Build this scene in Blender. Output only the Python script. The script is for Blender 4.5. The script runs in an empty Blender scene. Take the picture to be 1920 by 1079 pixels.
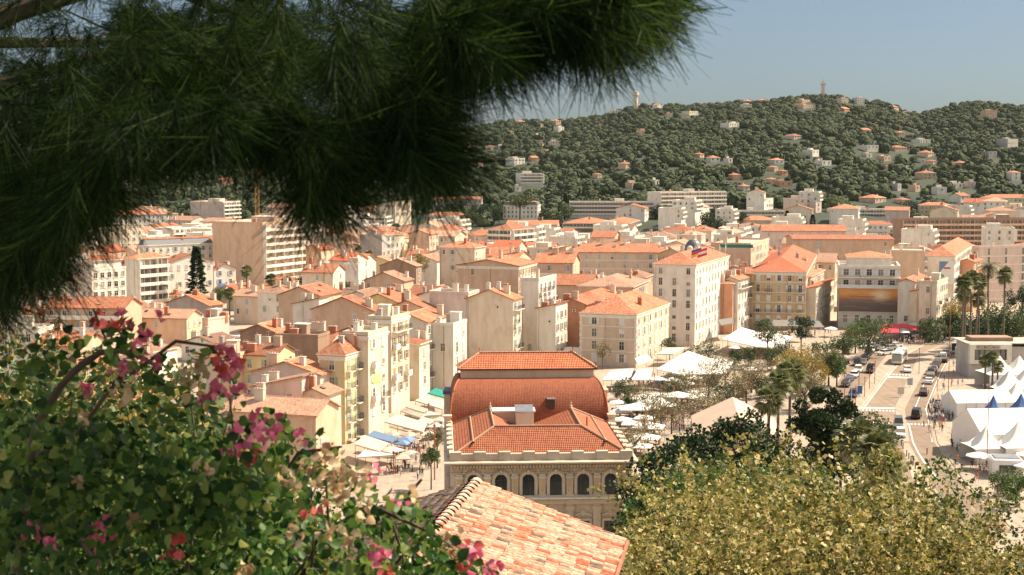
import bpy, bmesh, math, random
import numpy as np
from mathutils import Vector, Matrix
S = bpy.context.scene
random.seed(7); RNG = np.random.default_rng(7)
R = math.radians
# ------------------------------------------------------------ camera, sky, sun, exposure
CAMZ = 50.0; F = 2667.0; CX = 960.0; CY = 539.5
PT = math.atan((CY-310)/F); cP = math.cos(PT); sP = math.sin(PT)
cd = bpy.data.cameras.new('camera'); cam = bpy.data.objects.new('camera', cd); S.collection.objects.link(cam)
cam.location = (0, 0, CAMZ); cam.rotation_euler = (R(90)-PT, 0, 0)
cd.sensor_width = 36; cd.lens = F/1920*36; cd.clip_start = 0.2; cd.clip_end = 20000
cd.dof.use_dof = True; cd.dof.focus_distance = 260; cd.dof.aperture_fstop = 11.0
S.camera = cam
SUN_EL = R(49); SUN_AZ = R(72)      # azimuth measured from the view axis towards the right
w = bpy.data.worlds.new('World'); S.world = w; w.use_nodes = True
nt = w.node_tree; bg = nt.nodes['Background']
sky = nt.nodes.new('ShaderNodeTexSky'); sky.sky_type = 'NISHITA'; sky.sun_disc = False
sky.sun_elevation = SUN_EL; sky.sun_rotation = SUN_AZ; sky.air_density = 1.0; sky.dust_density = 1.2; sky.ozone_density = 1.0; sky.altitude = 50
hs = nt.nodes.new('ShaderNodeHueSaturation'); hs.inputs['Saturation'].default_value = 0.75
# sky dimmed grey ahead over the hill; added warm brightness elsewhere lifts shaded walls
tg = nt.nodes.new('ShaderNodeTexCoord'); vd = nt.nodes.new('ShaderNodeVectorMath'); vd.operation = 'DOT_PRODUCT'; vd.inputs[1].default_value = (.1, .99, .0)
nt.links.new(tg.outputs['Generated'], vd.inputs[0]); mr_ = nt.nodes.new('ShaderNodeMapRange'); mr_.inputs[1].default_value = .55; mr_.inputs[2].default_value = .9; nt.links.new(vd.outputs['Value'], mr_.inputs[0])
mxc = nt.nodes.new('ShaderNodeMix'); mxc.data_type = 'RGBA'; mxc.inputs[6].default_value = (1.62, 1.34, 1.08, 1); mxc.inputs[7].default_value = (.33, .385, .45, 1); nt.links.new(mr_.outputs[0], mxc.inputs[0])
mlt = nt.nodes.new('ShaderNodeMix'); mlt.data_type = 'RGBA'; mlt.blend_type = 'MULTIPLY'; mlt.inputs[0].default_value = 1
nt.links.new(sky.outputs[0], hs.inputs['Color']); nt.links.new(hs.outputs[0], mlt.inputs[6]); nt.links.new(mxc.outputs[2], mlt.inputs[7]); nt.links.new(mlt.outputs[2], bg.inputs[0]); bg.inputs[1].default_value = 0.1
sl = bpy.data.lights.new('sun', 'SUN'); sun = bpy.data.objects.new('sun', sl); S.collection.objects.link(sun)
sl.energy = 4.8; sl.angle = R(0.5); sl.color = (1.0, 0.88, 0.69)
sd = Vector((math.sin(SUN_AZ)*math.cos(SUN_EL), math.cos(SUN_AZ)*math.cos(SUN_EL), math.sin(SUN_EL)))
sun.rotation_euler = sd.to_track_quat('Z', 'Y').to_euler()
S.view_settings.view_transform = 'Standard'; S.view_settings.look = 'None'
S.view_settings.exposure = 1.0; S.view_settings.gamma = 1.0
S.render.engine = 'CYCLES'; S.cycles.max_bounces = 6; S.cycles.transparent_max_bounces = 8

# ------------------------------------------------------------ projection helpers
def ray(px, py):
    a = (px-CX)/F; b = (CY-py)/F
    return Vector((a, cP+b*sP, -sP+b*cP))
def G(px, py, z=0.0):
    d = ray(px, py); t = (z-CAMZ)/d.z
    return Vector((d.x*t, d.y*t, z))
def D(px, py, Y):
    d = ray(px, py); t = Y/d.y
    return Vector((d.x*t, Y, CAMZ+d.z*t))
def proj(x, y, z):
    dep = y*cP-(z-CAMZ)*sP; up = y*sP+(z-CAMZ)*cP
    return CX+F*x/dep, CY-F*up/dep
def xat(px, y, z=0.0):
    return (px-CX)/F*(y*cP-(z-CAMZ)*sP)

# ------------------------------------------------------------ terrain
HY = 2500.0
SKYL = [(-600,300),(-200,290),(300,280),(600,262),(780,250),(850,243),(900,232),(960,222),(1050,222),(1130,213),(1192,192),(1240,192),(1320,193),(1400,184),(1480,179),(1543,173),(1600,181),(1660,190),(1700,207),(1725,207),(1760,199),(1800,187),(1850,188),(1900,195),(2000,205),(2300,230)]
SKX = [a for a, b in SKYL]; SKZ = [D(960, b, HY).z-9 for a, b in SKYL]
SUQ = [(-80,48.4),(2.0,48.3),(2.8,46.6),(8,42.5),(20,37),(38,31),(60,21),(75,14),(100,6),(130,0.8),(150,0),(800,0)]
def terr(x, y):
    if y < 860:
        for i in range(len(SUQ)-1):
            if y <= SUQ[i+1][0]:
                a, b = SUQ[i], SUQ[i+1]; t = max(0, (y-a[0])/(b[0]-a[0])); return a[1]+(b[1]-a[1])*t
        return 0.0
    px = CX+F*x/max(y, 1); zc = float(np.interp(px, SKX, SKZ))
    t = (y-860)/(HY-860)
    if t <= 1:
        n = 7*math.sin(x*.011+y*.004)*math.sin(y*.0083+1)+4*math.sin(x*.027+2)*math.sin(y*.019)
        return zc*t**1.22+n*math.sin(math.pi*t)
    return zc*max(0.0, 1-(t-1)*1.6)

# ------------------------------------------------------------ materials
MATS = {}
def mnew(name):
    m = bpy.data.materials.new(name); m.use_nodes = True
    n = m.node_tree.nodes; return m, n, m.node_tree.links, n['Principled BSDF']
def ramp(n, stops):
    r = n.new('ShaderNodeValToRGB'); e = r.color_ramp.elements
    while len(e) < len(stops): e.new(0.5)
    for i, (p, c) in enumerate(stops): e[i].position = p; e[i].color = (*c, 1) if len(c) == 3 else c
    return r
def wallm(name, col, dirt=.13, rough=.85):
    m, n, l, b = mnew(name)
    tc = n.new('ShaderNodeTexCoord'); mp = n.new('ShaderNodeMapping'); mp.inputs['Scale'].default_value = (.55, .55, .16)
    ns = n.new('ShaderNodeTexNoise'); ns.inputs['Scale'].default_value = 1.0; ns.inputs['Detail'].default_value = 7; ns.inputs['Roughness'].default_value = .65
    oi = n.new('ShaderNodeObjectInfo')
    l.new(tc.outputs['Object'], mp.inputs[0]); l.new(mp.outputs[0], ns.inputs['Vector'])
    d = [c*(1-dirt)*(.98, .93, .86)[i] for i, c in enumerate(col)]
    r = ramp(n, [(.35, d), (.6, col)]); l.new(ns.outputs[0], r.inputs[0])
    vo = n.new('ShaderNodeTexVoronoi'); vo.inputs['Scale'].default_value = .33; vo.inputs['Randomness'].default_value = 1; l.new(tc.outputs['Object'], vo.inputs['Vector']); hs_ = n.new('ShaderNodeSeparateColor'); l.new(vo.outputs['Color'], hs_.inputs[0]); pr = ramp(n, [(.78,(1,1,1)),(.84,(.86,.84,.82)),(1,(.92,.89,.86))]); l.new(hs_.outputs[0], pr.inputs[0])
    pm = n.new('ShaderNodeMix'); pm.data_type = 'RGBA'; pm.blend_type = 'MULTIPLY'; pm.inputs[0].default_value = .6; l.new(r.outputs[0], pm.inputs[6]); l.new(pr.outputs[0], pm.inputs[7])
    hv = n.new('ShaderNodeHueSaturation'); mr = n.new('ShaderNodeMapRange'); mr.inputs[3].default_value = .88; mr.inputs[4].default_value = 1.08
    l.new(oi.outputs['Random'], mr.inputs[0]); l.new(mr.outputs[0], hv.inputs['Value']); l.new(pm.outputs[2], hv.inputs['Color'])
    l.new(hv.outputs[0], b.inputs['Base Color']); b.inputs['Roughness'].default_value = rough
    n2 = n.new('ShaderNodeTexNoise'); n2.inputs['Scale'].default_value = 3.0; n2.inputs['Detail'].default_value = 6
    bp = n.new('ShaderNodeBump'); bp.inputs['Strength'].default_value = .25; bp.inputs['Distance'].default_value = .05
    l.new(tc.outputs['Object'], n2.inputs['Vector']); l.new(n2.outputs[0], bp.inputs['Height']); l.new(bp.outputs[0], b.inputs['Normal'])
    MATS[name] = m; return m
def plain(name, col, rough=.6, metal=0.0, var=.15, sc=2.0, spec=None):
    m, n, l, b = mnew(name)
    tc = n.new('ShaderNodeTexCoord'); ns = n.new('ShaderNodeTexNoise'); ns.inputs['Scale'].default_value = sc; ns.inputs['Detail'].default_value = 5
    r = ramp(n, [(.3, [c*(1-var) for c in col]), (.7, [min(1, c*(1+var*.6)) for c in col])])
    l.new(tc.outputs['Object'], ns.inputs['Vector']); l.new(ns.outputs[0], r.inputs[0]); l.new(r.outputs[0], b.inputs['Base Color'])
    b.inputs['Roughness'].default_value = rough; b.inputs['Metallic'].default_value = metal
    MATS[name] = m; return m
def tilem(name, cols, rows=True, pu=.24, pv=.36, bump=1.0):
    m, n, l, b = mnew(name)
    uv = n.new('ShaderNodeUVMap'); sp = n.new('ShaderNodeSeparateXYZ'); l.new(uv.outputs[0], sp.inputs[0])
    def M(op, a, bb=None):
        x = n.new('ShaderNodeMath'); x.operation = op
        for i, q in enumerate((a, bb)):
            if q is None: continue
            if isinstance(q, (int, float)): x.inputs[i].default_value = q
            else: l.new(q, x.inputs[i])
        return x.outputs[0]
    u = M('DIVIDE', sp.outputs[0], pu); v = M('DIVIDE', sp.outputs[1], pv)
    fu = M('FRACT', u); fv = M('FRACT', v); iu = M('FLOOR', u); iv = M('FLOOR', v)
    cb = n.new('ShaderNodeCombineXYZ'); l.new(iu, cb.inputs[0]); l.new(iv, cb.inputs[1])
    wn = n.new('ShaderNodeTexWhiteNoise'); l.new(cb.outputs[0], wn.inputs['Vector'])
    tc = n.new('ShaderNodeTexCoord'); ns = n.new('ShaderNodeTexNoise'); ns.inputs['Scale'].default_value = .35; ns.inputs['Detail'].default_value = 6; ns.inputs['Roughness'].default_value = .7
    l.new(tc.outputs['Object'], ns.inputs['Vector'])
    k = M('ADD', M('MULTIPLY', wn.outputs[0], .4), M('MULTIPLY', ns.outputs[0], .75))
    r = ramp(n, [(.25+.5*i/max(1, len(cols)-1), c) for i, c in enumerate(cols)]); l.new(k, r.inputs[0])
    oi = n.new('ShaderNodeObjectInfo'); hv = n.new('ShaderNodeHueSaturation'); mr = n.new('ShaderNodeMapRange'); mr.inputs[3].default_value = .62; mr.inputs[4].default_value = 1.12
    l.new(oi.outputs['Random'], mr.inputs[0]); l.new(mr.outputs[0], hv.inputs['Value']); l.new(r.outputs[0], hv.inputs['Color'])
    l.new(hv.outputs[0], b.inputs['Base Color']); b.inputs['Roughness'].default_value = .8
    hgt = M('MULTIPLY', M('SINE', M('MULTIPLY', fu, math.pi)), .06)
    hgt = M('ADD', hgt, M('MULTIPLY', M('SUBTRACT', 1.0, fv), .05 if rows else 0.0))
    bp = n.new('ShaderNodeBump'); bp.inputs['Strength'].default_value = bump; bp.inputs['Distance'].default_value = 1.0
    l.new(hgt, bp.inputs['Height']); l.new(bp.outputs[0], b.inputs['Normal'])
    MATS[name] = m; return m
def leafm(name, cols, trans=.35, rough=.55, ns_=2.2, spec=.5):
    m, n, l, b = mnew(name)
    ge = n.new('ShaderNodeNewGeometry'); oi = n.new('ShaderNodeObjectInfo'); tc = n.new('ShaderNodeTexCoord')
    ns = n.new('ShaderNodeTexNoise'); ns.inputs['Scale'].default_value = ns_; l.new(tc.outputs['Object'], ns.inputs['Vector'])
    a = n.new('ShaderNodeMath'); a.operation = 'MULTIPLY_ADD'; a.inputs[1].default_value = .65 if ns_ > .1 else .35
    l.new(ge.outputs['Random Per Island'], a.inputs[0])
    q = n.new('ShaderNodeMath'); q.operation = 'MULTIPLY'; q.inputs[1].default_value = .35 if ns_ > .1 else .8; l.new(ns.outputs[0], q.inputs[0]); l.new(q.outputs[0], a.inputs[2])
    r = ramp(n, [(i/max(1, len(cols)-1)*.8+.1, c) for i, c in enumerate(cols)]); l.new(a.outputs[0], r.inputs[0])
    hv = n.new('ShaderNodeHueSaturation'); mr = n.new('ShaderNodeMapRange'); mr.inputs[3].default_value = .8; mr.inputs[4].default_value = 1.2
    l.new(oi.outputs['Random'], mr.inputs[0]); l.new(mr.outputs[0], hv.inputs['Value']); l.new(r.outputs[0], hv.inputs['Color'])
    l.new(hv.outputs[0], b.inputs['Base Color']); b.inputs['Roughness'].default_value = rough; b.inputs['Specular IOR Level'].default_value = spec
    if trans > 0:
        t = n.new('ShaderNodeBsdfTranslucent'); l.new(hv.outputs[0], t.inputs[0])
        mx = n.new('ShaderNodeMixShader'); mx.inputs[0].default_value = trans
        l.new(b.outputs[0], mx.inputs[1]); l.new(t.outputs[0], mx.inputs[2]); l.new(mx.outputs[0], n['Material Output'].inputs[0])
    MATS[name] = m; return m
W_ = dict(white=(.72,.67,.58), cream=(.69,.59,.45), tan=(.62,.44,.31), beige=(.62,.49,.37), peach=(.62,.42,.29), salmon=(.60,.30,.18), yellow=(.66,.54,.30), grey=(.42,.39,.36), pink=(.64,.51,.44), brown=(.30,.20,.14), stone=(.58,.48,.36), ochre=(.52,.38,.22), dark=(.10,.09,.08))
for k, c in W_.items(): wallm('wall_'+k, c)
tilem('tile_orange', [(.22,.065,.03),(.38,.105,.042),(.46,.15,.065),(.50,.24,.13)])
def glassm():
    m, n, l, b = mnew('glass'); oi = n.new('ShaderNodeObjectInfo'); r = ramp(n, [(0,(.02,.022,.022)),(.45,(.05,.048,.045)),(.7,(.14,.125,.10)),(1,(.34,.30,.24))]); l.new(oi.outputs['Random'], r.inputs[0]); l.new(r.outputs[0], b.inputs['Base Color']); b.inputs['Roughness'].default_value = .15; MATS['glass'] = m
glassm()
tilem('tile_pale', [(.30,.14,.08),(.44,.23,.14),(.52,.32,.21)])
tilem('tile_red', [(.28,.06,.025),(.42,.10,.04),(.50,.15,.06)])
tilem('tile_brown', [(.16,.08,.05),(.30,.15,.09),(.36,.2,.13)])
plain('slate', (.10,.11,.12), .5); plain('glazing', (.17,.13,.10), .35, var=.5, sc=.8); plain('frame', (.7,.66,.58), .5); plain('trim', (.72,.66,.55), .7)
plain('shut_white', (.62,.6,.56), .6); plain('shut_grey', (.36,.38,.38), .6); plain('shut_brown', (.30,.2,.13), .6); plain('shut_green', (.30,.36,.26), .6); plain('shut_blue', (.10,.16,.30), .6)
plain('rail', (.07,.065,.06), .5, .3); plain('railw', (.65,.63,.58), .5); plain('concrete', (.5,.45,.38), .85, var=.25, sc=.6); plain('flat_roof', (.42,.36,.29), .9, var=.3, sc=.4)
plain('metal', (.45,.45,.45), .35, .8); plain('dark_metal', (.06,.05,.045), .45, .4); plain('rust', (.33,.10,.045), .7, var=.3); plain('canvas_white', (.70,.67,.61), .7, var=.06, sc=.5)
plain('canvas_cream', (.56,.48,.38), .75, var=.1); plain('canvas_tan', (.52,.38,.28), .8, var=.08, sc=.3); plain('canvas_red', (.62,.03,.045), .6, var=.15); plain('canvas_green', (.01,.26,.21), .6); plain('canvas_blue', (.14,.22,.36), .6); plain('canvas_navy', (.04,.11,.28), .6); plain('canvas_grey', (.16,.15,.13), .7)
plain('canvas_teal', (.03,.30,.28), .6); plain('canvas_yellow', (.7,.55,.12), .6)
plain('wood', (.26,.12,.06), .7, var=.35, sc=1.5); plain('bark', (.12,.085,.06), .9, var=.4, sc=4); plain('palm_bark', (.13,.10,.07), .9, var=.3, sc=3)
plain('skin', (.45,.27,.19), .6); plain('hair', (.04,.03,.022), .7); plain('tyre', (.02,.02,.02), .8); plain('lamp_glass', (.6,.6,.58), .2)
plain('terracotta_pot', (.45,.16,.08), .8)
for k, c in dict(white=(.75,.74,.70), black=(.02,.02,.022), grey=(.16,.17,.18), silver=(.42,.43,.44), red=(.4,.03,.02), blue=(.03,.07,.16)).items(): plain('paint_'+k, c, .25, 0 if k == 'white' else .3, var=.05)
for k, c in dict(white=(.7,.68,.64), black=(.03,.03,.035), navy=(.05,.07,.13), red=(.45,.05,.04), grey=(.25,.25,.25), pink=(.55,.28,.25), blue=(.18,.26,.4), tan=(.42,.32,.22), orange=(.6,.18,.05)).items(): plain('cloth_'+k, c, .85)
leafm('leaf_plane', [(.03,.045,.012),(.11,.125,.028),(.25,.23,.05),(.40,.34,.10),(.50,.39,.16),(.34,.19,.06)], .35)
leafm('leaf_dark', [(.010,.022,.008),(.022,.045,.013),(.045,.075,.02)], .15, .55, spec=.25)
leafm('leaf_mid', [(.025,.045,.012),(.06,.09,.022),(.10,.13,.035)], .25)
leafm('leaf_bright', [(.03,.07,.012),(.07,.13,.02),(.13,.20,.04)], .3)
leafm('leaf_yellow', [(.12,.10,.02),(.26,.19,.035),(.36,.26,.06)], .3)
leafm('leaf_olive', [(.10,.09,.045),(.20,.17,.08),(.30,.24,.12)], .25)
leafm('leaf_palm', [(.04,.06,.02),(.10,.12,.035),(.20,.20,.08),(.32,.30,.15)], .25, .4)
leafm('forest', [(.008,.017,.006),(.016,.031,.009),(.030,.050,.013),(.055,.074,.019),(.10,.085,.03)], 0, .9, ns_=.045)
leafm('needle', [(.004,.010,.003),(.009,.022,.005),(.024,.052,.010),(.10,.14,.025)], .5, .6, spec=.15)
leafm('leaf_plane_green', [(.02,.04,.010),(.05,.085,.018),(.11,.15,.03),(.22,.23,.05),(.34,.29,.10)], .35)
leafm('boug_leaf', [(.007,.022,.005),(.022,.062,.012),(.05,.115,.022),(.12,.19,.035),(.28,.28,.07)], .4, .5, spec=.3)
leafm('boug_pink', [(.55,.06,.15),(.65,.12,.22),(.70,.22,.30)], .35, .5)
leafm('boug_red', [(.45,.05,.05),(.55,.10,.08)], .35, .5)
leafm('boug_dry', [(.35,.20,.09),(.5,.34,.18),(.62,.48,.32)], .3, .8)

# ------------------------------------------------------------ mesh builder
class MB:
    def __init__(s): s.v = []; s.f = []; s.m = []; s.mats = []
    def mi(s, m):
        if m not in s.mats: s.mats.append(m)
        return s.mats.index(m)
    def face(s, pts, m):
        b = len(s.v); s.v += [tuple(p) for p in pts]; s.f.append(tuple(range(b, b+len(pts)))); s.m.append(s.mi(m))
    def box(s, x0, x1, y0, y1, z0, z1, m, bottom=True, top=None):
        b = len(s.v); s.v += [(x0,y0,z0),(x1,y0,z0),(x1,y1,z0),(x0,y1,z0),(x0,y0,z1),(x1,y0,z1),(x1,y1,z1),(x0,y1,z1)]
        k = s.mi(m)
        for f in ((0,1,5,4),(1,2,6,5),(2,3,7,6),(3,0,4,7)): s.f.append(tuple(b+i for i in f)); s.m.append(k)
        s.f.append((b+4,b+5,b+6,b+7)); s.m.append(s.mi(top) if top else k)
        if bottom: s.f.append((b+3,b+2,b+1,b)); s.m.append(k)
    def obox(s, c, ax, ay, az, m):     # oriented box: centre and three half-axis vectors
        c = Vector(c); ax = Vector(ax); ay = Vector(ay); az = Vector(az); b = len(s.v)
        for sx, sy, sz in ((-1,-1,-1),(1,-1,-1),(1,1,-1),(-1,1,-1),(-1,-1,1),(1,-1,1),(1,1,1),(-1,1,1)): s.v.append(tuple(c+ax*sx+ay*sy+az*sz))
        k = s.mi(m)
        for f in ((0,1,5,4),(1,2,6,5),(2,3,7,6),(3,0,4,7),(4,5,6,7),(3,2,1,0)): s.f.append(tuple(b+i for i in f)); s.m.append(k)
    def prism(s, prof, fn, a, bb, m, caps=True):   # profile [(p,q)] extruded from a to bb; fn(p,q,t)->xyz
        n = len(prof); b = len(s.v); s.v += [fn(p, q, a) for p, q in prof]+[fn(p, q, bb) for p, q in prof]; k = s.mi(m)
        for i in range(n): j = (i+1) % n; s.f.append((b+i, b+j, b+n+j, b+n+i)); s.m.append(k)
        if caps: s.f.append(tuple(b+i for i in range(n-1, -1, -1))); s.m.append(k); s.f.append(tuple(b+n+i for i in range(n))); s.m.append(k)
    def tube(s, pts, rads, m, n=6, cap=True):
        b0 = len(s.v); k = s.mi(m); P = [Vector(p) for p in pts]
        for i, p in enumerate(P):
            d = (P[min(i+1, len(P)-1)]-P[max(i-1, 0)]).normalized(); u = d.orthogonal().normalized() if abs(d.z) < .99 else Vector((1,0,0)); w2 = d.cross(u).normalized(); u = w2.cross(d)
            for j in range(n): a = 2*math.pi*j/n; s.v.append(tuple(p+(u*math.cos(a)+w2*math.sin(a))*rads[i]))
        for i in range(len(P)-1):
            for j in range(n): q = (j+1) % n; s.f.append((b0+i*n+j, b0+i*n+q, b0+(i+1)*n+q, b0+(i+1)*n+j)); s.m.append(k)
        if cap: s.f.append(tuple(b0+(len(P)-1)*n+j for j in range(n))); s.m.append(k)
    def lathe(s, prof, m, n=12, c=(0,0,0)):
        b = len(s.v); k = s.mi(m)
        for r_, z in prof:
            for j in range(n): a = 2*math.pi*j/n; s.v.append((c[0]+r_*math.cos(a), c[1]+r_*math.sin(a), c[2]+z))
        for i in range(len(prof)-1):
            for j in range(n): q = (j+1) % n; s.f.append((b+i*n+j, b+i*n+q, b+(i+1)*n+q, b+(i+1)*n+j)); s.m.append(k)
    def mesh(s, name, uv=False, smooth=False):
        me = bpy.data.meshes.new(name); me.from_pydata(s.v, [], s.f)
        for m in s.mats: me.materials.append(MATS[m])
        me.polygons.foreach_set('material_index', s.m)
        if smooth: me.polygons.foreach_set('use_smooth', [True]*len(s.f))
        if uv:
            L = me.uv_layers.new(name='UVMap').data
            for p in me.polygons:
                n = p.normal
                if abs(n.z) > .995: u = Vector((1,0,0)); v = Vector((0,1,0))
                else: u = Vector((-n.y, n.x, 0)).normalized(); v = n.cross(u)
                for li in p.loop_indices:
                    co = me.vertices[me.loops[li].vertex_index].co; L[li].uv = (co.dot(u), co.dot(v))
        me.update(); return me
    def build(s, name, parent=None, uv=False, smooth=False):
        return link(name, s.mesh(name, uv, smooth), parent)
def link(name, me, parent=None, loc=None):
    o = bpy.data.objects.new(name, me); S.collection.objects.link(o)
    if parent: o.parent = parent
    if loc is not None: o.location = loc
    return o
ALL = []
def tag(o, label, cat, group=None, auto=False, at=None):
    o['label'] = label; o['category'] = cat
    if group: o['group'] = group
    ALL.append([o, auto, at]); return o
def thing(name, loc, rz, label, cat, group=None, auto=False, sc=None):
    o = bpy.data.objects.new(name, None); S.collection.objects.link(o); o.location = loc; o.rotation_euler = (0, 0, rz); o.empty_display_size = .5
    if sc: o.scale = (sc,)*3 if isinstance(sc, (int, float)) else sc
    return tag(o, label, cat, group, auto)
def kids(o): return [c for c in o.children]
def dup(root, loc, rz=0, label=None, auto=True, sc=None, matmap=None):
    def cp(o, par):
        c = o.copy(); S.collection.objects.link(c)
        if par: c.parent = par
        for ch in kids(o): cp(ch, c)
        return c
    r = cp(root, None); r.location = loc; r.rotation_euler = (0, 0, rz)
    if sc: r.scale = (sc,)*3 if isinstance(sc, (int, float)) else sc
    if label: r['label'] = label
    ALL.append([r, auto, None]); return r
def npmesh(name, V, Fq, mats, midx=None, smooth=False):   # uniform polygon arrays
    me = bpy.data.meshes.new(name); nv = len(V); nf, k = Fq.shape
    me.vertices.add(nv); me.vertices.foreach_set('co', np.ascontiguousarray(V, dtype=np.float32).ravel())
    me.loops.add(nf*k); me.loops.foreach_set('vertex_index', np.ascontiguousarray(Fq, dtype=np.int32).ravel())
    me.polygons.add(nf); me.polygons.foreach_set('loop_start', np.arange(0, nf*k, k, dtype=np.int32))
    try: me.polygons.foreach_set('loop_total', np.full(nf, k, dtype=np.int32))
    except Exception: pass
    for m in mats: me.materials.append(MATS[m])
    if midx is not None: me.polygons.foreach_set('material_index', np.asarray(midx, dtype=np.int32))
    if smooth: me.polygons.foreach_set('use_smooth', np.ones(nf, dtype=bool))
    me.update(calc_edges=True); me.validate(); return me
def rotm(n, mode='rand', dirs=None, rng=RNG):
    if dirs is None: d = rng.normal(size=(n, 3)); d /= np.linalg.norm(d, axis=1)[:, None]
    else: d = dirs/np.linalg.norm(dirs, axis=1)[:, None]
    t = rng.normal(size=(n, 3)); u = np.cross(d, t); u /= np.linalg.norm(u, axis=1)[:, None]; v = np.cross(d, u)
    return np.stack([u, d, v], axis=2)     # columns: template x, y (along d), z
def stamp(name, tv, tf, pos, M, sc, mats, midx=None, smooth=False):
    n = len(pos); k = len(tv)
    V = np.einsum('nij,kj->nki', M, tv)*np.asarray(sc).reshape(n, 1, -1)+pos[:, None, :]
    Fq = (tf[None]+(np.arange(n)*k)[:, None, None]).reshape(-1, tf.shape[1])
    mi = None if midx is None else np.repeat(midx, len(tf))
    return npmesh(name, V.reshape(-1, 3), Fq, mats, mi, smooth)
LEAF1 = (np.array([(0,0,0),(.5,.45,.12),(0,1,0),(-.5,.45,.12)]), np.array([(0,1,2,3)]))
LEAF2 = (np.array([(0,0,0),(.42,.3,.14),(.3,.75,.1),(0,1.05,-.1),(-.3,.75,.1),(-.42,.3,.14),(0,.35,0),(0,.75,-.02)]), np.array([(0,1,2,7),(2,3,4,7),(0,7,4,5)]))
LEAF3 = (np.array([(0,0,0),(.5,.15,.1),(.28,.5,.03),(.45,.85,.1),(0,1.1,0),(-.45,.85,.1),(-.28,.5,.03),(-.5,.15,.1)]), np.array([(0,1,2,6),(0,2,6,7),(2,3,4,6),(2,4,5,6)]))
ICO = None
def ico(sub):
    bm = bmesh.new(); bmesh.ops.create_icosphere(bm, subdivisions=sub, radius=1); V = np.array([v.co[:] for v in bm.verts]); Fc = np.array([[v.index for v in f.verts] for f in bm.faces]); bm.free(); return V, Fc
# ------------------------------------------------------------ ground, hill
def make_ground():
    xs = np.concatenate([np.linspace(-1700,-320,30), np.linspace(-300,300,81), np.linspace(320,1900,34)])
    ys = np.concatenate([np.linspace(-60,0,5), [1,2,2.8,4,6,8,12,16,20,25,30,38,45,52,60,68,75,85,100,115,130,150], np.linspace(170,860,40), np.linspace(880,3300,90)])
    V = np.array([(x, y, terr(x, y)) for y in ys for x in xs]); nx = len(xs); ny = len(ys)
    i = np.arange(nx-1)[None, :]+np.arange(ny-1)[:, None]*nx; i = i.ravel()
    me = npmesh('ground', V, np.stack([i, i+1, i+nx+1, i+nx], 1), [], smooth=True)
    m, n, l, b = mnew('ground_mat'); ge = n.new('ShaderNodeNewGeometry'); sp = n.new('ShaderNodeSeparateXYZ'); l.new(ge.outputs['Position'], sp.inputs[0])
    n1 = n.new('ShaderNodeTexNoise'); n1.inputs['Scale'].default_value = .12; n1.inputs['Detail'].default_value = 8; l.new(ge.outputs['Position'], n1.inputs['Vector'])
    n2 = n.new('ShaderNodeTexNoise'); n2.inputs['Scale'].default_value = .01; n2.inputs['Detail'].default_value = 8; l.new(ge.outputs['Position'], n2.inputs['Vector'])
    pave = ramp(n, [(.35, (.30,.23,.165)), (.65, (.40,.32,.24))]); l.new(n1.outputs[0], pave.inputs[0])
    hill = ramp(n, [(.35, (.014,.024,.009)), (.65, (.028,.040,.014)), (.8, (.08,.07,.035))]); l.new(n2.outputs[0], hill.inputs[0])
    mr = n.new('ShaderNodeMapRange'); mr.inputs[1].default_value = 900; mr.inputs[2].default_value = 1000; l.new(sp.outputs[1], mr.inputs[0])
    mr2 = n.new('ShaderNodeMapRange'); mr2.inputs[1].default_value = 2; mr2.inputs[2].default_value = 6; l.new(sp.outputs[2], mr2.inputs[0])
    mxm = n.new('ShaderNodeMath'); mxm.operation = 'MAXIMUM'; l.new(mr.outputs[0], mxm.inputs[0]); l.new(mr2.outputs[0], mxm.inputs[1])
    mx = n.new('ShaderNodeMix'); mx.data_type = 'RGBA'; l.new(mxm.outputs[0], mx.inputs[0]); l.new(pave.outputs[0], mx.inputs[6]); l.new(hill.outputs[0], mx.inputs[7])
    l.new(mx.outputs[2], b.inputs['Base Color']); b.inputs['Roughness'].default_value = .9
    me.materials.append(m); o = link('ground', me); o['kind'] = 'structure'
make_ground()
# ------------------------------------------------------------ building kit
_C = {}
def win_mesh(wd, ht, sh, st):
    key = ('w', round(wd, 1), round(ht, 1), sh, st)
    if key in _C: return _C[key]
    wd, ht = key[1], key[2]; m = MB(); a = wd/2; t = .1
    m.box(-a, a, -.03, .04, 0, ht, 'glass')
    for x0, x1, z0, z1 in ((-a-t,-a,-.02,ht+t),(a,a+t,-.02,ht+t),(-a,a,ht,ht+t)): m.box(x0, x1, -.1, .04, z0, z1, 'frame')
    m.box(-a-.18, a+.18, -.2, .04, -.16, -.025, 'trim')
    m.box(-.03, .03, -.06, -.035, 0, ht, 'frame'); m.box(-a, a, -.055, -.034, ht*.62, ht*.62+.05, 'frame')
    w = _C[key] = m.mesh('window'); s = None
    if sh:
        m = MB()
        if st == 'open':
            for sg in (-1, 1): m.box(min(sg*(a+.12), sg*(a+.12+a)), max(sg*(a+.12), sg*(a+.12+a)), -.13, -.012, 0, ht, sh)
        elif st == 'shut': m.box(-a, a, -.11, -.065, .02, ht-.02, sh)
        elif st == 'half': m.box(-a, a, -.11, -.065, ht*.45, ht-.02, sh)
        s = m.mesh('shutter')
    _C[key] = (w, s); return _C[key]
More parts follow.
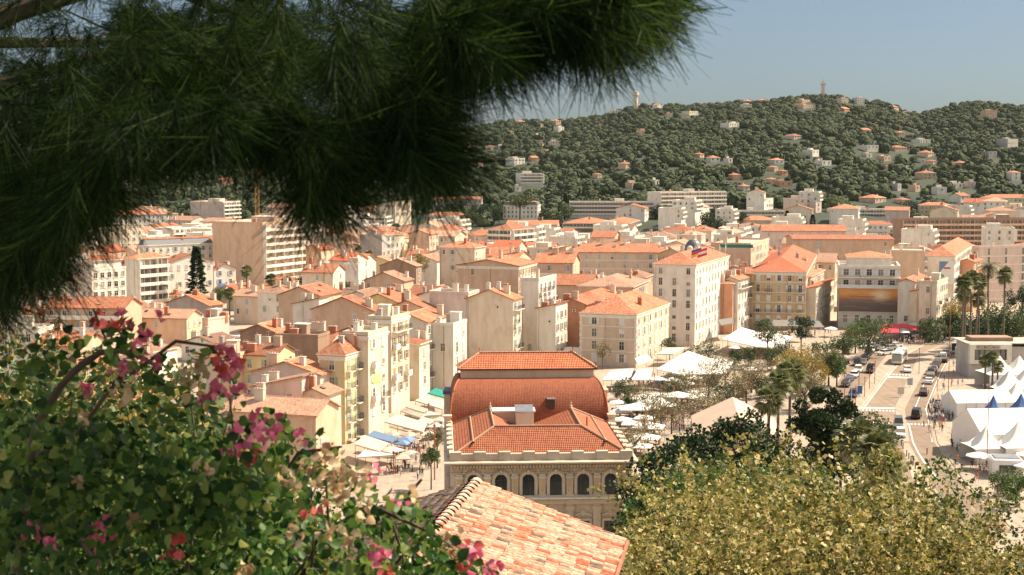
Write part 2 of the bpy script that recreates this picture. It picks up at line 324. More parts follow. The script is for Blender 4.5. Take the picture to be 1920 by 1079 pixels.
def bal_mesh(wd, kind):
    key = ('b', round(wd*2)/2, kind)
    if key in _C: return _C[key]
    wd = key[1]; m = MB(); a = wd/2; d = .95 if kind != 'deep' else 1.5
    m.box(-a, a, -d, .03, -.18, 0, 'trim')
    if kind == 'iron':
        m.box(-a, a, -d+.02, -d+.06, .95, 1.0, 'rail'); m.box(-a, a, -d+.02, -d+.06, .06, .1, 'rail')
        for s_ in (-a, a-.04): m.box(s_, s_+.04, -d+.06, 0, .95, 1.0, 'rail'); m.box(s_, s_+.04, -d+.06, 0, .06, .1, 'rail')
        k = int(wd/.16)
        for i in range(k+1): x = -a+.01+(wd-.05)*i/k; m.box(x, x+.025, -d+.03, -d+.055, .1, .95, 'rail')
        for s_ in (-a+.01, a-.03):
            for q in range(1, 6): m.box(s_, s_+.02, -d+q*.16, -d+q*.16+.02, .1, .95, 'rail')
    else:
        m.box(-a, a, -d, -d+.1, .0, .95, 'trim'); m.box(-a, -a+.1, -d+.1, 0, 0, .95, 'trim'); m.box(a-.1, a, -d+.1, 0, 0, .95, 'trim')
    _C[key] = m.mesh('balcony'); return _C[key]
def chim_mesh(k):
    key = ('c', k)
    if key not in _C:
        m = MB(); r = random.Random(k); wx = r.uniform(.35, .9); wy = r.uniform(.3, .45); hh = r.uniform(1.4, 2.6); mt = ['wall_cream', 'wall_tan', 'terracotta_pot', 'wall_white', 'wall_grey'][k % 5]
        m.box(-wx, wx, -wy, wy, -1.4, hh, mt); m.box(-wx-.08, wx+.08, -wy-.08, wy+.08, hh, hh+.12, 'concrete')
        for i in range(max(1, int(wx*2/.5))): x = -wx+.25+i*.5; m.lathe([(.12, hh+.12), (.1, hh+.5), (.14, hh+.52), (0, hh+.56)], 'terracotta_pot', 8, (x, 0, 0))
        _C[key] = m.mesh('chimney')
    return _C[key]
def ant_mesh():
    if 'ant' not in _C:
        m = MB(); m.box(-.03, .03, -.03, .03, -.5, 3.2, 'metal')
        for i in range(7): m.box(-.5, .5, -.35+.12*i, -.33+.12*i, 2.9, 2.93, 'metal')
        m.box(-.02, .02, -.4, .45, 2.86, 2.9, 'metal'); _C['ant'] = m.mesh('antenna')
    return _C['ant']
def ac_mesh():
    if 'ac' not in _C:
        m = MB(); m.box(-.5, .5, -.35, 0, 0, .7, 'trim'); m.lathe([(0, 0), (.26, 0), (.26, .04), (0, .05)], 'dark_metal', 12)
        n = len(m.v)-48
        for i in range(n, len(m.v)): x, y, z = m.v[i]; m.v[i] = (x, -.35-z, .35+y)
        _C['ac'] = m.mesh('air_conditioner')
    return _C['ac']
def add_windows(root, face, wd, base, h, zmin, dens, o, rnd):
    """face 'f': plane y=-l/2, 'r': plane x=w/2; base = (half-extent across, plane offset)"""
    fl = o.get('fl', 3.1); sh = o.get('sh', 'shut_grey'); n = max(1, int((h-.5)/fl)); sp = o.get('sp', 2.9); cols = max(1, int((wd-.8)/sp)); sp = wd/cols
    half, off = base; bal = o.get('bal', '') if face == o.get('bf', 'r') else ''
    for f in range(n):
        z = h-fl*(f+1)+.55
        if z+2.2 < zmin or z < 0.2: break
        tall = bool(bal) and (f % 2 == 1 or bal == 'all'); ww = o.get('ww', 1.0); hh = 2.2 if tall else o.get('wh', 1.7)
        zz = z if not tall else z-.35
        for c in range(cols):
            if rnd.random() > dens: continue
            st = rnd.choice(['open', 'open', 'shut', 'half', 'none'] if dens > .45 else ['none', 'shut']); s_ = sh if st != 'none' else None
            wm, sm = win_mesh(ww, hh, s_, st); p = -half+sp*(c+.5)
            W = link('window', wm, root)
            if face == 'f': W.location = (p, -off, zz)
            else: W.location = (off, p, zz); W.rotation_euler.z = math.pi/2
            if sm: link('shutter', sm, W)
            if bal in ('iron', 'solid', 'mix', 'all') and tall and rnd.random() < .75:
                B = link('balcony', bal_mesh(min(sp-.3, 2.0), 'iron' if bal in ('iron', 'all') or rnd.random() < .6 else 'solid'), root); B.location = W.location+Vector((0,0,-.02)); B.rotation_euler = W.rotation_euler
        if bal == 'long' or (bal in ('iron', 'mix') and f == 0 and rnd.random() < .5 and not o.get('nolong')):
            B = link('balcony', bal_mesh(wd-1.0, 'iron' if bal != 'long' else 'deep'), root); zz = z-.3 if bal == 'long' else z-.05
            if face == 'f': B.location = (0, -off, zz)
            else: B.location = (off, 0, zz); B.rotation_euler.z = math.pi/2
def roof_mesh(kind, w, l, h, rise, tile, ov=.45, th=.22):
    m = MB(); a = w/2+ov; b = l/2+ov; e = .03
    if kind in ('g', 'x', 's'):
        if kind == 'x': a, b = b, a
        hw = a-ov; sl = rise/hw
        if kind == 's': prof = [(-a, h-sl*ov*.5+e), (a, h+rise+sl*ov*.5+e), (a, h+rise+sl*ov*.5+e+th), (-a, h-sl*ov*.5+e+th)]
        else: prof = [(-a, h-sl*ov+e), (0, h+rise+e), (a, h-sl*ov+e), (a, h-sl*ov+e+th), (0, h+rise+e+th), (-a, h-sl*ov+e+th)]
        fn = (lambda p, q, t: (p, t, q)) if kind != 'x' else (lambda p, q, t: (t, -p, q))
        m.prism(prof, fn, -b, b, tile)
        if kind != 's': m.prism([(-.18, h+rise+e+th-.05), (.18, h+rise+e+th-.05), (0, h+rise+e+th+.12)], fn, -b-.02, b+.02, 'tile_pale')
    elif kind == 'h':
        z = h+e; hw = min(w, l)/2+ov; c = max(0, (w-l)/2) if w > l else 0; d = max(0, (l-w)/2) if l > w else 0; zt = z+th+rise
        for zz, mm in ((z, 'trim'),):
            m.box(-a, a, -b, b, z, z+th, 'trim')
        E = [(-a,-b,z+th+.004),(a,-b,z+th+.004),(a,b,z+th+.004),(-a,b,z+th+.004)]; R0 = (-c,-d,zt); R1 = (c,d,zt)
        if w > l: m.face([E[0],E[1],R1,R0], tile); m.face([E[1],E[2],R1], tile); m.face([E[2],E[3],R0,R1], tile); m.face([E[3],E[0],R0], tile)
        elif l > w: m.face([E[0],E[1],R0], tile); m.face([E[1],E[2],R1,R0], tile); m.face([E[2],E[3],R1], tile); m.face([E[3],E[0],R0,R1], tile)
        else: 
            for i in range(4): m.face([E[i],E[(i+1)%4],(0,0,zt)], tile)
    elif kind in ('f', 't'):
        m.box(-w/2+.25, w/2-.25, -l/2+.25, l/2-.25, h-.2, h+.02, 'flat_roof')
        p = .7 if kind == 'f' else .9
        for x0, x1, y0, y1 in ((-w/2-.08,w/2+.08,-l/2-.08,-l/2+.25),(-w/2-.08,w/2+.08,l/2-.25,l/2+.08),(-w/2-.08,-w/2+.25,-l/2+.25,l/2-.25),(w/2-.25,w/2+.08,-l/2+.25,l/2-.25)): m.box(x0, x1, y0, y1, h+.03, h+p, tile)
    elif kind == 'm':
        q = 1.1; z1 = h+2.6
        m.box(-w/2-.3, w/2+.3, -l/2-.3, l/2+.3, h+.02, h+.3, 'trim')
        A = [(-w/2,-l/2),(w/2,-l/2),(w/2,l/2),(-w/2,l/2)]; B_ = [(-w/2+q,-l/2+q),(w/2-q,-l/2+q),(w/2-q,l/2-q),(-w/2+q,l/2-q)]
        for i in range(4): j = (i+1) % 4; m.face([(*A[i],h+.3),(*A[j],h+.3),(*B_[j],z1),(*B_[i],z1)], 'slate')
        ww, ll = w/2-q, l/2-q; c = max(0, ww-ll); d = max(0, ll-ww)
        P = [(-ww-.2,-ll-.2,z1),(ww+.2,-ll-.2,z1),(ww+.2,ll+.2,z1),(-ww-.2,ll+.2,z1)]; r0 = (-c,-d,z1+rise*.6); r1 = (c,d,z1+rise*.6)
        if c >= d: m.face([P[0],P[1],r1,r0], tile); m.face([P[1],P[2],r1], tile); m.face([P[2],P[3],r0,r1], tile); m.face([P[3],P[0],r0], tile)
        else: m.face([P[0],P[1],r0], tile); m.face([P[1],P[2],r1,r0], tile); m.face([P[2],P[3],r1], tile); m.face([P[3],P[0],r0,r1], tile)
    return m.mesh('roof', uv=True)
BL = []      # plan footprints: (cx,cy,th,w,l)
def building(name, label, cat, cx, cy, z0, th, w, l, h, roof='g', wall='wall_cream', tile='tile_orange', group=None, auto=True, **o):
    root = thing(name, (cx, cy, z0), -th, label, cat, group, auto); rnd = random.Random(int(cx*13+cy*7)); BL.append((cx, cy, th, w, l))
    rise = o.get('rise', min(w if roof in 'gs' else l if roof == 'x' else min(w, l), 14)/2*o.get('pitch', .38))
    if roof == 's': rise = w*.22
    m = MB(); base = -o.get('dig', 6.0)
    if roof == 'g' or roof == 's':
        prof = [(-w/2, base), (w/2, base), (w/2, h), (0, h+rise), (-w/2, h)] if roof == 'g' else [(-w/2, base), (w/2, base), (w/2, h+rise), (-w/2, h)]
        m.prism(prof, lambda p, q, t: (p, t, q), -l/2, l/2, wall)
    elif roof == 'x': m.prism([(-l/2, base), (l/2, base), (l/2, h), (0, h+rise), (-l/2, h)], lambda p, q, t: (t, -p, q), -w/2, w/2, wall)
    else: m.box(-w/2, w/2, -l/2, l/2, base, h, wall)
    if o.get('bands'):
        for z in np.arange(h-3.1*1, 1, -3.1*o['bands']): m.box(-w/2-.07, w/2+.07, -l/2-.07, l/2+.07, z, z+.22, 'trim')
    if o.get('cornice'): m.box(-w/2-.25, w/2+.25, -l/2-.25, l/2+.25, h-.5, h-.12, 'trim'); m.box(-w/2-.12, w/2+.12, -l/2-.12, l/2+.12, h-.9, h-.504, 'trim')
    if o.get('quoin'):
        for sx in (-1, 1):
            for k in range(int(h/.8)):
                m.box(sx*w/2-.25-(.1 if k % 2 else 0), sx*w/2+.25+(.1 if k % 2 else 0), -l/2-.06, -l/2+.2, k*.8, k*.8+.7, 'trim')
    m.build('wall', root)
    if h > 7 and rnd.random() < .8:
        mm = MB(); xx = rnd.choice([-1, 1])*(w/2-.5) if rnd.random() < .6 else rnd.uniform(-.3, .3)*w; mm.tube([(xx,-l/2-.09,-2),(xx,-l/2-.09,h-.1)], [.06,.06], rnd.choice(['shut_brown','concrete','metal']), 5, cap=False); mm.build('drainpipe', root)
    rf = link('roof', roof_mesh(roof, w, l, h, rise, tile if roof not in 'ft' else wall), root)
    if o.get('upper'):            # a set-back storey with its own little roof
        u = o['upper']; mm = MB(); mm.box(-w/2*u, w/2*u, -l/2*u, l/2*u, h+.03, h+2.9, wall); mm.build('upper_storey', root)
        link('roof', roof_mesh('h', w*u, l*u, h+2.9, 1.6, tile), root)
    zmin = o.get('zmin', 0)
    gh = h
    add_windows(root, 'f', w, (w/2, l/2), gh, zmin, o.get('fw', .12), o, rnd)
    add_windows(root, 'r', l, (l/2, w/2), gh, zmin, o.get('rw', .9), o, rnd)
    if o.get('floors'):           # apartment terraces: glazed band and parapet on every storey
        st = o['floors']; n = int(h/3.0)
        for f in range(n):
            z = h-3.0*(f+1)
            if z+3 < zmin: break
            for fc in st.get('faces', 'r'):
                ww = (w if fc == 'f' else l)-.6; key = ('gb', round(ww, 1), st.get('g', 'glazing'), st.get('p', 'trim'))
                if key not in _C:
                    a = MB(); a.box(-ww/2, ww/2, -.05, .02, .1, 2.5, st.get('g', 'glazing'))
                    k = max(1, int(ww/2.2))
                    for i in range(k+1): x = -ww/2+ww*i/k; a.box(x-.09, x+.09, -.14, .02, .05, 2.55, st.get('p', 'trim'))
                    b_ = MB(); d = st.get('d', 1.3); b_.box(-ww/2-.1, ww/2+.1, -d, .0, -.2, .02, st.get('p', 'trim')); b_.box(-ww/2-.1, ww/2+.1, -d, -d+.12, .02, .95, st.get('p', 'trim'))
                    for i in range(0, k+1, 3): x = -ww/2+ww*i/k; b_.box(x-.08, x+.08, -d+.12, -.15, .02, 2.78, st.get('p', 'trim'))
                    _C[key] = (a.mesh('glazing'), b_.mesh('balcony'))
                for nm, me in zip(('glazing', 'balcony'), _C[key]):
                    q = link(nm, me, root); q.location = (0, -l/2, z) if fc == 'f' else (w/2, 0, z)
                    if fc == 'r': q.rotation_euler.z = math.pi/2
    nc = o.get('ch', rnd.choice([1, 2, 2, 3, 4] if math.hypot(cx, cy) < 600 else [0, 1, 1, 2]))
    for i in range(nc):
        c = link('chimney', chim_mesh(rnd.randrange(9)), rf); px_ = rnd.uniform(-.42, .42); py_ = rnd.uniform(-.42, .42)
        zz = h+rise*(1-abs(px_)*2) if roof == 'g' else h+rise*(1-abs(py_)*2) if roof == 'x' else h+rise*min(1, .9*(1-max(abs(px_)*2*w/max(w,1), abs(py_)*2))) if roof == 'h' else h
        c.location = (px_*w, py_*l, zz+.1)
    if roof in 'gxh' and math.hypot(cx, cy) < 620:
        for i in range(rnd.choice([0, 0, 1, 2])):
            if 'sky' not in _C: mm = MB(); mm.box(-.4, .4, -.5, .5, 0, .14, 'dark_metal'); mm.box(-.32, .32, -.42, .42, .141, .16, 'glass'); _C['sky'] = mm.mesh('skylight')
            f = rnd.uniform(.25, .7); sg = 1; c = link('skylight', _C['sky'], rf); q = f*w/2 if roof != 'x' else -f*l/2; zz = h+rise*(1-f)+.27
            if roof == 'x': c.location = (rnd.uniform(-.35, .35)*w, q, zz); c.rotation_euler = (math.atan(rise/(l/2)), 0, 0)
            elif roof == 'g': c.location = (q, rnd.uniform(-.35, .35)*l, zz); c.rotation_euler = (0, math.atan(rise/(w/2)), 0)
            else: bpy.data.objects.remove(c)
    if o.get('ant', rnd.random() < .5): c = link('antenna', ant_mesh(), rf); c.location = (rnd.uniform(-.3, .3)*w, rnd.uniform(-.4, .4)*l, h+rise*.6)
    if o.get('fw', .12) < .3 and roof != 'f' and rnd.random() < .3: c = link('air_conditioner', ac_mesh(), root); c.location = (rnd.uniform(-.3, .3)*w, -l/2, h-rnd.uniform(1.6, 4))
    if roof in 'ft' and rnd.random() < .8:
        mm = MB(); a = min(w, l)*.22; mm.box(-a, a, -a*.7, a*.7, h+.03, h+2.4, wall); mm.box(-a-.15, a+.15, -a*.7-.15, a*.7+.15, h+2.4, h+2.6, 'trim'); q = mm.build('stair_housing', root); q.location = (rnd.uniform(-.2, .2)*w, rnd.uniform(-.1, .3)*l, 0)
    return root
def march(px, py, y0=860):
    Y = y0
    while Y < 2480:
        p = D(px, py, Y)
        if p.z < terr(p.x, p.y)+.5: return Y
        Y += 8
    return Y
HAND = []    # (xL, xR, yV, depth) for the filler houses
def B(desc, xL, xC, xR, yE, yV, h, th, roof, wall, cat='building', tile='orange', name=None, **o):
    t = R(th); z0 = 0.0; c = G(xC, yE, h) if yE > 395 else Vector((0, 9999, 0))
    if c.y > 860:
        Y = march(xC, o.get('yb', yV)); e = D(xC, yE, Y); z0 = terr(e.x, e.y); h = max(4, e.z-z0); c = Vector((e.x, e.y, e.z))
    u = (-math.cos(t), math.sin(t)); v = (math.sin(t), math.cos(t)); s0 = -(z0+h-CAMZ)*sP
    def ln(px, d):
        k = (px-CX)/F; return (k*(c.y*cP+s0)-c.x)/(d[0]-k*d[1]*cP)
    w = ln(xL, u); l = ln(xR, v)
    w = min(max(w, 5), 90) if w > 0 else o.get('wmax', 12); l = min(max(l, 6), 90) if l > 0 else 20
    if 'lmax' in o: l = min(l, o['lmax'])
    if 'wset' in o: w = o['wset']
    if 'lset' in o: l = o['lset']
    cx = c.x+u[0]*w/2+v[0]*l/2; cy = c.y+u[1]*w/2+v[1]*l/2
    zm = D(xC, yV, c.y).z-z0-1; HAND.append((xL, xR, yV, c.y))
    return building(name or ('apartment_building' if h > 14 else 'house'), desc, cat, cx, cy, z0, t, w, l, h, roof, 'wall_'+wall, 'tile_'+tile, zmin=zm, **o)
AP = dict(faces='r'); APF = dict(faces='fr')
# description, xL, xC, xR, yEave, yVisibleBottom, height, angle, roof, wall
B('long white hotel with orange hipped roof', 190,215,334,404,432,18,52,'h','white',fw=.9,rw=1,sp=3.2,ch=3,sh=None)
B('white classical block with dark side wall', 182,224,267,432,466,18,35,'f','cream',rw=1,sp=3)
B('grey mansard roofed building with arched dormers', 262,268,400,462,486,17,50,'m','white',rw=1,sp=3,tile='orange',ch=3)
B('tall tan slab block with white balconies', 398,492,567,420,535,26,24,'f','tan',fw=.02,rw=0,floors=dict(faces='r',d=1.6,p='trim',g='wall_tan'),name='apartment_building',ch=2)
B('pale pink apartment block on the slope', 357,418,450,380,420,20,22,'f','pink',fw=0,rw=.2,floors=AP)
B('white apartments with dark wide windows', 152,172,236,508,562,16,38,'f','white',fw=.3,rw=1,sp=2.4,ww=1.4,sh=None,upper=.8)
B('white balcony block under a flat orange roof', 233,257,315,487,570,18,36,'h','white',fw=.2,rw=.4,floors=AP,rise=1.5)
B('white house behind the tall spruce', 296,314,399,494,556,15,48,'x','white',fw=.3,rw=.9,sh='shut_grey')
B('small white house with a blue awning', 392,401,442,505,545,11,50,'x','white',tile='brown',fw=.2,rw=.9)
B('peach terrace row with long balconies', 84,232,246,579,640,12,8,'x','peach',fw=.9,rw=0,bal='long',bf='f',sp=3.4,lset=12,ch=1)
B('long low house with faded tan roof', 236,350,362,598,640,8,12,'x','tan',tile='pale',fw=.1,lset=10)
B('grey gabled shed with bright orange slope', 311,392,404,574,590,9,30,'g','grey',fw=0,rw=.2)
B('cream house with orange roof under the pine', 566,624,643,512,530,13,12,'x','cream',fw=.3,rw=.4,lset=13)
B('blank white cube house', 644,672,684,498,520,13,20,'f','white',fw=.1,rw=.3)
B('square grey rendered block with two holes', 675,716,722,443,482,18,15,'f','grey',fw=.05,rw=.4)
B('pink and white house beside the grey block', 716,724,757,442,478,17,35,'h','white',fw=.3,rw=.9)
B('tan gabled house with grey shuttered windows', 682,757,775,528,545,13,17,'g','tan',tile='pale',fw=.5,rw=.3)
B('house with two brown brick chimneys', 712,780,786,500,540,12,17,'g','brown',tile='pale',fw=0,ch=3)
B('tan house with steep gable end', 766,805,822,440,470,17,18,'g','tan',fw=.2)
B('pale house with hipped orange roof and grey shutters', 824,890,910,466,500,17,20,'h','beige',fw=.5,rw=.8)
B('wide tan gable wall with orange strip roof', 585,700,714,584,615,15,17,'g','tan',fw=.02,rw=.3,pitch=.44,ch=2)
B('tan gable house behind the wide gable', 522,600,640,556,580,15,17,'g','tan',fw=.0,rw=.3)
B('gabled house with long orange roof strip', 714,812,826,586,605,14,17,'g','tan',fw=.02,rw=.5)
B('white fronted house with blue shutters', 728,800,836,605,732,15.5,17,'g','white',fw=.0,rw=1,sh='shut_blue',bal='mix')
B('ochre gable house with drainpipes', 640,676,692,624,668,15,17,'g','ochre',fw=.0,rw=.5)
B('small white house with lean-to roof', 549,598,616,572,620,14,17,'s','white',tile='pale',fw=.2,rw=.4)
B('dark brown gabled party wall', 450,520,545,626,650,12,20,'g','brown',fw=.0,rw=.2)
B('dark flat roofed building topped with chimneys', 516,596,618,634,690,13,15,'f','brown',fw=.0,rw=.3,ch=4)
B('yellow house with green shutters and red roof', 452,516,540,668,756,12,17,'x','yellow',fw=.9,rw=.1,sh='shut_green',lset=9)
B('pinkish gable wall with orange strip roof', 470,600,622,704,830,13,17,'g','pink',fw=.15,rw=.8,pitch=.3)
B('balconied corner building with green shutters', 616,646,690,668,838,16,18,'h','yellow',fw=1,rw=1,sh='shut_green',bal='all',sp=2.6,cornice=1,rise=2.5)
B('cream house with a rooftop awning', 668,690,727,630,800,19,18,'f','cream',fw=.2,rw=1,bal='mix',sh='shut_white',cornice=1)
B('tall cream house with flower balconies', 702,733,767,600,775,19,18,'f','cream',fw=.0,rw=1,bal='mix',sh='shut_brown',cornice=1)
B('low cream house with small orange roof', 764,786,799,647,735,12,18,'h','cream',fw=.2,rw=.8)
B('narrow white house with hanging balconies', 832,850,875,612,730,14.5,18,'f','white',fw=.1,rw=1,bal='iron',sh='shut_white')
B('flat topped pink party wall building', 805,878,898,553,680,18,18,'f','pink',fw=.0,rw=1,bal='mix')
B('cream house with red hipped roof', 896,930,950,588,668,12.5,19,'h','cream',fw=.8,rw=.9,sp=3.4)
B('tall tan gabled building with arcaded loggias', 858,972,1006,500,664,23,17,'g','tan',fw=.02,rw=1,cornice=1,pitch=.22,bal='mix',sh='shut_brown',sp=2.6,ch=1)
B('lower yellow house against the tall gable', 874,962,978,563,664,17,17,'g','cream',fw=.1,rw=1,bal='iron')
B('white facade with stacked balconies', 1004,1010,1043,528,668,20,20,'t','white',fw=.2,rw=1,bal='all')
B('narrow white house with shutters', 1036,1042,1064,580,662,14,20,'s','white',fw=.2,rw=1)
B('salmon pink wall house', 1043,1098,1112,572,660,14,19,'g','salmon',fw=.05)
B('beige hotel with corniced hipped roof', 1089,1192,1254,592,690,13,21,'h','beige',fw=1,rw=1,sp=4.6,cornice=1,bands=1,sh='shut_white',ww=1.2,wh=2.0,rise=4,quoin=1)
B('cream house with a row of roof dormers', 1003,1074,1090,494,520,17,12,'x','tan',fw=.8,rw=.2,lset=14)
B('long tan building with shuttered upper floors', 1088,1232,1242,474,512,18,6,'x','beige',fw=.8,rw=0,sp=4,lset=14,bands=1)
B('building under a wide plain orange roof', 1040,1108,1122,536,548,13,12,'x','tan',fw=.1,lset=16)
B('tan hip roofed building with white side', 1084,1186,1216,540,570,14,16,'h','tan',tile='pale',fw=.0,rw=1)
B('salmon tiled cluster behind the beige hotel', 1058,1128,1170,566,580,13,20,'h','peach',fw=.0,rw=.5)
B('long block with dark terraces at the slope', 1055,1120,1138,420,436,12,10,'h','brown',floors=APF,fw=0,rw=0)
B('white villa with wide orange hipped roof', 1120,1180,1200,420,440,12,12,'h','white',floors=APF,fw=0,rw=0)
B('low orange roofed block with brown side', 950,1045,1056,422,436,9,8,'x','tan',fw=.1,lset=14)
B('white terraced apartments with awnings', 915,960,1002,432,458,17,30,'h','white',floors=APF,fw=0,rw=0)
B('tall white grand hotel with dark awnings', 1226,1304,1366,498,628,22.5,21,'h','white',fw=.9,rw=1,sp=3.6,cornice=1,bands=2,sh='shut_white',wh=2.0,rise=3,ch=2)
B('terrace building with long green awning', 1340,1408,1442,460,492,22,20,'f','tan',fw=.1,rw=.8)
B('tan gable with orange sun side', 1400,1482,1520,510,520,17,24,'g','tan',fw=.0,rw=.4)
B('long pinkish building with orange ridge', 1430,1586,1592,434,452,18,4,'x','pink',fw=.35,sp=5,lset=14)
B('huge tan hall with small dark windows', 1488,1676,1690,450,480,19,3,'x','tan',fw=.12,sp=6,lset=22,pitch=.18)
B('ornate ochre facade with iron balconies', 1412,1511,1530,512,604,17.5,14,'h','ochre',fw=1,rw=1,sp=3.0,cornice=1,bal='iron',bf='f',sh='shut_white',bands=1,tile='red',rise=4,ch=4)
B('plain ochre annex with small windows', 1392,1412,1414,514,604,17,14,'h','ochre',fw=.5,rw=0,lset=14,tile='red')
B('cream side street house with white front', 1526,1530,1564,545,608,12,22,'s','cream',fw=.2,rw=1,sp=2.2)
B('peach house with white sunny front', 1360,1374,1384,533,618,15,22,'h','salmon',fw=.0,rw=1)
B('white houses beside the grand hotel', 1372,1384,1412,526,612,16,24,'g','white',fw=.1,rw=1,bal='mix')
B('ornamented white house with red roof', 1505,1520,1545,520,545,15,20,'h','white',fw=.3,rw=1)
BB = B('billboard building with glazed roof terrace', 1573,1688,1713,504,612,18.5,12,'t','white',fw=0,rw=.9,sh='shut_white',upper=.72,bands=1)
B('white seafront house with blue balconies', 1712,1716,1738,530,606,15,24,'g','white',fw=.2,rw=1,bal='iron',sh='shut_blue')
B('seafront house with yellow shutters', 1736,1740,1757,548,603,13,26,'s','cream',fw=.2,rw=1,bal='mix')
B('tall tan party wall building by the palms', 1672,1734,1752,474,540,22,16,'f','tan',fw=.03,rw=1,bal='all')
B('cream seafront house with awnings', 1752,1757,1777,533,598,16,28,'t','cream',fw=.3,rw=1,bal='mix')
B('white corner building with painted wall poster', 1735,1790,1822,482,570,20,22,'h','white',fw=.0,rw=1,cornice=1,rise=3)
B('large white palace with plain square windows', 1836,1838,2060,466,566,20,72,'f','pink',fw=.2,rw=1,sp=6.5,bands=1,sh=None,wh=2.4)
B('salmon house with shutters beside the palace', 1816,1826,1842,492,560,17,30,'g','salmon',fw=.3,rw=.9)
B('long brown block with rows of balconies', 1692,1990,2000,412,462,20,-4,'f','brown',floors=dict(faces='f',p='wall_tan'),fw=0,rw=0,lset=16)
B('white stepped terraces above the rooftops', 1553,1706,1712,394,412,14,4,'f','white',floors=dict(faces='f'),fw=0,rw=0,lset=14)
B('white house with arcade and orange roof', 1617,1676,1684,422,436,13,6,'h','white',fw=1,rw=.5,lset=12)
B('small white gabled tile house', 1590,1612,1620,425,440,12,10,'h','tan',fw=.3)
B('yellow mansion with red hipped roof', 1726,1786,1792,386,402,11,6,'h','yellow',fw=.9,rw=.3,lset=12)
B('yellow villa pair with orange roofs', 1846,1940,1960,372,398,14,6,'h','yellow',fw=.9,rw=.3,lset=14)
B('long black glass office block with white bands', 1068,1230,1236,380,408,16,2,'f','white',floors=dict(faces='f',d=.8),fw=0,rw=0,lset=16,name='office_block')
B('huge white apartment slab at hill foot', 1214,1238,1376,362,410,27,62,'f','white',floors=dict(faces='r',d=1.2),fw=.3,rw=0,lset=None or 60,ch=4)
B('long low brown and white terrace under the slab', 1380,1470,1476,398,408,9,4,'f','white',floors=dict(faces='f'),fw=0,rw=0,lset=10)
B('square white block by the hill', 1400,1424,1450,374,396,15,40,'f','white',fw=.0,rw=.6)
B('wide villa with broad orange hip roof', 1382,1455,1466,414,430,11,10,'h','tan',fw=.4,lset=20)
B('long low orange roofed school', 812,903,908,374,386,10,4,'x','pink',fw=.9,lset=10)
B('white chateau with grey mansard roof', 943,1008,1014,386,414,19,8,'m','white',fw=1,rw=1,sp=2.6,tile='orange',lset=20,sh=None)
B('white terraces far under the pine', 648,722,734,408,432,15,10,'f','white',floors=APF,fw=0,rw=0)
B('white house with red roof at upper terraces', 800,870,880,405,420,10,10,'h','white',fw=.6,lset=12)
B('pale stone house left under the pine', 2,70,100,620,700,14,12,'f','white',fw=.6,rw=.8)
B('tiled house beneath the bougainvillea', 60,150,170,650,720,11,12,'x','tan',fw=.3,lset=12)
B('orange brick gable with twin windows', 108,155,210,690,760,12,30,'g','ochre',fw=.3)
B('orange house with narrow dark windows', 440,450,458,668,750,12,12,'f','peach',fw=1,rw=0,sp=2.0,sh=None,lset=8)
B('low tiled house above the flowers', 432,592,612,780,815,10,17,'x','peach',tile='pale',fw=.3,rw=.3,lset=9,pitch=.4,ch=3)
B('pink annex with chimney and pale shed roof', 474,566,584,730,765,12.5,17,'s','pink',tile='pale',fw=.3,rw=.5,lset=6,ch=3)
B('cream lean-to house with small windows', 585,612,626,742,775,11.5,17,'g','cream',tile='pale',fw=.5,rw=.5,lset=6,ch=1)
# ------------------------------------------------------------ filler houses of the old town
LINE = [(-200,1200),(560,1200),(610,905),(690,855),(760,790),(835,735),(1000,668),(1060,655),(1190,690),(1300,632),(1365,605),(1420,600),(1562,608),(1712,606),(1775,592),(1800,560),(1830,520),(2100,520)]
LX = [a for a, b in LINE]; LY = [b for a, b in LINE]
def corners(cx, cy, th, w, l, e=0):
    c, s = math.cos(th), math.sin(th)
    return [(cx+x*c+y*s, cy-x*s+y*c) for x, y in ((-w/2-e,-l/2-e),(w/2+e,-l/2-e),(w/2+e,l/2+e),(-w/2-e,l/2+e),(0,-l/2-e),(0,l/2+e),(-w/2-e,0),(w/2+e,0),(0,0))]
def inrect(p, r, e):
    dx = p[0]-r[0]; dy = p[1]-r[1]; c, s = math.cos(r[2]), math.sin(r[2]); x = dx*c-dy*s; y = dx*s+dy*c
    return abs(x) < r[3]/2+e and abs(y) < r[4]/2+e
def clash(r, e=.6):
    for q in BL:
        if abs(q[0]-r[0])+abs(q[1]-r[1]) > 140: continue
        if any(inrect(p, q, e) for p in corners(*r)) or any(inrect(p, r, e) for p in corners(*q)): return True
    return False
rf_ = random.Random(11); cnt = 0
WN = dict(white='white', cream='cream', tan='tan', beige='beige', peach='peach', salmon='salmon', yellow='yellow', pink='pink', grey='grey', brown='brown')
RN = dict(g='gabled', x='long ridged', h='hipped', f='flat', s='lean-to')
y = 262.0
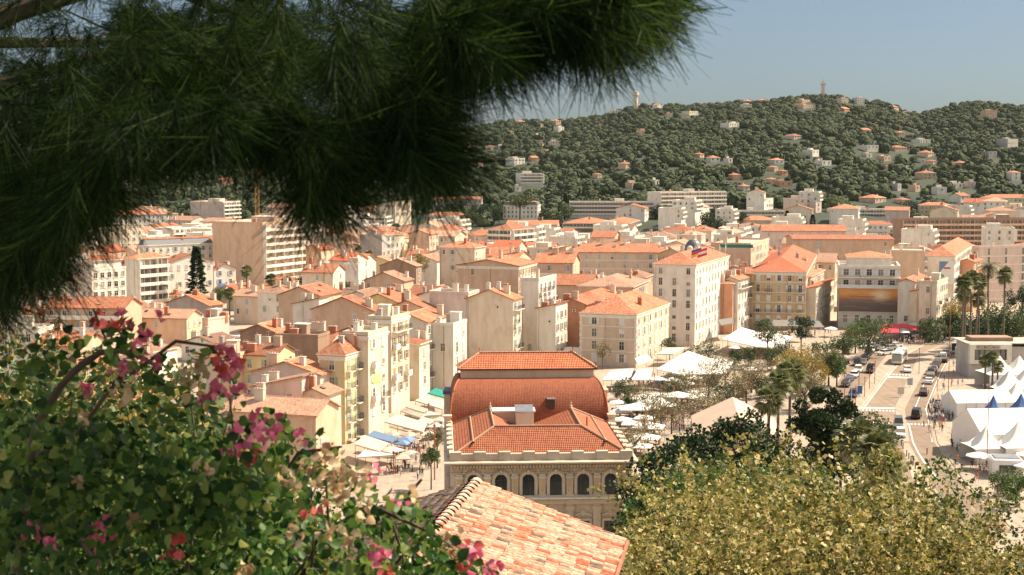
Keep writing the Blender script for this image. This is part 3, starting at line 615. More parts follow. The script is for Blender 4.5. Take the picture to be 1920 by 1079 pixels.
while y < 1090:
    sp = 12.5+y*.02; x0 = xat(-60, y); x1 = xat(1990, y); x = x0+rf_.uniform(0, sp)
    while x < x1:
        cx = x+rf_.uniform(-2, 2); cy = y+rf_.uniform(-3, 3); x += sp*rf_.uniform(.95, 1.45)
        if y > 860 and rf_.random() < .35: continue
        px, py = proj(cx, cy, 0); pf = proj(cx, cy-8, 0)[1]
        th = R(rf_.choice([14, 17, 20, 24]) if px > 520 else rf_.choice([24, 30, 36]))
        w_ = rf_.uniform(7, 11.5)+max(0, y-450)*.016; l_ = rf_.uniform(9, 15)+max(0, y-450)*.016
        if pf > np.interp(px, LX, LY)-4: continue
        if px > 1150 and cy < 470: continue
        if clash((cx, cy, th, w_, l_)):
            w_ *= .7; l_ *= .7
            if clash((cx, cy, th, w_, l_)): continue
        roof = rf_.choice('gggggxxxhhhfs'); h = rf_.uniform(10, 16); rise = .36*w_/2+1.2
        a = xat  # image-top limit: never hide what a measured building shows
        lim = 0
        hwpx = (w_+l_)*.55*F/cy
        for xL, xR, yV, dd in HAND:
            if dd > cy+2 and xL-2 < px+hwpx and xR+2 > px-hwpx: lim = max(lim, yV)
        while h > 4.5 and proj(cx, cy, h+rise)[1] < lim-9: h -= .5
        if h <= 4.5:
            if proj(cx, cy, 4.5+rise)[1] < lim-22: continue
            h = 4.5
        z0 = terr(cx, cy) if cy > 860 else 0
        wc = rf_.choice(['white','white','white','cream','cream','cream','tan','beige','peach','pink','yellow','pink']); tc_ = rf_.choice(['orange','orange','orange','pale','pale','red','brown','brown'])
        if y > 700 and rf_.random() < .22: roof = 'f'; wc = 'white'; h = rf_.uniform(12, 18)
        near = cy < 560
        lab = '%s %s house with %s %s roof' % ('low' if h < 9 else 'tall' if h > 14 else 'mid-height', wc, RN[roof], {'orange':'orange','pale':'faded','red':'red','brown':'brown'}[tc_] if roof != 'f' else 'pale')
        building('apartment_building' if roof == 'f' or h > 14 else 'house', lab.replace('house', 'block') if roof == 'f' or h > 14 else lab, 'building' if roof == 'f' or h > 14 else 'house', cx, cy, z0, th, w_, l_, h, roof, 'wall_'+wc, 'tile_'+tc_, group='houses of the old town', zmin=h-(7 if near else 5), fw=rf_.choice([.15, .4, .8]), rw=.8 if near else .7, sp=2.9 if near else 3.6, sh=rf_.choice(['shut_grey','shut_white','shut_brown','shut_green']), floors=AP if roof == 'f' and y > 700 else None, pitch=rf_.uniform(.3, .45), bal=rf_.choice(['', '', 'mix']), nolong=1)
        cnt += 1
    y += 14+y*.02
print('filler houses', cnt)
# ------------------------------------------------------------ villas and blocks on the hill: centre px, base py, width px, height px, wall, roof
VI = [(975,228,20,7,'white','h'),(1012,238,14,6,'tan','g'),(1043,234,17,11,'tan','h'),(1048,247,18,10,'white','f'),(959,252,10,7,'white','g'),(1007,258,18,5,'white','f'),(1040,273,24,9,'cream','f'),(1013,275,11,6,'peach','g'),(1027,288,13,8,'peach','h'),(882,283,24,8,'white','h'),(920,281,18,7,'white','h'),(938,279,18,6,'white','f'),(983,281,17,6,'grey','f'),(946,291,12,6,'white','h'),(974,291,14,6,'white','h'),(912,295,18,8,'tan','g'),(893,318,23,16,'pink','h'),(905,308,20,9,'peach','h'),(966,310,35,14,'white','f'),(1000,302,18,7,'salmon','x'),(1172,318,21,15,'tan','h'),(1120,336,14,8,'peach','h'),(1153,208,23,10,'white','f'),(1200,203,20,6,'white','h'),(1233,203,17,9,'white','g'),(1255,218,14,6,'tan','f'),(1295,216,32,8,'cream','f'),(1311,296,18,8,'peach','h'),(1338,304,26,13,'white','h'),(1205,250,22,6,'tan','f'),(1127,239,9,6,'peach','g'),(968,360,17,7,'white','f'),(1061,375,13,6,'white','f'),(1085,360,9,6,'salmon','g'),(1190,352,32,7,'tan','f'),(1228,346,15,6,'white','f'),(1179,346,17,6,'tan','f'),(909,338,18,6,'peach','g'),
(1402,190,17,8,'peach','h'),(1430,187,26,7,'white','h'),(1400,201,22,6,'white','f'),(1506,193,32,6,'tan','f'),(1510,203,32,7,'peach','f'),(1581,196,20,13,'pink','f'),(1611,196,22,14,'white','f'),(1583,209,22,5,'salmon','x'),(1676,205,22,7,'peach','x'),(1700,210,12,8,'white','g'),(1857,223,30,18,'peach','f'),(1372,238,46,8,'white','f'),(1490,262,32,10,'pink','h'),(1470,285,18,8,'white','f'),(1522,291,30,11,'white','f'),(1622,249,26,6,'peach','x'),(1688,256,16,11,'tan','h'),(1730,272,34,12,'white','f'),(1632,285,34,12,'white','f'),(1684,284,38,10,'peach','h'),(1738,296,30,14,'peach','h'),(1748,311,18,11,'tan','h'),(1729,308,11,8,'white','f'),(1457,309,28,12,'white','h'),(1545,310,30,9,'white','f'),(1366,305,14,9,'white','f'),(1803,312,27,10,'peach','h'),(1892,275,54,16,'grey','f'),(1858,294,26,11,'grey','f'),(1695,320,22,6,'white','f'),(1656,318,20,10,'peach','h'),(1627,296,18,7,'cream','f'),(1659,302,24,7,'tan','f'),(1739,339,38,20,'peach','h'),(1903,341,24,24,'white','h'),(1379,337,22,13,'salmon','h'),(1417,325,12,8,'tan','g'),(1450,322,16,9,'peach','h'),(1468,328,17,7,'salmon','h'),(1447,345,17,8,'peach','h'),(1471,349,34,9,'salmon','f'),(1396,358,20,11,'pink','h'),(1821,352,19,12,'pink','f'),(1791,354,34,9,'white','f'),(1764,365,26,15,'white','f'),(1803,380,34,18,'white','x'),(1716,360,17,14,'tan','f'),(1681,358,17,14,'grey','f'),(1599,374,13,13,'white','f'),(1640,380,50,11,'tan','h'),(1694,384,26,11,'tan','h'),(1498,400,50,30,'pink','f'),(1527,400,26,22,'pink','f'),(1588,402,60,12,'white','f'),(480,300,30,14,'white','h'),(330,330,30,12,'peach','h'),(560,260,26,10,'white','h'),(240,352,36,14,'white','f'),(620,340,34,12,'cream','f'),(700,350,30,14,'white','f'),(760,345,26,12,'tan','h'),(420,345,30,12,'salmon','h'),(835,270,20,9,'white','h'),(842,310,24,9,'peach','h')]
VC = dict(h='hipped', g='gabled', f='flat', x='ridged')
VBOX = []
def villa(px, py, wp, hp, wall, roof, desc=None, name='villa', **o):
    Y = march(px, py, 900); p = D(px, py, Y); z0 = terr(p.x, p.y); k = Y/F; w = wp*k*.75; h = max(4.0, hp*k*(.66 if roof != 'f' else .85)); l = min(w*.7+4, 16)
    VBOX.append((px-wp/2, px+wp/2, py-hp, py, Y)); col = wall if wall != 'grey' else 'grey'
    o.setdefault('fw', 1); o.setdefault('rw', .7)
    if name == 'villa': desc = '%s %s %s villa among the hillside trees' % ('wide' if wp > 28 else 'small' if wp < 16 else 'mid-sized', wall, VC[roof]+'-roofed')
    building(name, desc, 'villa' if name == 'villa' else 'building', p.x, Y+l/2, z0, -R(((px*7) % 36)+12), w, l, h, roof, 'wall_'+wall, 'tile_orange' if wall != 'grey' else 'tile_pale', group='villas scattered over the wooded hill' if name == 'villa' else None, sp=4.2, ww=1.7, wh=1.9, sh=None, ch=0 if wp < 20 else 1, ant=False, zmin=-1, dig=14, **o)
for v in VI: villa(*v)
villa(993, 349, 60, 27, 'white', 'f', 'long white terraced apartment block halfway up the woods', 'apartment_building', floors=APF)
# water tower, obelisk
def lathe_thing(name, label, cat, px, pb, pt, wp, prof, mt):
    Y = march(px, pb, 900); p = D(px, pb, Y); z0 = terr(p.x, p.y); hh = D(px, pt, Y).z-z0; r = wp/2*Y/F
    t = thing(name, (p.x, Y, z0), 0, label, cat); a, b_, c = prof
    for nm, pr in (('shaft', a), ('head', b_), ('cap', c)):
        m = MB(); m.lathe([(q*r, z*hh) for q, z in pr], mt, 20); m.build(nm, t)
    return t
lathe_thing('water_tower', 'round stone water tower with flared head on the hill crest', 'tower', 1192, 200, 172, 11, ([(1.0,-.6),(.78,.25),(.7,.62),(.75,.7)], [(.75,.7),(1.05,.78),(1.05,.93),(.98,.93)], [(.98,.93),(.98,1.0),(.5,1.02),(0,1.02)]), 'wall_cream')
Y = march(1543, 180, 900); p = D(1543, 180, Y); k = Y/F; z0 = terr(p.x, Y); hh = D(1543, 150, Y).z-z0
t = thing('observation_tower', (p.x, Y, z0), 0, 'slender observation tower with cross-shaped head on the summit', 'tower')
m = MB(); m.box(-2.6*k, 2.6*k, -2*k, 2*k, -8, hh*.72, 'wall_pink'); m.build('shaft', t)
m = MB(); m.box(-4.6*k, 4.6*k, -2.6*k, 2.6*k, hh*.72+.02, hh*.80, 'wall_pink'); m.build('platform', t)
m = MB(); m.box(-1.7*k, 1.7*k, -1.5*k, 1.5*k, hh*.80+.02, hh*.96, 'wall_pink'); m.box(-.4*k, .4*k, -.4*k, .4*k, hh*.96, hh*1.08, 'metal'); m.build('lantern', t)
# lattice crane behind the pine
p = G(483, 430, 14); t = thing('tower_crane', (p.x, p.y, 0), 0, 'yellow lattice tower crane glimpsed under the pine branch', 'crane')
m = MB(); plain('crane_yellow', (.45,.24,.08), .6)
for sx in (-1, 1):
    for sy in (-1, 1): m.box(sx*1-.12, sx*1+.12, sy*1-.12, sy*1+.12, 0, 46, 'crane_yellow')
for i in range(23):
    for sy in (-1, 1): s_ = 1 if i % 2 else -1; m.tube([(-s_, sy, i*2), (s_, sy, i*2+2)], [.08, .08], 'crane_yellow', 4)
    m.box(-1, 1, -1.06, -.94, i*2, i*2+.12, 'crane_yellow')
m.build('mast', t); m = MB(); m.box(-14, 34, -.7, -.55, 46, 46.2, 'crane_yellow'); m.box(-14, 34, .55, .7, 46, 46.2, 'crane_yellow'); m.tube([(-14,0,47.5),(34,0,47.5)], [.12,.12], 'crane_yellow', 4)
for i in range(24): m.tube([(-14+2*i, -.6, 46.1), (-13+2*i, 0, 47.5), (-12+2*i, .6, 46.1)], [.07]*3, 'crane_yellow', 4)
m.build('jib', t)
# ------------------------------------------------------------ hill forest
def forest():
    V, Fc = ico(2); rng = np.random.default_rng(3); P = []; tries = 0
    while len(P) < 10500 and tries < 110000:
        tries += 1; px = rng.uniform(-90, 2010); Y = 1000+1500*rng.uniform()**.9 if rng.uniform() > .07 else rng.uniform(2430, 2530)
        if px < 780 and rng.uniform() < .45: continue
        x = xat(px, Y); z = terr(x, Y); r = rng.uniform(4, 8) if rng.uniform() < .75 else rng.uniform(2.5, 4.5)
        if Y < 1110 and rng.uniform() < .5: continue
        cx, cy = proj(x, Y, z+r*.7); rp = r*F/Y; bad = False
        for a, b_, c, d, yy in VBOX:
            if Y < yy+12 and a-rp*.8 < cx < b_+rp*.8 and c-rp*.2 < cy-rp*.4 and cy-rp < d-2 and Y > yy-115: bad = True; break
        if not bad:
            for xL, xR, yV, dd in HAND:
                if dd > Y and dd > 860 and xL-rp < cx < xR+rp and cy-rp < yV-2: bad = True; break
        if bad or any(inrect((x, Y), q, r*.4) for q in BL if abs(q[1]-Y) < 40 and abs(q[0]-x) < 60): continue
        P.append((x, Y, z+r*.35, r))
    P = np.array(P); n = len(P); zs = rng.uniform(.7, 1.05, n); a = rng.uniform(0, 6.28, n); c, s_ = np.cos(a), np.sin(a)
    core = V*(.80+rng.normal(size=(len(V), 1))*.06); C = np.repeat(core[None], n, 0); X = C[:,:,0]*c[:,None]-C[:,:,1]*s_[:,None]; Yy = C[:,:,0]*s_[:,None]+C[:,:,1]*c[:,None]
    W = np.stack([X, Yy, np.maximum(C[:,:,2], -.5)*zs[:,None]], 2)*P[:,3][:,None,None]+P[:,None,:3]; Fa = (Fc[None]+(np.arange(n)*len(V))[:,None,None]).reshape(-1, 3); Fa = np.concatenate([Fa, Fa[:,:1]*0-1], 1)
    K = 72; hub = rng.normal(size=(n, 9, 3)); hub /= np.linalg.norm(hub, axis=2)[:,:,None]; hub[:,:,2] = abs(hub[:,:,2])*.9-.1
    d = hub[np.arange(n)[:,None], rng.integers(0, 9, (n, K))]+rng.normal(size=(n, K, 3))*.42; d /= np.linalg.norm(d, axis=2)[:,:,None]; d[:,:,2] = np.maximum(d[:,:,2], -.35)
    rr = rng.uniform(.80, 1.10, (n, K, 1)); pos = d*rr; pos[:,:,2] *= zs[:,None]; pos = pos*P[:,3][:,None,None]+P[:,None,:3]; pos = pos.reshape(-1, 3); dd = d.reshape(-1, 3)
    t1 = np.cross(dd, rng.normal(size=dd.shape)); t1 /= np.linalg.norm(t1, axis=1)[:,None]; t2 = np.cross(dd, t1); sz = (np.repeat(P[:,3], K)*rng.uniform(.12, .26, n*K))[:,None]; up = dd*sz*.5
    Q = np.stack([pos-t1*sz-t2*sz*.6-up*.6, pos+t1*sz*.8-t2*sz, pos+t1*sz+t2*sz*.9-up*.4, pos-t1*sz*.9+t2*sz+up*.3], 1).reshape(-1, 3)
    me = npmesh('hill_forest', W.reshape(-1, 3), Fa[:, :3], ['forest'], smooth=True); o = link('hill_forest', me); o['kind'] = 'stuff'; o['label'] = 'dense dark green pine and oak forest covering the hill'; o['category'] = 'forest'; o['group'] = 'hill woodland'
    me2 = npmesh('forest_leaves', Q, np.arange(len(Q)).reshape(-1, 4), ['forest']); q = link('foliage', me2, o); q['kind'] = 'stuff'
    print('forest', n)
forest()
# ------------------------------------------------------------ individual trees
def crown_mesh(key, n, leaf, size, mats, flat=.85, clumps=26, seed=1, spread=.2, shell=.55, shoots=0):
    rng = np.random.default_rng(seed); d = rng.normal(size=(clumps, 3)); d /= np.linalg.norm(d, axis=1)[:, None]
    c = d*rng.uniform(shell, .92, size=(clumps, 1)); c[:, 2] *= flat; c = np.concatenate([c, rng.normal(size=(clumps//3, 3))*.22])
    k = rng.integers(0, len(c), n); e = rng.normal(size=(n, 3)); e /= np.linalg.norm(e, axis=1)[:, None]
    pos = c[k]+e*(spread*rng.uniform(.45, 1.1, size=(n, 1)))
    if shoots:
        m_ = n//9; b = rng.normal(size=(shoots, 3)); b /= np.linalg.norm(b, axis=1)[:, None]; b[:, 2] = abs(b[:, 2])*.5+.45; j = rng.integers(0, shoots, m_); tt = rng.uniform(.8, 1.32, size=(m_, 1)); pos[:m_] = b[j]*tt+rng.normal(size=(m_, 3))*.035
    M = rotm(n, dirs=e+rng.normal(size=(n, 3))*.8+np.array([0, 0, .1]), rng=rng); mi = rng.integers(0, len(mats), n) if len(mats) > 1 else None
    return stamp(key, leaf[0], leaf[1], pos, M, rng.uniform(.6, 1.25, size=(n, 1))*size, mats, mi)
def trunk_mesh(r0, h, spreadr, n=6, seed=0, mt='bark', hc=None):
    m = MB(); rr = random.Random(seed); m.tube([(0,0,-1.5),(rr.uniform(-.1,.1)*h*.2,0,h*.5),(0,0,h)], [r0*1.25, r0*.85, r0*.7], mt, 8)
    for i in range(n):
        a = i*2.4+rr.random(); q = spreadr*rr.uniform(.6, .9); z = h*rr.uniform(.75, 1); m.tube([(0,0,z*.9),(math.cos(a)*q*.5, math.sin(a)*q*.5, z+q*.5),(math.cos(a)*q, math.sin(a)*q, z+q*rr.uniform(.7,1.1))], [r0*.5, r0*.3, r0*.08], mt, 5)
    return m.mesh('trunk')
TK = {}
def tree(label, px, pyt, h, r, kind='leaf_mid', Y=None, n=2600, group='trees of the town', flat=.85, name='broadleaf_tree', sc=.3, auto=True, rz=None):
    """crown top seen at (px, pyt); h = tree height over its ground"""
    if Y is None: p = G(px, pyt, h); z0 = 0
    else: p = D(px, pyt, Y); z0 = terr(p.x, p.y); h = max(h if h > 0 else 0, p.z-z0) if h > 0 else p.z-z0
    q = max(.06, round(sc/r, 2)); key = (kind, q, flat, n)
    if key not in TK: TK[key] = crown_mesh('crown', n, LEAF1, q, [kind], flat, 30, seed=len(TK)+5)
    t = thing(name, (p.x, p.y, z0), rz if rz is not None else random.uniform(0, 6), label, 'tree', group, auto)
    c = link('crown', TK[key], t); c.scale = (r, r, r); c.location = (0, 0, h-r*flat)
    tk = link('trunk', trunk_mesh(max(.12, r*.055), max(1, h-r*flat*1.3), r*.75, seed=int(px)), t)
    return t
def fan_palm(label, px, pyt, h, r=1.8, Y=None, dead=True, lean=0.0, group='palm trees', tr=.22, feather=False):
    if Y is None: p = G(px, pyt, h); z0 = 0
    else: p = D(px, pyt, Y); z0 = terr(p.x, p.y); h = p.z-z0
    t = thing('palm_tree', (p.x, p.y, z0), random.uniform(0, 6), label, 'palm tree', group, True)
    m = MB(); m.tube([(0,0,-1),(lean*.4,0,h*.5),(lean,0,h)], [tr*1.4, tr, tr*.9], 'palm_bark', 8); m.build('trunk', t)
    key = ('palm', feather, dead)
    if key not in TK:
        rng = np.random.default_rng(9+feather); V = []; Fq = []
        for i in range(62):
            el = rng.uniform(-1.1, 1.35) if dead else rng.uniform(-.5, 1.3); az = rng.uniform(0, 6.28)
            if feather:
                P = []; s_ = 1.0; el0 = el
                for q in range(7): P.append(P[-1]+np.array([math.cos(el0-q*.28), 0, math.sin(el0-q*.28)])*.22 if P else np.zeros(3))
                for q in range(1, 7):
                    for sg in (-1, 1):
                        for u_ in (0, .5):
                            a = P[q-1]*(1-u_)+P[q]*u_; b = a+np.array([.10, sg*.34*(1-abs(q-3.2)/5), -.1]); V += [a, a+np.array([.05,0,0]), b, b-np.array([.03,0,0])]; Fq.append(az)
            else:
                st = .38; tip = np.array([math.cos(el), 0, math.sin(el)]); side = np.array([0, 1, 0]); c0 = tip*st
                for q in range(13):
                    a = (q-6)*.21; d = tip*math.cos(a)+side*math.sin(a); L = .62*(1-.18*abs(a)); n_ = np.cross(tip, side); b = c0+d*L*.62; e = c0+d*L+np.array([0,0,-.16]); wv = np.cross(d, n_)*.035
                    V += [c0, b+wv, e, b-wv]; Fq.append(az)
                wv = side*.02; V += [-wv, wv, c0+wv, c0-wv]; Fq.append(az)
        V = np.array(V).reshape(-1, 4, 3); az = np.array(Fq); c, s = np.cos(az)[:, None], np.sin(az)[:, None]; W = V.copy(); W[:, :, 0] = V[:, :, 0]*c-V[:, :, 1]*s; W[:, :, 1] = V[:, :, 0]*s+V[:, :, 1]*c
        TK[key] = npmesh('crown', W.reshape(-1, 3), np.arange(len(W)*4).reshape(-1, 4), ['leaf_palm'])
    c = link('crown', TK[key], t); c.scale = (r, r, r); c.location = (lean, 0, h)
    return t
def cypress(label, px, pyt, h, r, Y=None, kind='leaf_dark', group='dark conifers'):
    if Y is None: p = G(px, pyt, h); z0 = 0
    else: p = D(px, pyt, Y); z0 = terr(p.x, p.y); h = p.z-z0
    t = thing('conifer_tree', (p.x, p.y, z0), 0, label, 'conifer', group, True)
    if 'cyp' not in TK:
        rng = np.random.default_rng(2); n = 1700; z = rng.uniform(0, 1, n)**.8; a = rng.uniform(0, 6.28, n); rr = (1-z)**.75*rng.uniform(.5, 1.15, n)*(.75+.25*np.sin(z*60)); pos = np.stack([rr*np.cos(a), rr*np.sin(a), z], 1)
        M = rotm(n, dirs=np.stack([np.cos(a), np.sin(a), -.3+0*a], 1), rng=rng); TK['cyp'] = stamp('crown', LEAF1[0], LEAF1[1], pos, M, np.stack([rng.uniform(.25, .5, n)]*2+[rng.uniform(.02, .045, n)], 1), ['leaf_dark'])
    c = link('crown', TK['cyp'], t); c.scale = (r, r, h*.94); c.location = (0, 0, h*.06)
    m = MB(); m.tube([(0,0,-1),(0,0,h*.9)], [.25, .05], 'bark', 6); m.build('trunk', t); return t
# left town
cypress('tall ragged spruce before the white house', 368, 462, 22, 3.6)
tree('round green tree by the blue awning', 411, 535, 9, 4.2, 'leaf_bright'); tree('dark leafy tree by the cream house', 578, 508, 11, 4.4, 'leaf_dark'); tree('low green tree behind rooftops', 650, 525, 9, 3.5); tree('broad dark tree near mansard building', 382, 399, 14, 8, 'leaf_dark', sc=.6); tree('yellowing tree between old houses', 785, 474, 15, 4.6, 'leaf_yellow'); tree('green tree in the rooftop gap', 655, 440, 14, 5); tree('green tree among far roofs', 668, 458, 13, 4.6)
for a in ((462,508,14),(508,524,13),(537,530,12),(430,550,9),(692,478,12),(318,398,20),(672,470,12)): fan_palm('fan palm rising between the old town roofs', *a, r=2.6)
for px, py in ((838,400),(900,400),(862,392),(930,405),(1035,415),(1050,372),(1040,420),(1330,418),(1345,428),(1385,420),(1425,470),(1655,462),(1690,452),(1715,455),(1480,378),(1530,378),(1560,388),(1705,392),(1800,400),(1840,394),(1240,402),(1290,400),(1100,392),(1130,393),(1190,400),(880,415),(1060,405),(545,420),(360,420)): tree('dark garden tree among the foothill buildings', px, py-8, 12, 8, random.choice(['leaf_dark','leaf_mid','leaf_dark']), Y=march(px, py+8, 700), sc=.8, n=1600, group='garden trees at the foot of the hill')
for px, py, h in ((1476,395,14),(1524,402,16),(1508,405,13),(1060,362,12)): cypress('dark cypress at the foot of the hill', px, py, h, 2.6, Y=march(px, py+28, 700))
tree('umbrella pine before the white chateau', 975, 383, 20, 11, 'leaf_mid', Y=march(978, 412, 700)-22, sc=.8, n=2200, flat=.3, name='umbrella_pine')
# plaza and seafront trees (px, top py, height, radius, kind)
for a in ((1256,632,6,2.3,'leaf_mid'),(1300,648,6,3.0,'leaf_mid'),(1328,636,7,3.2,'leaf_mid'),(1378,655,6,2.2,'leaf_mid'),(1404,648,6,2.6,'leaf_mid'),(1447,650,6,2.6,'leaf_mid'),(1470,634,7,3.6,'leaf_mid'),(1355,705,8,4.0,'leaf_dark'),(1440,712,6,2.6,'leaf_mid'),(1270,704,6,3.2,'leaf_mid'),(1172,708,5,3,'leaf_mid'),(1425,705,5,2,'leaf_dark'),(1180,744,4,2,'leaf_bright')): tree('rounded green planter tree on the square', *a, n=2200, sc=.24, group='green trees on the square')
for a in ((1330,668,9,4.6),(1375,680,8,4.6),(1400,692,8,4.0),(1290,686,8,3.6),(1240,730,7,3.6),(1320,720,8,4.0),(1226,745,7,2.8),(1420,660,8,4.4),(1340,650,8,4.2),(1205,715,7,3.0),(1260,745,7,3.0),(1300,735,7,3.4),(1345,735,7,3.6),(1215,775,6,3.0),(1360,665,8,4),(1410,670,8,4),(1270,690,8,3.4),(1190,790,7,3.2),(1130,640,7,2.4),(1460,690,8,4)): tree('thin autumn tree with sparse tawny leaves on the square', *a, kind='leaf_olive', n=850, sc=.26, group='sparse autumn trees on the square')
for a in ((1500,646,10,4.5,'leaf_yellow'),(1520,656,10,4.6,'leaf_yellow'),(1545,640,9,4.2,'leaf_mid'),(1582,620,9,3.6,'leaf_mid'),(1510,690,9,4.6,'leaf_olive'),(1555,650,9,4.2,'leaf_olive'),(1480,665,9,4,'leaf_yellow'),(1630,586,12,6.4,'leaf_mid'),(1605,600,9,4,'leaf_bright'),(1440,596,12,4,'leaf_mid'),(1503,592,12,3.6,'leaf_dark'),(1570,660,8,3.6,'leaf_bright')): tree('leafy tree lining the boulevard', *a, n=3000, sc=.3, group='trees along the boulevard')
for a in ((1745,590,8,5.2,'leaf_mid'),(1772,584,8,4.8,'leaf_mid'),(1800,586,8,4.8,'leaf_dark'),(1782,552,12,7,'leaf_yellow'),(1840,566,12,7,'leaf_mid'),(1868,564,12,7,'leaf_mid'),(1898,566,12,7,'leaf_mid'),(1925,570,12,7,'leaf_mid'),(1820,592,9,6,'leaf_dark'),(1860,590,9,6,'leaf_dark'),(1905,590,8,5,'leaf_bright'),(1918,532,16,5,'leaf_dark'),(1945,560,12,7,'leaf_mid')): tree('broad tree in the seafront garden', *a, n=3200, sc=.34, group='trees of the seafront garden')
for a in ((1857,498,24),(1885,516,21),(1806,530,20),(1822,522,20),(1832,528,19),(1812,550,16),(1838,560,14),(1812,536,19)): fan_palm('tall seafront palm above the garden trees', *a, r=3.0, feather=a[0] == 1857, lean=random.uniform(-1, 1))
for a in ((1848,676,8.5),(1862,668,9.5),(1871,688,7.0)): fan_palm('small palm between the white tents', *a, r=1.8)
for a in ((1460,718,15,2.6),(1482,702,15.5,3.0),(1442,750,13,2.6),(1608,826,10,3.6),(1646,852,9,3.6),(1664,872,8,2.8)): fan_palm('fan palm beside the dark tree clump', a[0], a[1], a[2], r=a[3], Y=205-(a[1]-700)*.25)
tree('dense glossy magnolia with upright dark crown', 1548, 722, 10, 5.0, 'leaf_dark', Y=190, n=14000, flat=1.35, sc=.36, name='magnolia_tree'); tree('second dark crown beside the magnolia', 1580, 765, 10, 4.4, 'leaf_dark', Y=186, n=9000, flat=1.2, sc=.34)
tree('rounded tree beside the boulevard bend', 1630, 770, 10, 4.4, 'leaf_mid', Y=200, n=5000, sc=.3)
for a in ((1395,780,18,6.4,'leaf_dark',150),(1330,808,16,6.4,'leaf_dark',150),(1270,838,15,6.0,'leaf_dark',142),(1228,880,14,4.8,'leaf_dark',132),(1460,820,16,5.8,'leaf_dark',152),(1300,860,15,5.6,'leaf_mid',132)): tree('dark rounded tree behind the plane trees', a[0], a[1], a[2], a[3], a[4], Y=a[5], n=7000, sc=.26, group='dark trees behind the planes')
for a in ((1330,868,13,5.6,112),(1420,862,13,5.2,115),(1265,900,12,4.6,108),(1500,868,13,4.8,112)): tree('bright green tree between dark trees and planes', a[0], a[1], a[2], a[3], 'leaf_bright', Y=a[4], n=8000, sc=.24, group='bright green trees')
for a in ((820,800,7,2.0,'leaf_olive',None),(808,835,7,1.8,'leaf_mid',None),(1160,860,6,2,'leaf_yellow',None),(1180,888,6,2.2,'leaf_mid',None),(1885,870,5,3.0,'leaf_mid',None),(1905,890,5,2.6,'leaf_bright',None)): tree('small street tree beside the hall', *a[:5], Y=a[5], n=2600, sc=.2, group='small street trees')
# big plane trees in the near right
PLM = [crown_mesh('crown', 12500, LEAF3, (.040, .036, .044)[i], [('leaf_plane', 'leaf_plane_green', 'leaf_plane')[i]], .85, (48, 60, 40)[i], seed=40+i, spread=.19, shell=.6, shoots=34) for i in range(3)]
for i, (px, py, Y, r) in enumerate(((1345,915,68,4.9),(1500,895,74,6.0),(1690,935,72,5.4),(1400,905,84,5.0),(1600,915,86,5.4),(1290,1000,62,2.9),(1830,1000,66,4.8),(1930,1040,70,4.6),(1560,1000,56,5.0),(1390,1010,54,4.6),(1740,1010,58,4.4))):
    p = D(px, py, Y); z0 = terr(p.x, Y); h = p.z-z0; t = thing('plane_tree', (p.x, Y, z0), i*1.7, 'large plane tree with yellowing autumn leaves in the near right', 'tree', 'autumn plane trees', True)
    c = link('crown', PLM[(i*2+i//3) % 3], t); c.scale = (r, r, r*.95); c.location = (0, 0, h-r*.8); tm = trunk_mesh(.32, max(2, h-r*1.3), r*.8, 9, i); link('trunk', tm, t)
p = D(1775, 868, 78); t = thing('plane_sapling', (p.x, 78, terr(p.x, 78)), 0, 'thin leafy plane shoot rising alone over the pavement', 'tree')
link('crown', crown_mesh('crown', 700, LEAF3, .10, ['leaf_bright'], 1.6, 14, seed=77, spread=.3), t).scale = (2, 2, 2); t.children[0].location = (0, 0, p.z-z0-1.5 if False else p.z-terr(p.x, 78)-2.5); link('trunk', trunk_mesh(.06, p.z-terr(p.x, 78)-2, 1.2, 5, 3), t)
# ------------------------------------------------------------ tile courses as real geometry
def courses(m, poly, mt, step=.34, lift=.05):
    """poly: planar convex polygon, first edge is the eave (left to right seen from outside)"""
    P = [Vector(p) for p in poly]; u = (P[1]-P[0]).normalized(); n = (P[1]-P[0]).cross(P[-1]-P[0]).normalized(); v = n.cross(u)
    Q = [((p-P[0]).dot(u), (p-P[0]).dot(v)) for p in P]; vmax = max(q[1] for q in Q)
    def span(t):
        xs = []
        for i in range(len(Q)):
            a, b = Q[i], Q[(i+1) % len(Q)]
            if (a[1]-t)*(b[1]-t) <= 0 and abs(a[1]-b[1]) > 1e-9: xs.append(a[0]+(b[0]-a[0])*(t-a[1])/(b[1]-a[1]))
            elif abs(a[1]-t) < 1e-6: xs.append(a[0])
        return (min(xs), max(xs)) if xs else (0, 0)
    k = max(1, int(vmax/step)); st = vmax/k
    for i in range(k):
        a0, a1 = span(i*st+1e-4); b0, b1 = span((i+1)*st-1e-4)
        f = lambda x, y, e: P[0]+u*x+v*y+n*e
        m.face([f(a0,i*st,lift), f(a1,i*st,lift), f(b1,(i+1)*st,.006), f(b0,(i+1)*st,.006)], mt)
        m.face([f(a0,i*st,0), f(a1,i*st,0), f(a1,i*st,lift), f(a0,i*st,lift)], mt)
plain('glass_dark', (.03,.034,.036), .1, var=.4)
tilem('tile_hall', [(.36,.09,.035),(.46,.13,.05),(.52,.17,.07)], rows=False, pu=.22)
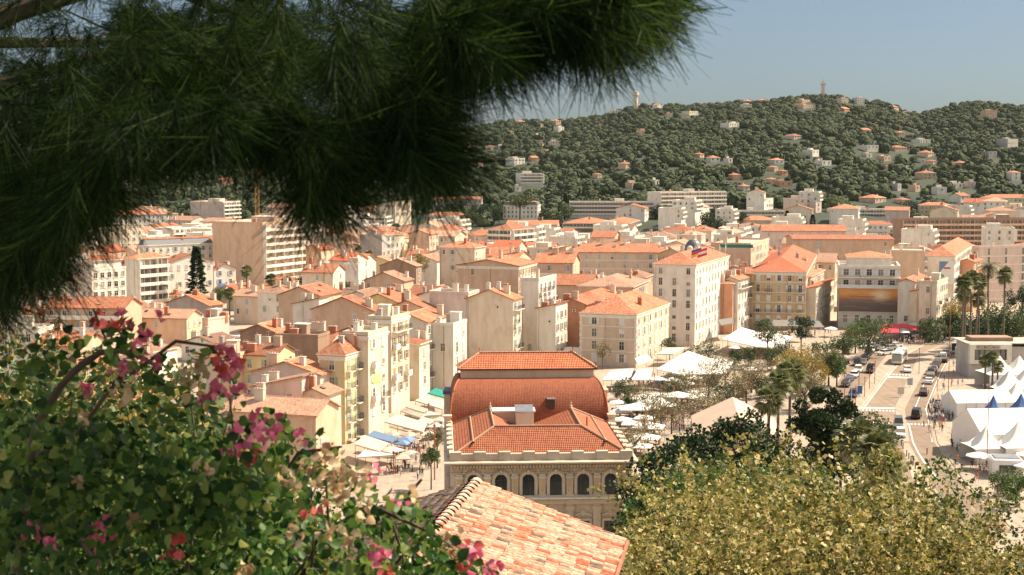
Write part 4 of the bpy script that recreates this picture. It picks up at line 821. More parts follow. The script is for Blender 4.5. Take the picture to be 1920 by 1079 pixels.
# ------------------------------------------------------------ the hall
def hall():
    Y0 = 158.0; c = D(1015, 849, Y0); hw = 10.25; ZT = c.z; t = thing('town_hall', (c.x, Y0, 0), R(3), 'stone hall with arched windows and a red curved mansard roof', 'building')
    st = 'wall_stone'
    m = MB(); m.box(-hw, hw, 0, 21, -3, ZT-.9, st); m.build('wall', t)
    m = MB(); m.box(-hw+.3, hw-.3, 21.003, 36, -3, ZT-.5, st); m.build('wall', t)
    # parapet, cornice, frieze
    m = MB()
    for x0, x1, y0, y1 in ((-hw-.1,hw+.1,-.1,.45),(-hw-.1,-hw+.45,.45,20.9),(hw-.45,hw+.1,.45,20.9)): m.box(x0, x1, y0, y1, ZT-.85, ZT-.08, st)
    for i in range(8):
        x = -hw+.6+i*(2*hw-1.2)/7; m.box(x-.65, x+.65, -.2, .5, ZT-.84, ZT+.14, st)
    for i in range(7):
        for sx in (-1, 1): m.box(sx*hw-.33, sx*hw+.33, 2.4+i*2.8, 3.7+i*2.8, ZT-.84, ZT+.12, st)
    m.build('parapet', t)
    m = MB(); m.prism([(-.78,ZT-1.12),(0,ZT-1.12),(0,ZT-.86),(-.62,ZT-.86),(-.78,ZT-.98)], lambda p, q, s_: (s_, p, q), -hw-.7, hw+.7, st)
    for sx in (-1, 1): m.box(min(sx*hw, sx*(hw+.7)), max(sx*hw, sx*(hw+.7)), .003, 20.9, ZT-1.12, ZT-.9, st)
    m.box(-hw-.2, hw+.2, -.3, 0, ZT-1.35, ZT-1.123, st); m.build('cornice', t)
    m = MB()
    for i in range(58): x = -hw+.15+i*(2*hw-.3)/57; m.box(x-.09, x+.09, -.5, -.001, ZT-1.62, ZT-1.353, st)
    for i in range(30): x = -hw+.4+i*(2*hw-.8)/29; m.box(x-.2, x+.2, -.09, 0, ZT-2.15, ZT-1.72, 'wall_ochre')
    m.box(-hw-.08, hw+.08, -.14, 0, ZT-2.36, ZT-2.22, st); m.build('frieze', t)
    # storey bands
    for z, hh, nm in ((ZT-5.55, .5, 'sill_band'), (ZT-11.2, .5, 'storey_band')):
        m = MB(); m.prism([(-.62,z+.32),(0,z+.32),(0,z+hh),(-.62,z+hh)], lambda p, q, s_: (s_, p, q), -hw-.6, hw+.6, 'trim' if z > 8 else st); m.box(-hw-.3, hw+.3, -.35, 0, z-.3, z+.317, st)
        for i in range(90): x = -hw+.1+i*(2*hw-.2)/89; m.box(x-.05, x+.05, -.48, -.351, z+.1, z+.3, st)
        for sx in (-1, 1): m.box(min(sx*hw, sx*(hw+.35)), max(sx*hw, sx*(hw+.35)), .003, 20.9, z, z+hh-.02, st)
        m.build(nm, t)
    xs = [-7.65+3.1*i for i in range(6)]; zb = ZT-4.85; r = .74; zs = zb+1.75
    def arch(mm, x, y0, y1, ri, ro, mt, z0):
        N = 14
        P = [(x-ri, z0)]+[(x-ri*math.cos(math.pi*i/N), zs+ri*math.sin(math.pi*i/N)) for i in range(N+1)]+[(x+ri, z0)]
        Q = [(x-ro, z0)]+[(x-ro*math.cos(math.pi*i/N), zs+ro*math.sin(math.pi*i/N)) for i in range(N+1)]+[(x+ro, z0)]
        for i in range(len(P)-1):
            a, b, c_, d = P[i], P[i+1], Q[i+1], Q[i]
            mm.face([(a[0],y0,a[1]),(b[0],y0,b[1]),(c_[0],y0,c_[1]),(d[0],y0,d[1])], mt)
            mm.face([(d[0],y0,d[1]),(c_[0],y0,c_[1]),(c_[0],y1,c_[1]),(d[0],y1,d[1])], mt); mm.face([(b[0],y0,b[1]),(a[0],y0,a[1]),(a[0],y1,a[1]),(b[0],y1,b[1])], mt)
    for i, x in enumerate(xs):
        # wall panel pierced by the arch sits proud of the core so the window is recessed
        m = MB(); N = 14; pr = [(x-r, zb)]+[(x-r*math.cos(math.pi*k/N), zs+r*math.sin(math.pi*k/N)) for k in range(N+1)]+[(x+r, zb)]
        m.face([(p[0], -.03, p[1]) for p in pr], 'glass_dark'); wnd = m.build('window', t)
        m = MB(); m.box(x-.03, x+.03, -.09, -.034, zb, zs+r-.02, 'dark_metal'); m.box(x-r, x+r, -.08, -.035, zs-.03, zs+.03, 'dark_metal'); arch(m, x, -.12, -.03, r-.06, r+.01, 'frame', zb); m.build('frame', wnd)
        m = MB(); arch(m, x, -.26, 0, r+.02, r+.28, st, zb); arch(m, x, -.18, 0, r+.29, r+.42, 'wall_ochre', zb+1.0); m.box(x-.13, x+.13, -.36, 0, zs+r-.05, zs+r+.48, st); m.box(x-r-.4, x+r+.4, -.36, 0, zb-.25, zb, st); m.build('window_surround', t)
        m = MB(); 
        for sx in (-1, 1): m.face([(x+sx*1.2,-.1,zs+1.3),(x+sx*.62,-.1,zs+1.3),(x+sx*1.2,-.1,zs+.75)][::sx], 'wall_ochre')
        m.build('spandrel', t)
    for i in range(7):
        x = -9.2+3.1*i if i not in (0, 6) else (-9.25 if i == 0 else 9.45); m = MB(); m.box(x-.36, x+.36, -.3, 0, ZT-5.04, ZT-2.37, st); m.box(x-.2, x+.2, -.34, -.301, ZT-4.4, ZT-2.8, 'wall_ochre'); m.box(x-.44, x+.44, -.38, 0, ZT-2.9, ZT-2.62, st); m.box(x-.46, x+.46, -.38, 0, ZT-5.04, ZT-4.7, st); m.build('pilaster', t)
        m = MB(); m.box(x-.42, x+.42, -.34, 0, ZT-10.8, ZT-5.87, st); m.box(x-.5, x+.5, -.42, 0, ZT-6.6, ZT-6.1, st); m.build('pilaster', t)
    for x in xs:
        m = MB(); m.box(x-.72, x+.72, -.06, .0, ZT-10.2, ZT-7.85, 'glass_dark'); wnd = m.build('window', t); m = MB(); m.box(x-.03, x+.03, -.12, -.061, ZT-10.2, ZT-7.85, 'dark_metal'); m.build('frame', wnd)
        m = MB(); m.lathe([(.0,.12),(.32,.1),(.42,0)], st, 14); q = m.build('relief', t); q.rotation_euler.x = math.pi/2; q.location = (x, -.02, ZT-6.95)
        m = MB(); m.box(x-.95, x-.73, -.2, 0, ZT-10.3, ZT-7.6, st); m.box(x+.73, x+.95, -.2, 0, ZT-10.3, ZT-7.6, st); m.box(x-.95, x+.95, -.24, 0, ZT-7.83, ZT-7.58, st)
        for sx in (-1, 1): m.obox((x+sx*.62, -.1, ZT-7.1), (.34,0,-sx*.12), (0,.08,0), (0,0,.1), st)
        m.build('window_surround', t)
        m = MB(); m.box(x-.72, x+.72, -.06, .0, ZT-16.5, ZT-12.6, 'glass'); m.build('window', t)
    # U-shaped roof: front hip, two wings round a low court
    e = hw-.55; y0 = .75; ys = y0; LX_, RX_ = -e+4.6, e-4.7; ZR = ZT+1.95; yr = 5.6; yb = 17.6; z0 = ZT-.25
    m = MB(); courses(m, [(-e,y0,z0),(e,y0,z0),(RX_,yr,ZR),(LX_,yr,ZR)], 'tile_hall'); m.build('roof', t, uv=True)
    m = MB(); courses(m, [(-e,yb+2,z0),(-e,y0,z0),(LX_,yr,ZR),(LX_,yb,ZR)], 'tile_hall'); courses(m, [(e,y0,z0),(e,yb+2,z0),(RX_,yb,ZR),(RX_,yr,ZR)], 'tile_hall')
    zc = ZR-2.1; courses(m, [(LX_+4.2,yr+.2,zc),(LX_+4.2,yb+1.6,zc),(LX_,yb,ZR),(LX_,yr,ZR)], 'tile_hall'); courses(m, [(RX_-4.4,yb+1.6,zc),(RX_-4.4,yr+.2,zc),(RX_,yr,ZR),(RX_,yb,ZR)], 'tile_hall')
    m.face([(-e,yb+2,z0),(LX_,yb,ZR),(LX_+4.2,yb+1.6,zc),(LX_+4.2,yb+2,z0)][::-1], 'tile_hall'); m.face([(e,yb+2,z0),(RX_,yb,ZR),(RX_-4.4,yb+1.6,zc),(RX_-4.4,yb+2,z0)], 'tile_hall')
    m.box(LX_+2, RX_-2, yr+.3, yb+1.5, zc-.6, zc-.05, 'flat_roof'); m.build('roof', t, uv=True)
    m = MB()
    for a, b in (((-e,y0,z0),(LX_,yr,ZR)),((e,y0,z0),(RX_,yr,ZR)),((LX_,yr,ZR),(LX_,yb,ZR)),((RX_,yr,ZR),(RX_,yb,ZR)),((LX_,yr,ZR),(RX_,yr,ZR)),((LX_,yb,ZR),(-e,yb+2,z0)),((RX_,yb,ZR),(e,yb+2,z0)),((-e+2.1,y0+1.2,z0+1.0),(-e+2.1,yb+1,z0+1.0)),((e-2.1,y0+1.2,z0+1.0),(e-2.1,yb+1,z0+1.0))): m.tube([Vector(a)+Vector((0,0,.1)), Vector(b)+Vector((0,0,.1))], [.13,.13], 'tile_pale', 6)
    for x in (LX_, RX_): m.lathe([(.16,0),(.16,.4),(.05,.5),(.1,.7),(0,1.0)], 'wall_stone', 8, (x, yb, ZR))
    m.lathe([(.1,0),(.1,1.0),(0,1.3)], 'tile_red', 6, (RX_+1.0, yr+2.5, ZR-.5)); m.build('ridge_tiles', t)
    # lift box in the court
    xb = D(993, 790, 172).x-c.x; m = MB(); m.box(xb-1.0, xb+1.0, 12.5, 14.6, zc-.3, ZR+.35, 'wall_cream'); m.build('roof_box', t); m = MB(); m.obox((xb, 13.4, ZR+.75), (1.1,0,0), (0,.9,.28), (0,-.03,.1), 'metal'); m.build('skylight', t)
    m = MB(); m.box(xb-3.6, xb+1.3, 14.7, 17, zc-.3, ZR+.1, 'wall_tan'); m.box(xb-3.8, xb+1.5, 14.6, 17.1, ZR+.103, ZR+.3, 'trim'); m.build('stair_housing', t)
    # curved mansard with fish-scale tiles
    yc0, yc1 = 20.6, 34.0; zb0 = ZT-.5; top = D(990, 704, 185).z; HH = top-zb0; nrow = 34
    tl = MATS.get('scale') or tilem('scale', [(.19,.045,.016),(.25,.062,.022),(.31,.085,.032)], rows=True, pu=.2, pv=.16, bump=.35)
    def ring(s_, sx=1.0):
        a = s_*math.pi/2; z = zb0+HH*math.sin(a); f = 1-math.cos(a); return (hw*.985-1.35*f, yc0+4.2*f, yc1-4.2*f, z)
    for nm in ('mansard_roof',):
        m = MB(); R_ = [ring(i/nrow) for i in range(nrow+1)]
        for i in range(nrow):
            (a, y0_, y1_, z_), (b, u0, u1, w_) = R_[i], R_[i+1]; q = .012
            m.face([(-a,y0_-q,z_),(a,y0_-q,z_),(b,u0,w_),(-b,u0,w_)], 'scale'); m.face([(a+q,y0_,z_),(a+q,y1_,z_),(b,u1,w_),(b,u0,w_)], 'scale')
            m.face([(a,y1_,z_),(-a,y1_,z_),(-b,u1,w_),(b,u1,w_)], 'scale'); m.face([(-a-q,y1_,z_),(-a-q,y0_,z_),(-b,u0,w_),(-b,u1,w_)], 'scale')
        m.build(nm, t, uv=True)
    m = MB(); R_ = [ring(i/12) for i in range(13)]
    for sx in (-1, 1): m.tube([(sx*a, y0_-.03, z_) for a, y0_, y1_, z_ in R_], [.09]*13, 'tile_red', 6)
    m.build('ridge_tiles', t)
    xh = D(1043, 755, 180).x-c.x+.4; sk = MB(); zz = D(1043, 757, 179).z; sk.box(xh-.45, xh+.45, 20.4, 21.6, zz-.55, zz+.6, 'dark_metal'); sk.box(xh-.55, xh+.55, 20.3, 21.7, zz+.603, zz+.7, 'metal'); sk.build('skylight', t)
    a, u0, u1, zt = ring(1); m = MB(); m.box(-a+.1, a-.1, u0+.2, u1-.2, zt-.3, zt+1.05, 'wall_tan'); m.build('attic_wall', t)
    m = MB(); m.box(-a-.35, a+.35, u0-.3, u1+.3, zt+1.053, zt+1.2, 'dark_metal'); E = a+.3; zz = zt+1.204; rz = zz+1.75; dd = (u1-u0+.5)/2
    ym = (u0+u1)/2; q = 2.9
    courses(m, [(-E,u0-.25,zz),(E,u0-.25,zz),(E-q,ym,rz),(-E+q,ym,rz)], 'tile_hall'); courses(m, [(E,u0-.25,zz),(E,u1+.25,zz),(E-q,ym,rz)], 'tile_hall'); courses(m, [(E,u1+.25,zz),(-E,u1+.25,zz),(-E+q,ym,rz),(E-q,ym,rz)], 'tile_hall'); courses(m, [(-E,u1+.25,zz),(-E,u0-.25,zz),(-E+q,ym,rz)], 'tile_hall')
    for s_ in (-1, 1): m.tube([(s_*E,u0-.25,zz+.1),(s_*(E-q),ym,rz+.1)], [.12,.12], 'tile_pale', 6); m.lathe([(.13,0),(.05,.4),(.1,.6),(0,.85)], 'tile_red', 8, (s_*(E-q), ym, rz))
    m.tube([(-E+q,ym,rz+.1),(E-q,ym,rz+.1)], [.12,.12], 'tile_pale', 6); m.build('roof', t, uv=True)
    m = MB()
    for sx in (-1, 1):
        x0 = sx*(hw+.15); m.box(x0-.4, x0+.4, 19.6, 21.2, -3, ZT+.5, 'wall_stone'); m.box(x0-.55, x0+.55, 19.5, 21.3, ZT+.503, ZT+.8, 'wall_tan')
        m.box(x0-.4, x0+.4, 28, 31.5, -3, ZT+2.2, 'wall_stone'); m.prism([(x0-.55,28-.1),(x0+.55,28-.1),(x0+.55,31.6),(x0-.55,31.6)], lambda p, q, s_: (p, q, s_), ZT+2.203, ZT+2.6, 'slate' if sx < 0 else 'wall_tan')
    m.build('buttress', t)
    # side windows
    for sx in (-1, 1):
        for k in range(6):
            m = MB(); x0 = sx*hw; m.box(min(x0, x0+sx*.05), max(x0, x0+sx*.05), 2.2+k*3.1, 3.7+k*3.1, ZT-4.8, ZT-2.6, 'glass'); m.build('window', t)
hall()
# ------------------------------------------------------------ house in the foreground, real barrel tiles
def front_house():
    A = D(893, 902, 38.0); th = R(9.5); v = Vector((math.sin(th), math.cos(th), 0)); rt = Vector((math.cos(th), -math.sin(th), 0))
    L = 4.15; E = D(1168, 1012, A.y+rt.y*L); L = (E.x-A.x)/rt.x; drop = A.z-E.z; ln = 17.0
    t = thing('tiled_house', (A.x, A.y, terr(A.x, A.y)), -th, 'near house roofed with weathered pale and orange barrel tiles', 'house'); z = A.z-terr(A.x, A.y)
    m = MB(); m.prism([(-L+.35,-3),(L-.35,-3),(L-.35,z-drop-.05),(0,z-.2),(-L+.35,z-drop-.05)], lambda p, q, s_: (p, s_, q), -ln, -.25, 'wall_cream'); m.build('wall', t)
    m = MB()
    for sx in (-1, 1): m.face([(0,-ln,z-.04),(0,0,z-.04),(sx*L,0,z-drop-.04),(sx*L,-ln,z-drop-.04)][::sx], 'tile_brown'); m.face([(0,-ln,z-.16),(0,0,z-.16),(sx*L,0,z-drop-.16),(sx*L,-ln,z-drop-.16)][::-sx], 'wood')
    m.build('roof_deck', t, uv=True)
    mm, n, l, b = mnew('barrel_tile'); MATS['barrel'] = mm; ge = n.new('ShaderNodeNewGeometry'); r = ramp(n, [(0,(.34,.08,.035)),(.09,(.42,.12,.05)),(.2,(.40,.18,.10)),(.32,(.42,.25,.165)),(.5,(.45,.31,.215)),(.75,(.48,.35,.245)),(.9,(.38,.21,.13)),(1,(.15,.09,.06))])
    tc = n.new('ShaderNodeTexCoord'); ns = n.new('ShaderNodeTexNoise'); ns.inputs['Scale'].default_value = 1.3; ns.inputs['Detail'].default_value = 2; l.new(tc.outputs['Object'], ns.inputs['Vector'])
    a1 = n.new('ShaderNodeMath'); a1.operation = 'MULTIPLY_ADD'; a1.inputs[1].default_value = 1.0; l.new(ge.outputs['Random Per Island'], a1.inputs[0]); a2 = n.new('ShaderNodeMath'); a2.operation = 'MULTIPLY_ADD'; a2.inputs[1].default_value = 1.1; a2.inputs[2].default_value = -.55; l.new(ns.outputs[0], a2.inputs[0]); l.new(a2.outputs[0], a1.inputs[2]); l.new(a1.outputs[0], r.inputs[0])
    n3 = n.new('ShaderNodeTexNoise'); n3.inputs['Scale'].default_value = 9; n3.inputs['Detail'].default_value = 8; l.new(tc.outputs['Object'], n3.inputs['Vector']); r3 = ramp(n, [(.38,(.45,.38,.30)),(.56,(1,1,1))]); l.new(n3.outputs[0], r3.inputs[0])
    mx = n.new('ShaderNodeMix'); mx.data_type = 'RGBA'; mx.blend_type = 'MULTIPLY'; mx.inputs[0].default_value = .75; l.new(r.outputs[0], mx.inputs[6]); l.new(r3.outputs[0], mx.inputs[7]); l.new(mx.outputs[2], b.inputs['Base Color']); b.inputs['Roughness'].default_value = .85
    rng = np.random.default_rng(5); sl = math.hypot(L, drop); ca = L/sl; sa = drop/sl; NR = 13; step = sl/NR; W = .205; NC = int(ln/W)
    for sx in (-1, 1):
        V = []; K = 6
        for c_ in range(NC):
            yy = -.1-c_*W; wob = rng.normal()*.008
            for r_ in range(NR):
                s0 = sl-r_*step+.07+rng.normal()*.012; s1 = s0-step-.10; e0 = .03+rng.uniform(0, .012); e1 = .0; ra = W*.5; rb = W*.42; sk = rng.normal()*.006
                for s_, e_, q in ((s0, e0, ra), (s1, e1, rb)):
                    for i in range(K): a = math.pi*i/(K-1); px_, pz_ = q*math.cos(a), q*(.62 if sx > 0 else .42)*math.sin(a)+e_; V.append((sx*(s_*ca+pz_*sa), yy+px_+wob+(sk if s_ == s0 else -sk), z-s_*sa+pz_*ca))
                for i in range(K): a = math.pi*i/(K-1); q = ra-.016; V.append((sx*(s0*ca+(q*(.62 if sx > 0 else .42)*math.sin(a)+e0-.005)*sa), yy+q*math.cos(a)+wob, z-s0*sa+(q*(.62 if sx > 0 else .42)*math.sin(a)+e0-.005)*ca))
        V = np.array(V); nt_ = NC*NR; base = np.arange(nt_)[:, None, None]*(3*K); f = []
        for i in range(K-1): f += [(i, i+1, K+i+1, K+i), (i+1, i, 2*K+i, 2*K+i+1)]
        me = npmesh('tile_slope', V, (np.array(f)[None]+base).reshape(-1, 4), ['barrel']); link('roof_slope', me, t)
    m = MB(); m.tube([(0,-ln,z-.05),(0,.03,z-.05)], [.15,.15], 'canvas_tan', 10); m.build('ridge_mortar', t)
    V = []; K = 7; nr = int(ln/.36); 
    for r_ in range(nr):
        y1 = -r_*.36+.05; y0_ = y1-.44
        for yy, q, e_ in ((y1, .13, .03), (y0_, .155, .07)):
            for i in range(K): a = math.pi*i/(K-1); V.append((q*1.25*math.cos(a), yy, z+q*.7*math.sin(a)+e_-.06))
    f = [(i, i+1, K+i+1, K+i) for i in range(K-1)]; me = npmesh('ridge', np.array(V), (np.array(f)[None]+np.arange(nr)[:, None, None]*2*K).reshape(-1, 4), ['barrel']); link('ridge_tiles', me, t)
    m = MB(); m.tube([(L+.1,.1,z-drop-.1),(L+.1,-ln,z-drop-.1)], [.07,.07], 'rust', 8); m.build('gutter', t)
front_house()
# ------------------------------------------------------------ roads
def strip(name, L_, R_, z, mt, kind='structure', thick=0):
    m = MB()
    for i in range(len(L_)-1):
        a, b, c, d = L_[i], R_[i], R_[i+1], L_[i+1]
        m.face([(a[0],a[1],z),(b[0],b[1],z),(c[0],c[1],z),(d[0],d[1],z)], mt)
        if thick:
            for p, q in ((a, d), (c, b)): m.face([(p[0],p[1],z-thick),(p[0],p[1],z),(q[0],q[1],z),(q[0],q[1],z-thick)][::-1], 'kerb')
    if thick: a, b = L_[0], R_[0]; m.face([(a[0],a[1],z-thick),(b[0],b[1],z-thick),(b[0],b[1],z),(a[0],a[1],z)], 'kerb')
    o = m.build(name); o['kind'] = kind; return o
def asph(name, c, sc=.25):
    m, n, l, b = mnew(name); ge = n.new('ShaderNodeNewGeometry'); mp = n.new('ShaderNodeMapping'); mp.inputs['Rotation'].default_value = (0,0,R(21)); mp.inputs['Scale'].default_value = (1.2, .05, 1); l.new(ge.outputs['Position'], mp.inputs[0])
    a = n.new('ShaderNodeTexNoise'); a.inputs['Scale'].default_value = 1; a.inputs['Detail'].default_value = 3; l.new(mp.outputs[0], a.inputs['Vector']); a2 = n.new('ShaderNodeTexNoise'); a2.inputs['Scale'].default_value = sc; a2.inputs['Detail'].default_value = 9; l.new(ge.outputs['Position'], a2.inputs['Vector'])
    ad = n.new('ShaderNodeMath'); ad.operation = 'ADD'; l.new(a.outputs[0], ad.inputs[0]); l.new(a2.outputs[0], ad.inputs[1]); hf = n.new('ShaderNodeMath'); hf.operation = 'MULTIPLY'; hf.inputs[1].default_value = .5; l.new(ad.outputs[0], hf.inputs[0])
    r = ramp(n, [(.38, [q*.72 for q in c]), (.62, c)]); l.new(hf.outputs[0], r.inputs[0]); l.new(r.outputs[0], b.inputs['Base Color']); b.inputs['Roughness'].default_value = .9; MATS[name] = m
asph('asphalt', (.27,.195,.135)); asph('asphalt2', (.235,.165,.115)); asph('paving', (.38,.30,.225), .6); plain('kerb', (.5,.44,.36), .8); plain('paint_mark', (.72,.68,.6), .7)
def PL(L): return [G(x, y)[:2] for x, y in L]
mainL = [(1690,1000),(1668,900),(1640,830),(1617,767),(1640,736),(1665,703),(1700,664),(1741,641),(1800,622),(1860,612)]
mainR = [(1760,1000),(1712,900),(1690,830),(1681,767),(1696,733),(1711,703),(1727,664),(1772,641),(1830,624),(1890,614)]
rightL = [(1815,1000),(1742,900),(1704,830),(1695,767),(1711,736),(1728,705),(1757,664),(1790,641),(1830,625),(1880,616)]
rightR = [(1900,1000),(1800,900),(1752,830),(1739,767),(1753,731),(1766,700),(1786,664),(1830,644),(1885,632),(1960,622)]
leftL = [(1490,900),(1530,800),(1548,760),(1569,722),(1592,682),(1617,650),(1660,632),(1740,616)]
leftR = [(1540,900),(1578,800),(1600,756),(1622,720),(1650,683),(1668,660),(1700,640),(1755,620)]
strip('road', PL(mainL), PL(mainR), .012, 'asphalt'); strip('side_road', PL(rightL), PL(rightR), .016, 'asphalt2'); strip('queue_road', PL(leftL), PL(leftR), .020, 'asphalt2')
def off(L, dx, mi): return [(x+dx*(y-310)/400, y) for x, y in L][mi]
strip('median_pavement', PL([(x-3, y) for x, y in mainR[2:7]]), PL([(x+1, y) for x, y in rightL[2:7]]), .14, 'paving', thick=.14)
strip('traffic_island', PL(leftR[1:6]), PL([(1602,800),(1611,767),(1637,736),(1661,703),(1696,664)]), .13, 'paving', thick=.13)
strip('square_pavement', PL([(1180,905),(1160,790),(1150,740),(1180,690),(1260,650),(1400,612),(1560,612)]), PL([(1480,905),(1524,800),(1542,760),(1563,722),(1586,682),(1611,650),(1655,632)]), .03, 'paving')
strip('seafront_pavement', PL([(1905,1000),(1806,900),(1758,830),(1745,767),(1759,731),(1772,700),(1792,664),(1830,647)]), PL([(2100,1000),(2050,900),(2000,830),(1980,767),(1970,731),(1960,700),(1950,664),(1940,647)]), .12, 'paving', thick=.12)
strip('street_pavement', PL([(640,960),(690,866),(770,790),(845,735)]), PL([(850,960),(850,866),(850,790),(870,735)]), .025, 'paving')
def mark(L, n_, name='road_marking'):
    m = MB()
    for i in range(n_): 
        if i % 2 == 0: m.face([Vector((*p, .0)) + Vector((0,0,.026)) for p in PL([(L[0][0]+(L[1][0]-L[0][0])*k/n_, L[0][1]+(L[1][1]-L[0][1])*k/n_+dy) for k, dy in ((i,2.2),(i+1,2.2),(i+1,0),(i,0))])], 'paint_mark')
    m.build(name)['kind'] = 'structure'
mark([(1662,701),(1712,703)], 17); mark([(1617,768),(1683,770)], 21); mark([(1630,791),(1668,793)], 13); mark([(1694,794),(1745,796)], 15); mark([(1610,764),(1682,765)], 1); mark([(1663,706),(1710,708)], 1)
def line(L, wd, name='lane_line'):
    P = [G(x, y) for x, y in L]; a = [(p.x-wd, p.y) for p in P]; b = [(p.x+wd, p.y) for p in P]; strip(name, a, b, .027, 'paint_mark')
line([(1704,795),(1712,830),(1722,850),(1735,870),(1760,900)], .12); line([(1716,765),(1728,735),(1737,705)], .08); line([(x+2, y) for x, y in mainL[3:8]], .1); line([(x-3, y) for x, y in mainR[2:7]], .1); line([(x-3, y) for x, y in rightR[2:7]], .09); line([(1741,795),(1745,812),(1748,830)], .1)
m = MB()
for i in range(9):
    a = [(1742+i*8, 637-i*.6), (1746+i*8, 637-i*.6), (1768+i*8, 646-i*.4), (1764+i*8, 646-i*.4)]; m.face([Vector((*p, .03)) for p in PL(a)], 'paint_mark')
m.build('road_marking')['kind'] = 'structure'
# ------------------------------------------------------------ vehicles
def wheel(m, x, y, r=.33, w_=.22):
    b = len(m.v); m.lathe([(0,0),(r*.6,0),(r*.62,.02),(r,.02),(r,w_),(0,w_)], 'tyre', 14)
    for i in range(b, len(m.v)): a, c, d = m.v[i]; m.v[i] = (x+(d-w_ if x > 0 else -d+w_) if False else x+d-w_/2, y+a, r+c)
def car(kind, col):
    pc = 'paint_'+col; t = bpy.data.objects.new('parked_car', None); S.collection.objects.link(t)
    hgt, L_ = dict(hatch=(1.5, 4.1), sedan=(1.42, 4.6), van=(1.95, 4.8), suv=(1.7, 4.5))[kind]; W = .87; y0, y1 = -L_/2, L_/2   # front at -y
    if kind == 'van': bd = [(y0,.3),(y0,.75),(y0+.5,1.0),(y1,1.05),(y1,.3)]; cb = [(y0+.55,1.0),(y0+1.3,hgt),(y1-.1,hgt),(y1,1.05)]
    elif kind == 'sedan': bd = [(y0,.3),(y0,.65),(y0+.3,.8),(y0+1.1,.93),(y1-.8,.98),(y1-.1,.95),(y1,.6),(y1,.3)]; cb = [(y0+1.05,.93),(y0+1.75,hgt-.04),(y0+2.4,hgt),(y1-1.3,hgt-.03),(y1-.65,.98)]
    else: bd = [(y0,.3),(y0,.68),(y0+.3,.85),(y0+1.0,.98),(y1-.1,1.02),(y1,.7),(y1,.3)]; cb = [(y0+.95,.98),(y0+1.55,hgt-.05),(y0+2.2,hgt),(y1-.6,hgt-.05),(y1-.08,1.02)]
    m = MB(); m.prism(bd, lambda p, q, s_: (s_, p, q), -W, W, pc)
    n = len(cb); k = m.mi(pc); g = .16; b = len(m.v)
    top = [i for i in range(n) if cb[i][1] > hgt-.1]
    for sx in (-1, 1): m.v += [(sx*(W-(g if i in top else .03)), p, q) for i, (p, q) in enumerate(cb)]
    for i in range(n-1): m.f.append((b+i, b+n+i, b+n+i+1, b+i+1)[::-1]); m.m.append(k if i in top and i+1 in top else m.mi('glass'))
    m.f.append(tuple(b+i for i in range(n))); m.m.append(m.mi('glass')); m.f.append(tuple(b+n+i for i in range(n-1,-1,-1))); m.m.append(m.mi('glass'))
    mb = m.mesh('body'); bo = link('body', mb, t); bv = bo.modifiers.new('b', 'BEVEL'); bv.width = .06; bv.segments = 2; bv.limit_method = 'ANGLE'; bv.angle_limit = R(20)
    for x in (-W+.08, W-.08):
        for y in (y0+.8, y1-.8): m = MB(); wheel(m, x, y); m.build('wheel', t)
    for x in (-W+.28, W-.28): m = MB(); m.box(x-.2, x+.2, y0-.03, y0+.06, .58, .74, 'lamp_glass'); m.build('headlight', t); m = MB(); m.box(x-.18, x+.18, y1-.05, y1+.03, .68, .84, 'cloth_red'); m.build('tail_light', t)
    m = MB()
    for x in (-W-.12, W+.02): m.box(x, x+.12, y0+1.25, y0+1.4, .98, 1.1, pc)
    m.build('mirror', t); return t
CARS = {}; rc = random.Random(4)
CN = dict(white='white', black='black', grey='dark grey', silver='silver', red='red', blue='dark blue'); KN = dict(hatch='hatchback', sedan='saloon', van='van', suv='high hatchback')
def put_car(px, py, kind, col, hd, where, flip=False):
    p = G(px, py, .02); key = (kind, col); lab = '%s %s %s' % (CN[col], KN[kind], where); rz = -R(hd)+(math.pi if flip else 0); z = .022
    if key not in CARS:
        t = car(kind, col); CARS[key] = t; t.location = (p.x, p.y, z); t.rotation_euler = (0,0,rz); tag(t, lab, 'car', 'cars on the seafront boulevard', True)
    else: t = dup(CARS[key], (p.x, p.y, z), rz, lab)
    t['group'] = 'cars on the seafront boulevard'; t['category'] = 'van' if kind == 'van' else 'car'
P6 = lambda X, Y: (1450+X/3.596, 600+Y/3.596)
q1 = 'in the left queue lane'
for X, Y, k, c in ((487,450,'hatch','black'),(513,415,'hatch','blue'),(545,388,'hatch','white'),(573,352,'suv','white'),(568,308,'suv','black'),(600,300,'hatch','grey'),(622,270,'sedan','black'),(640,240,'suv','blue'),(660,215,'hatch','white'),(608,188,'sedan','white'),(695,205,'hatch','grey'),(540,518,'suv','blue'),(675,192,'hatch','silver'),(632,178,'hatch','black')): put_car(*P6(X, Y), k, c, 21, q1)
put_car(*P6(655,355), 'van', 'black', 21, 'beside the left queue'); 
for X, Y, c in ((750,238,'white'),(782,205,'silver'),(822,188,'white')): put_car(*P6(X, Y), 'hatch', c, 62, 'waiting behind the bus')
put_car(*P6(903,352), 'hatch', 'white', 14, 'alone on the main carriageway'); put_car(*P6(858,788), 'suv', 'white', 14, 'nearest on the carriageway bend'); put_car(*P6(843,722), 'van', 'grey', 14, 'just behind the nearest car')
for X, Y, k, c in ((1050,428,'sedan','white'),(1060,390,'hatch','grey'),(1066,366,'hatch','black'),(1080,345,'hatch','silver'),(1095,322,'hatch','black'),(1108,298,'suv','grey'),(1128,275,'sedan','black'),(1146,255,'hatch','white'),(1166,236,'hatch','silver'),(1150,285,'hatch','black')): put_car(*P6(X, Y), k, c, 21, 'parked in the right hand row', True)
put_car(*P6(1015,508), 'suv', 'black', 21, 'driving on the right hand lane', True); put_car(*P6(965,660), 'van', 'black', 21, 'driving past the waiting crowd', True)
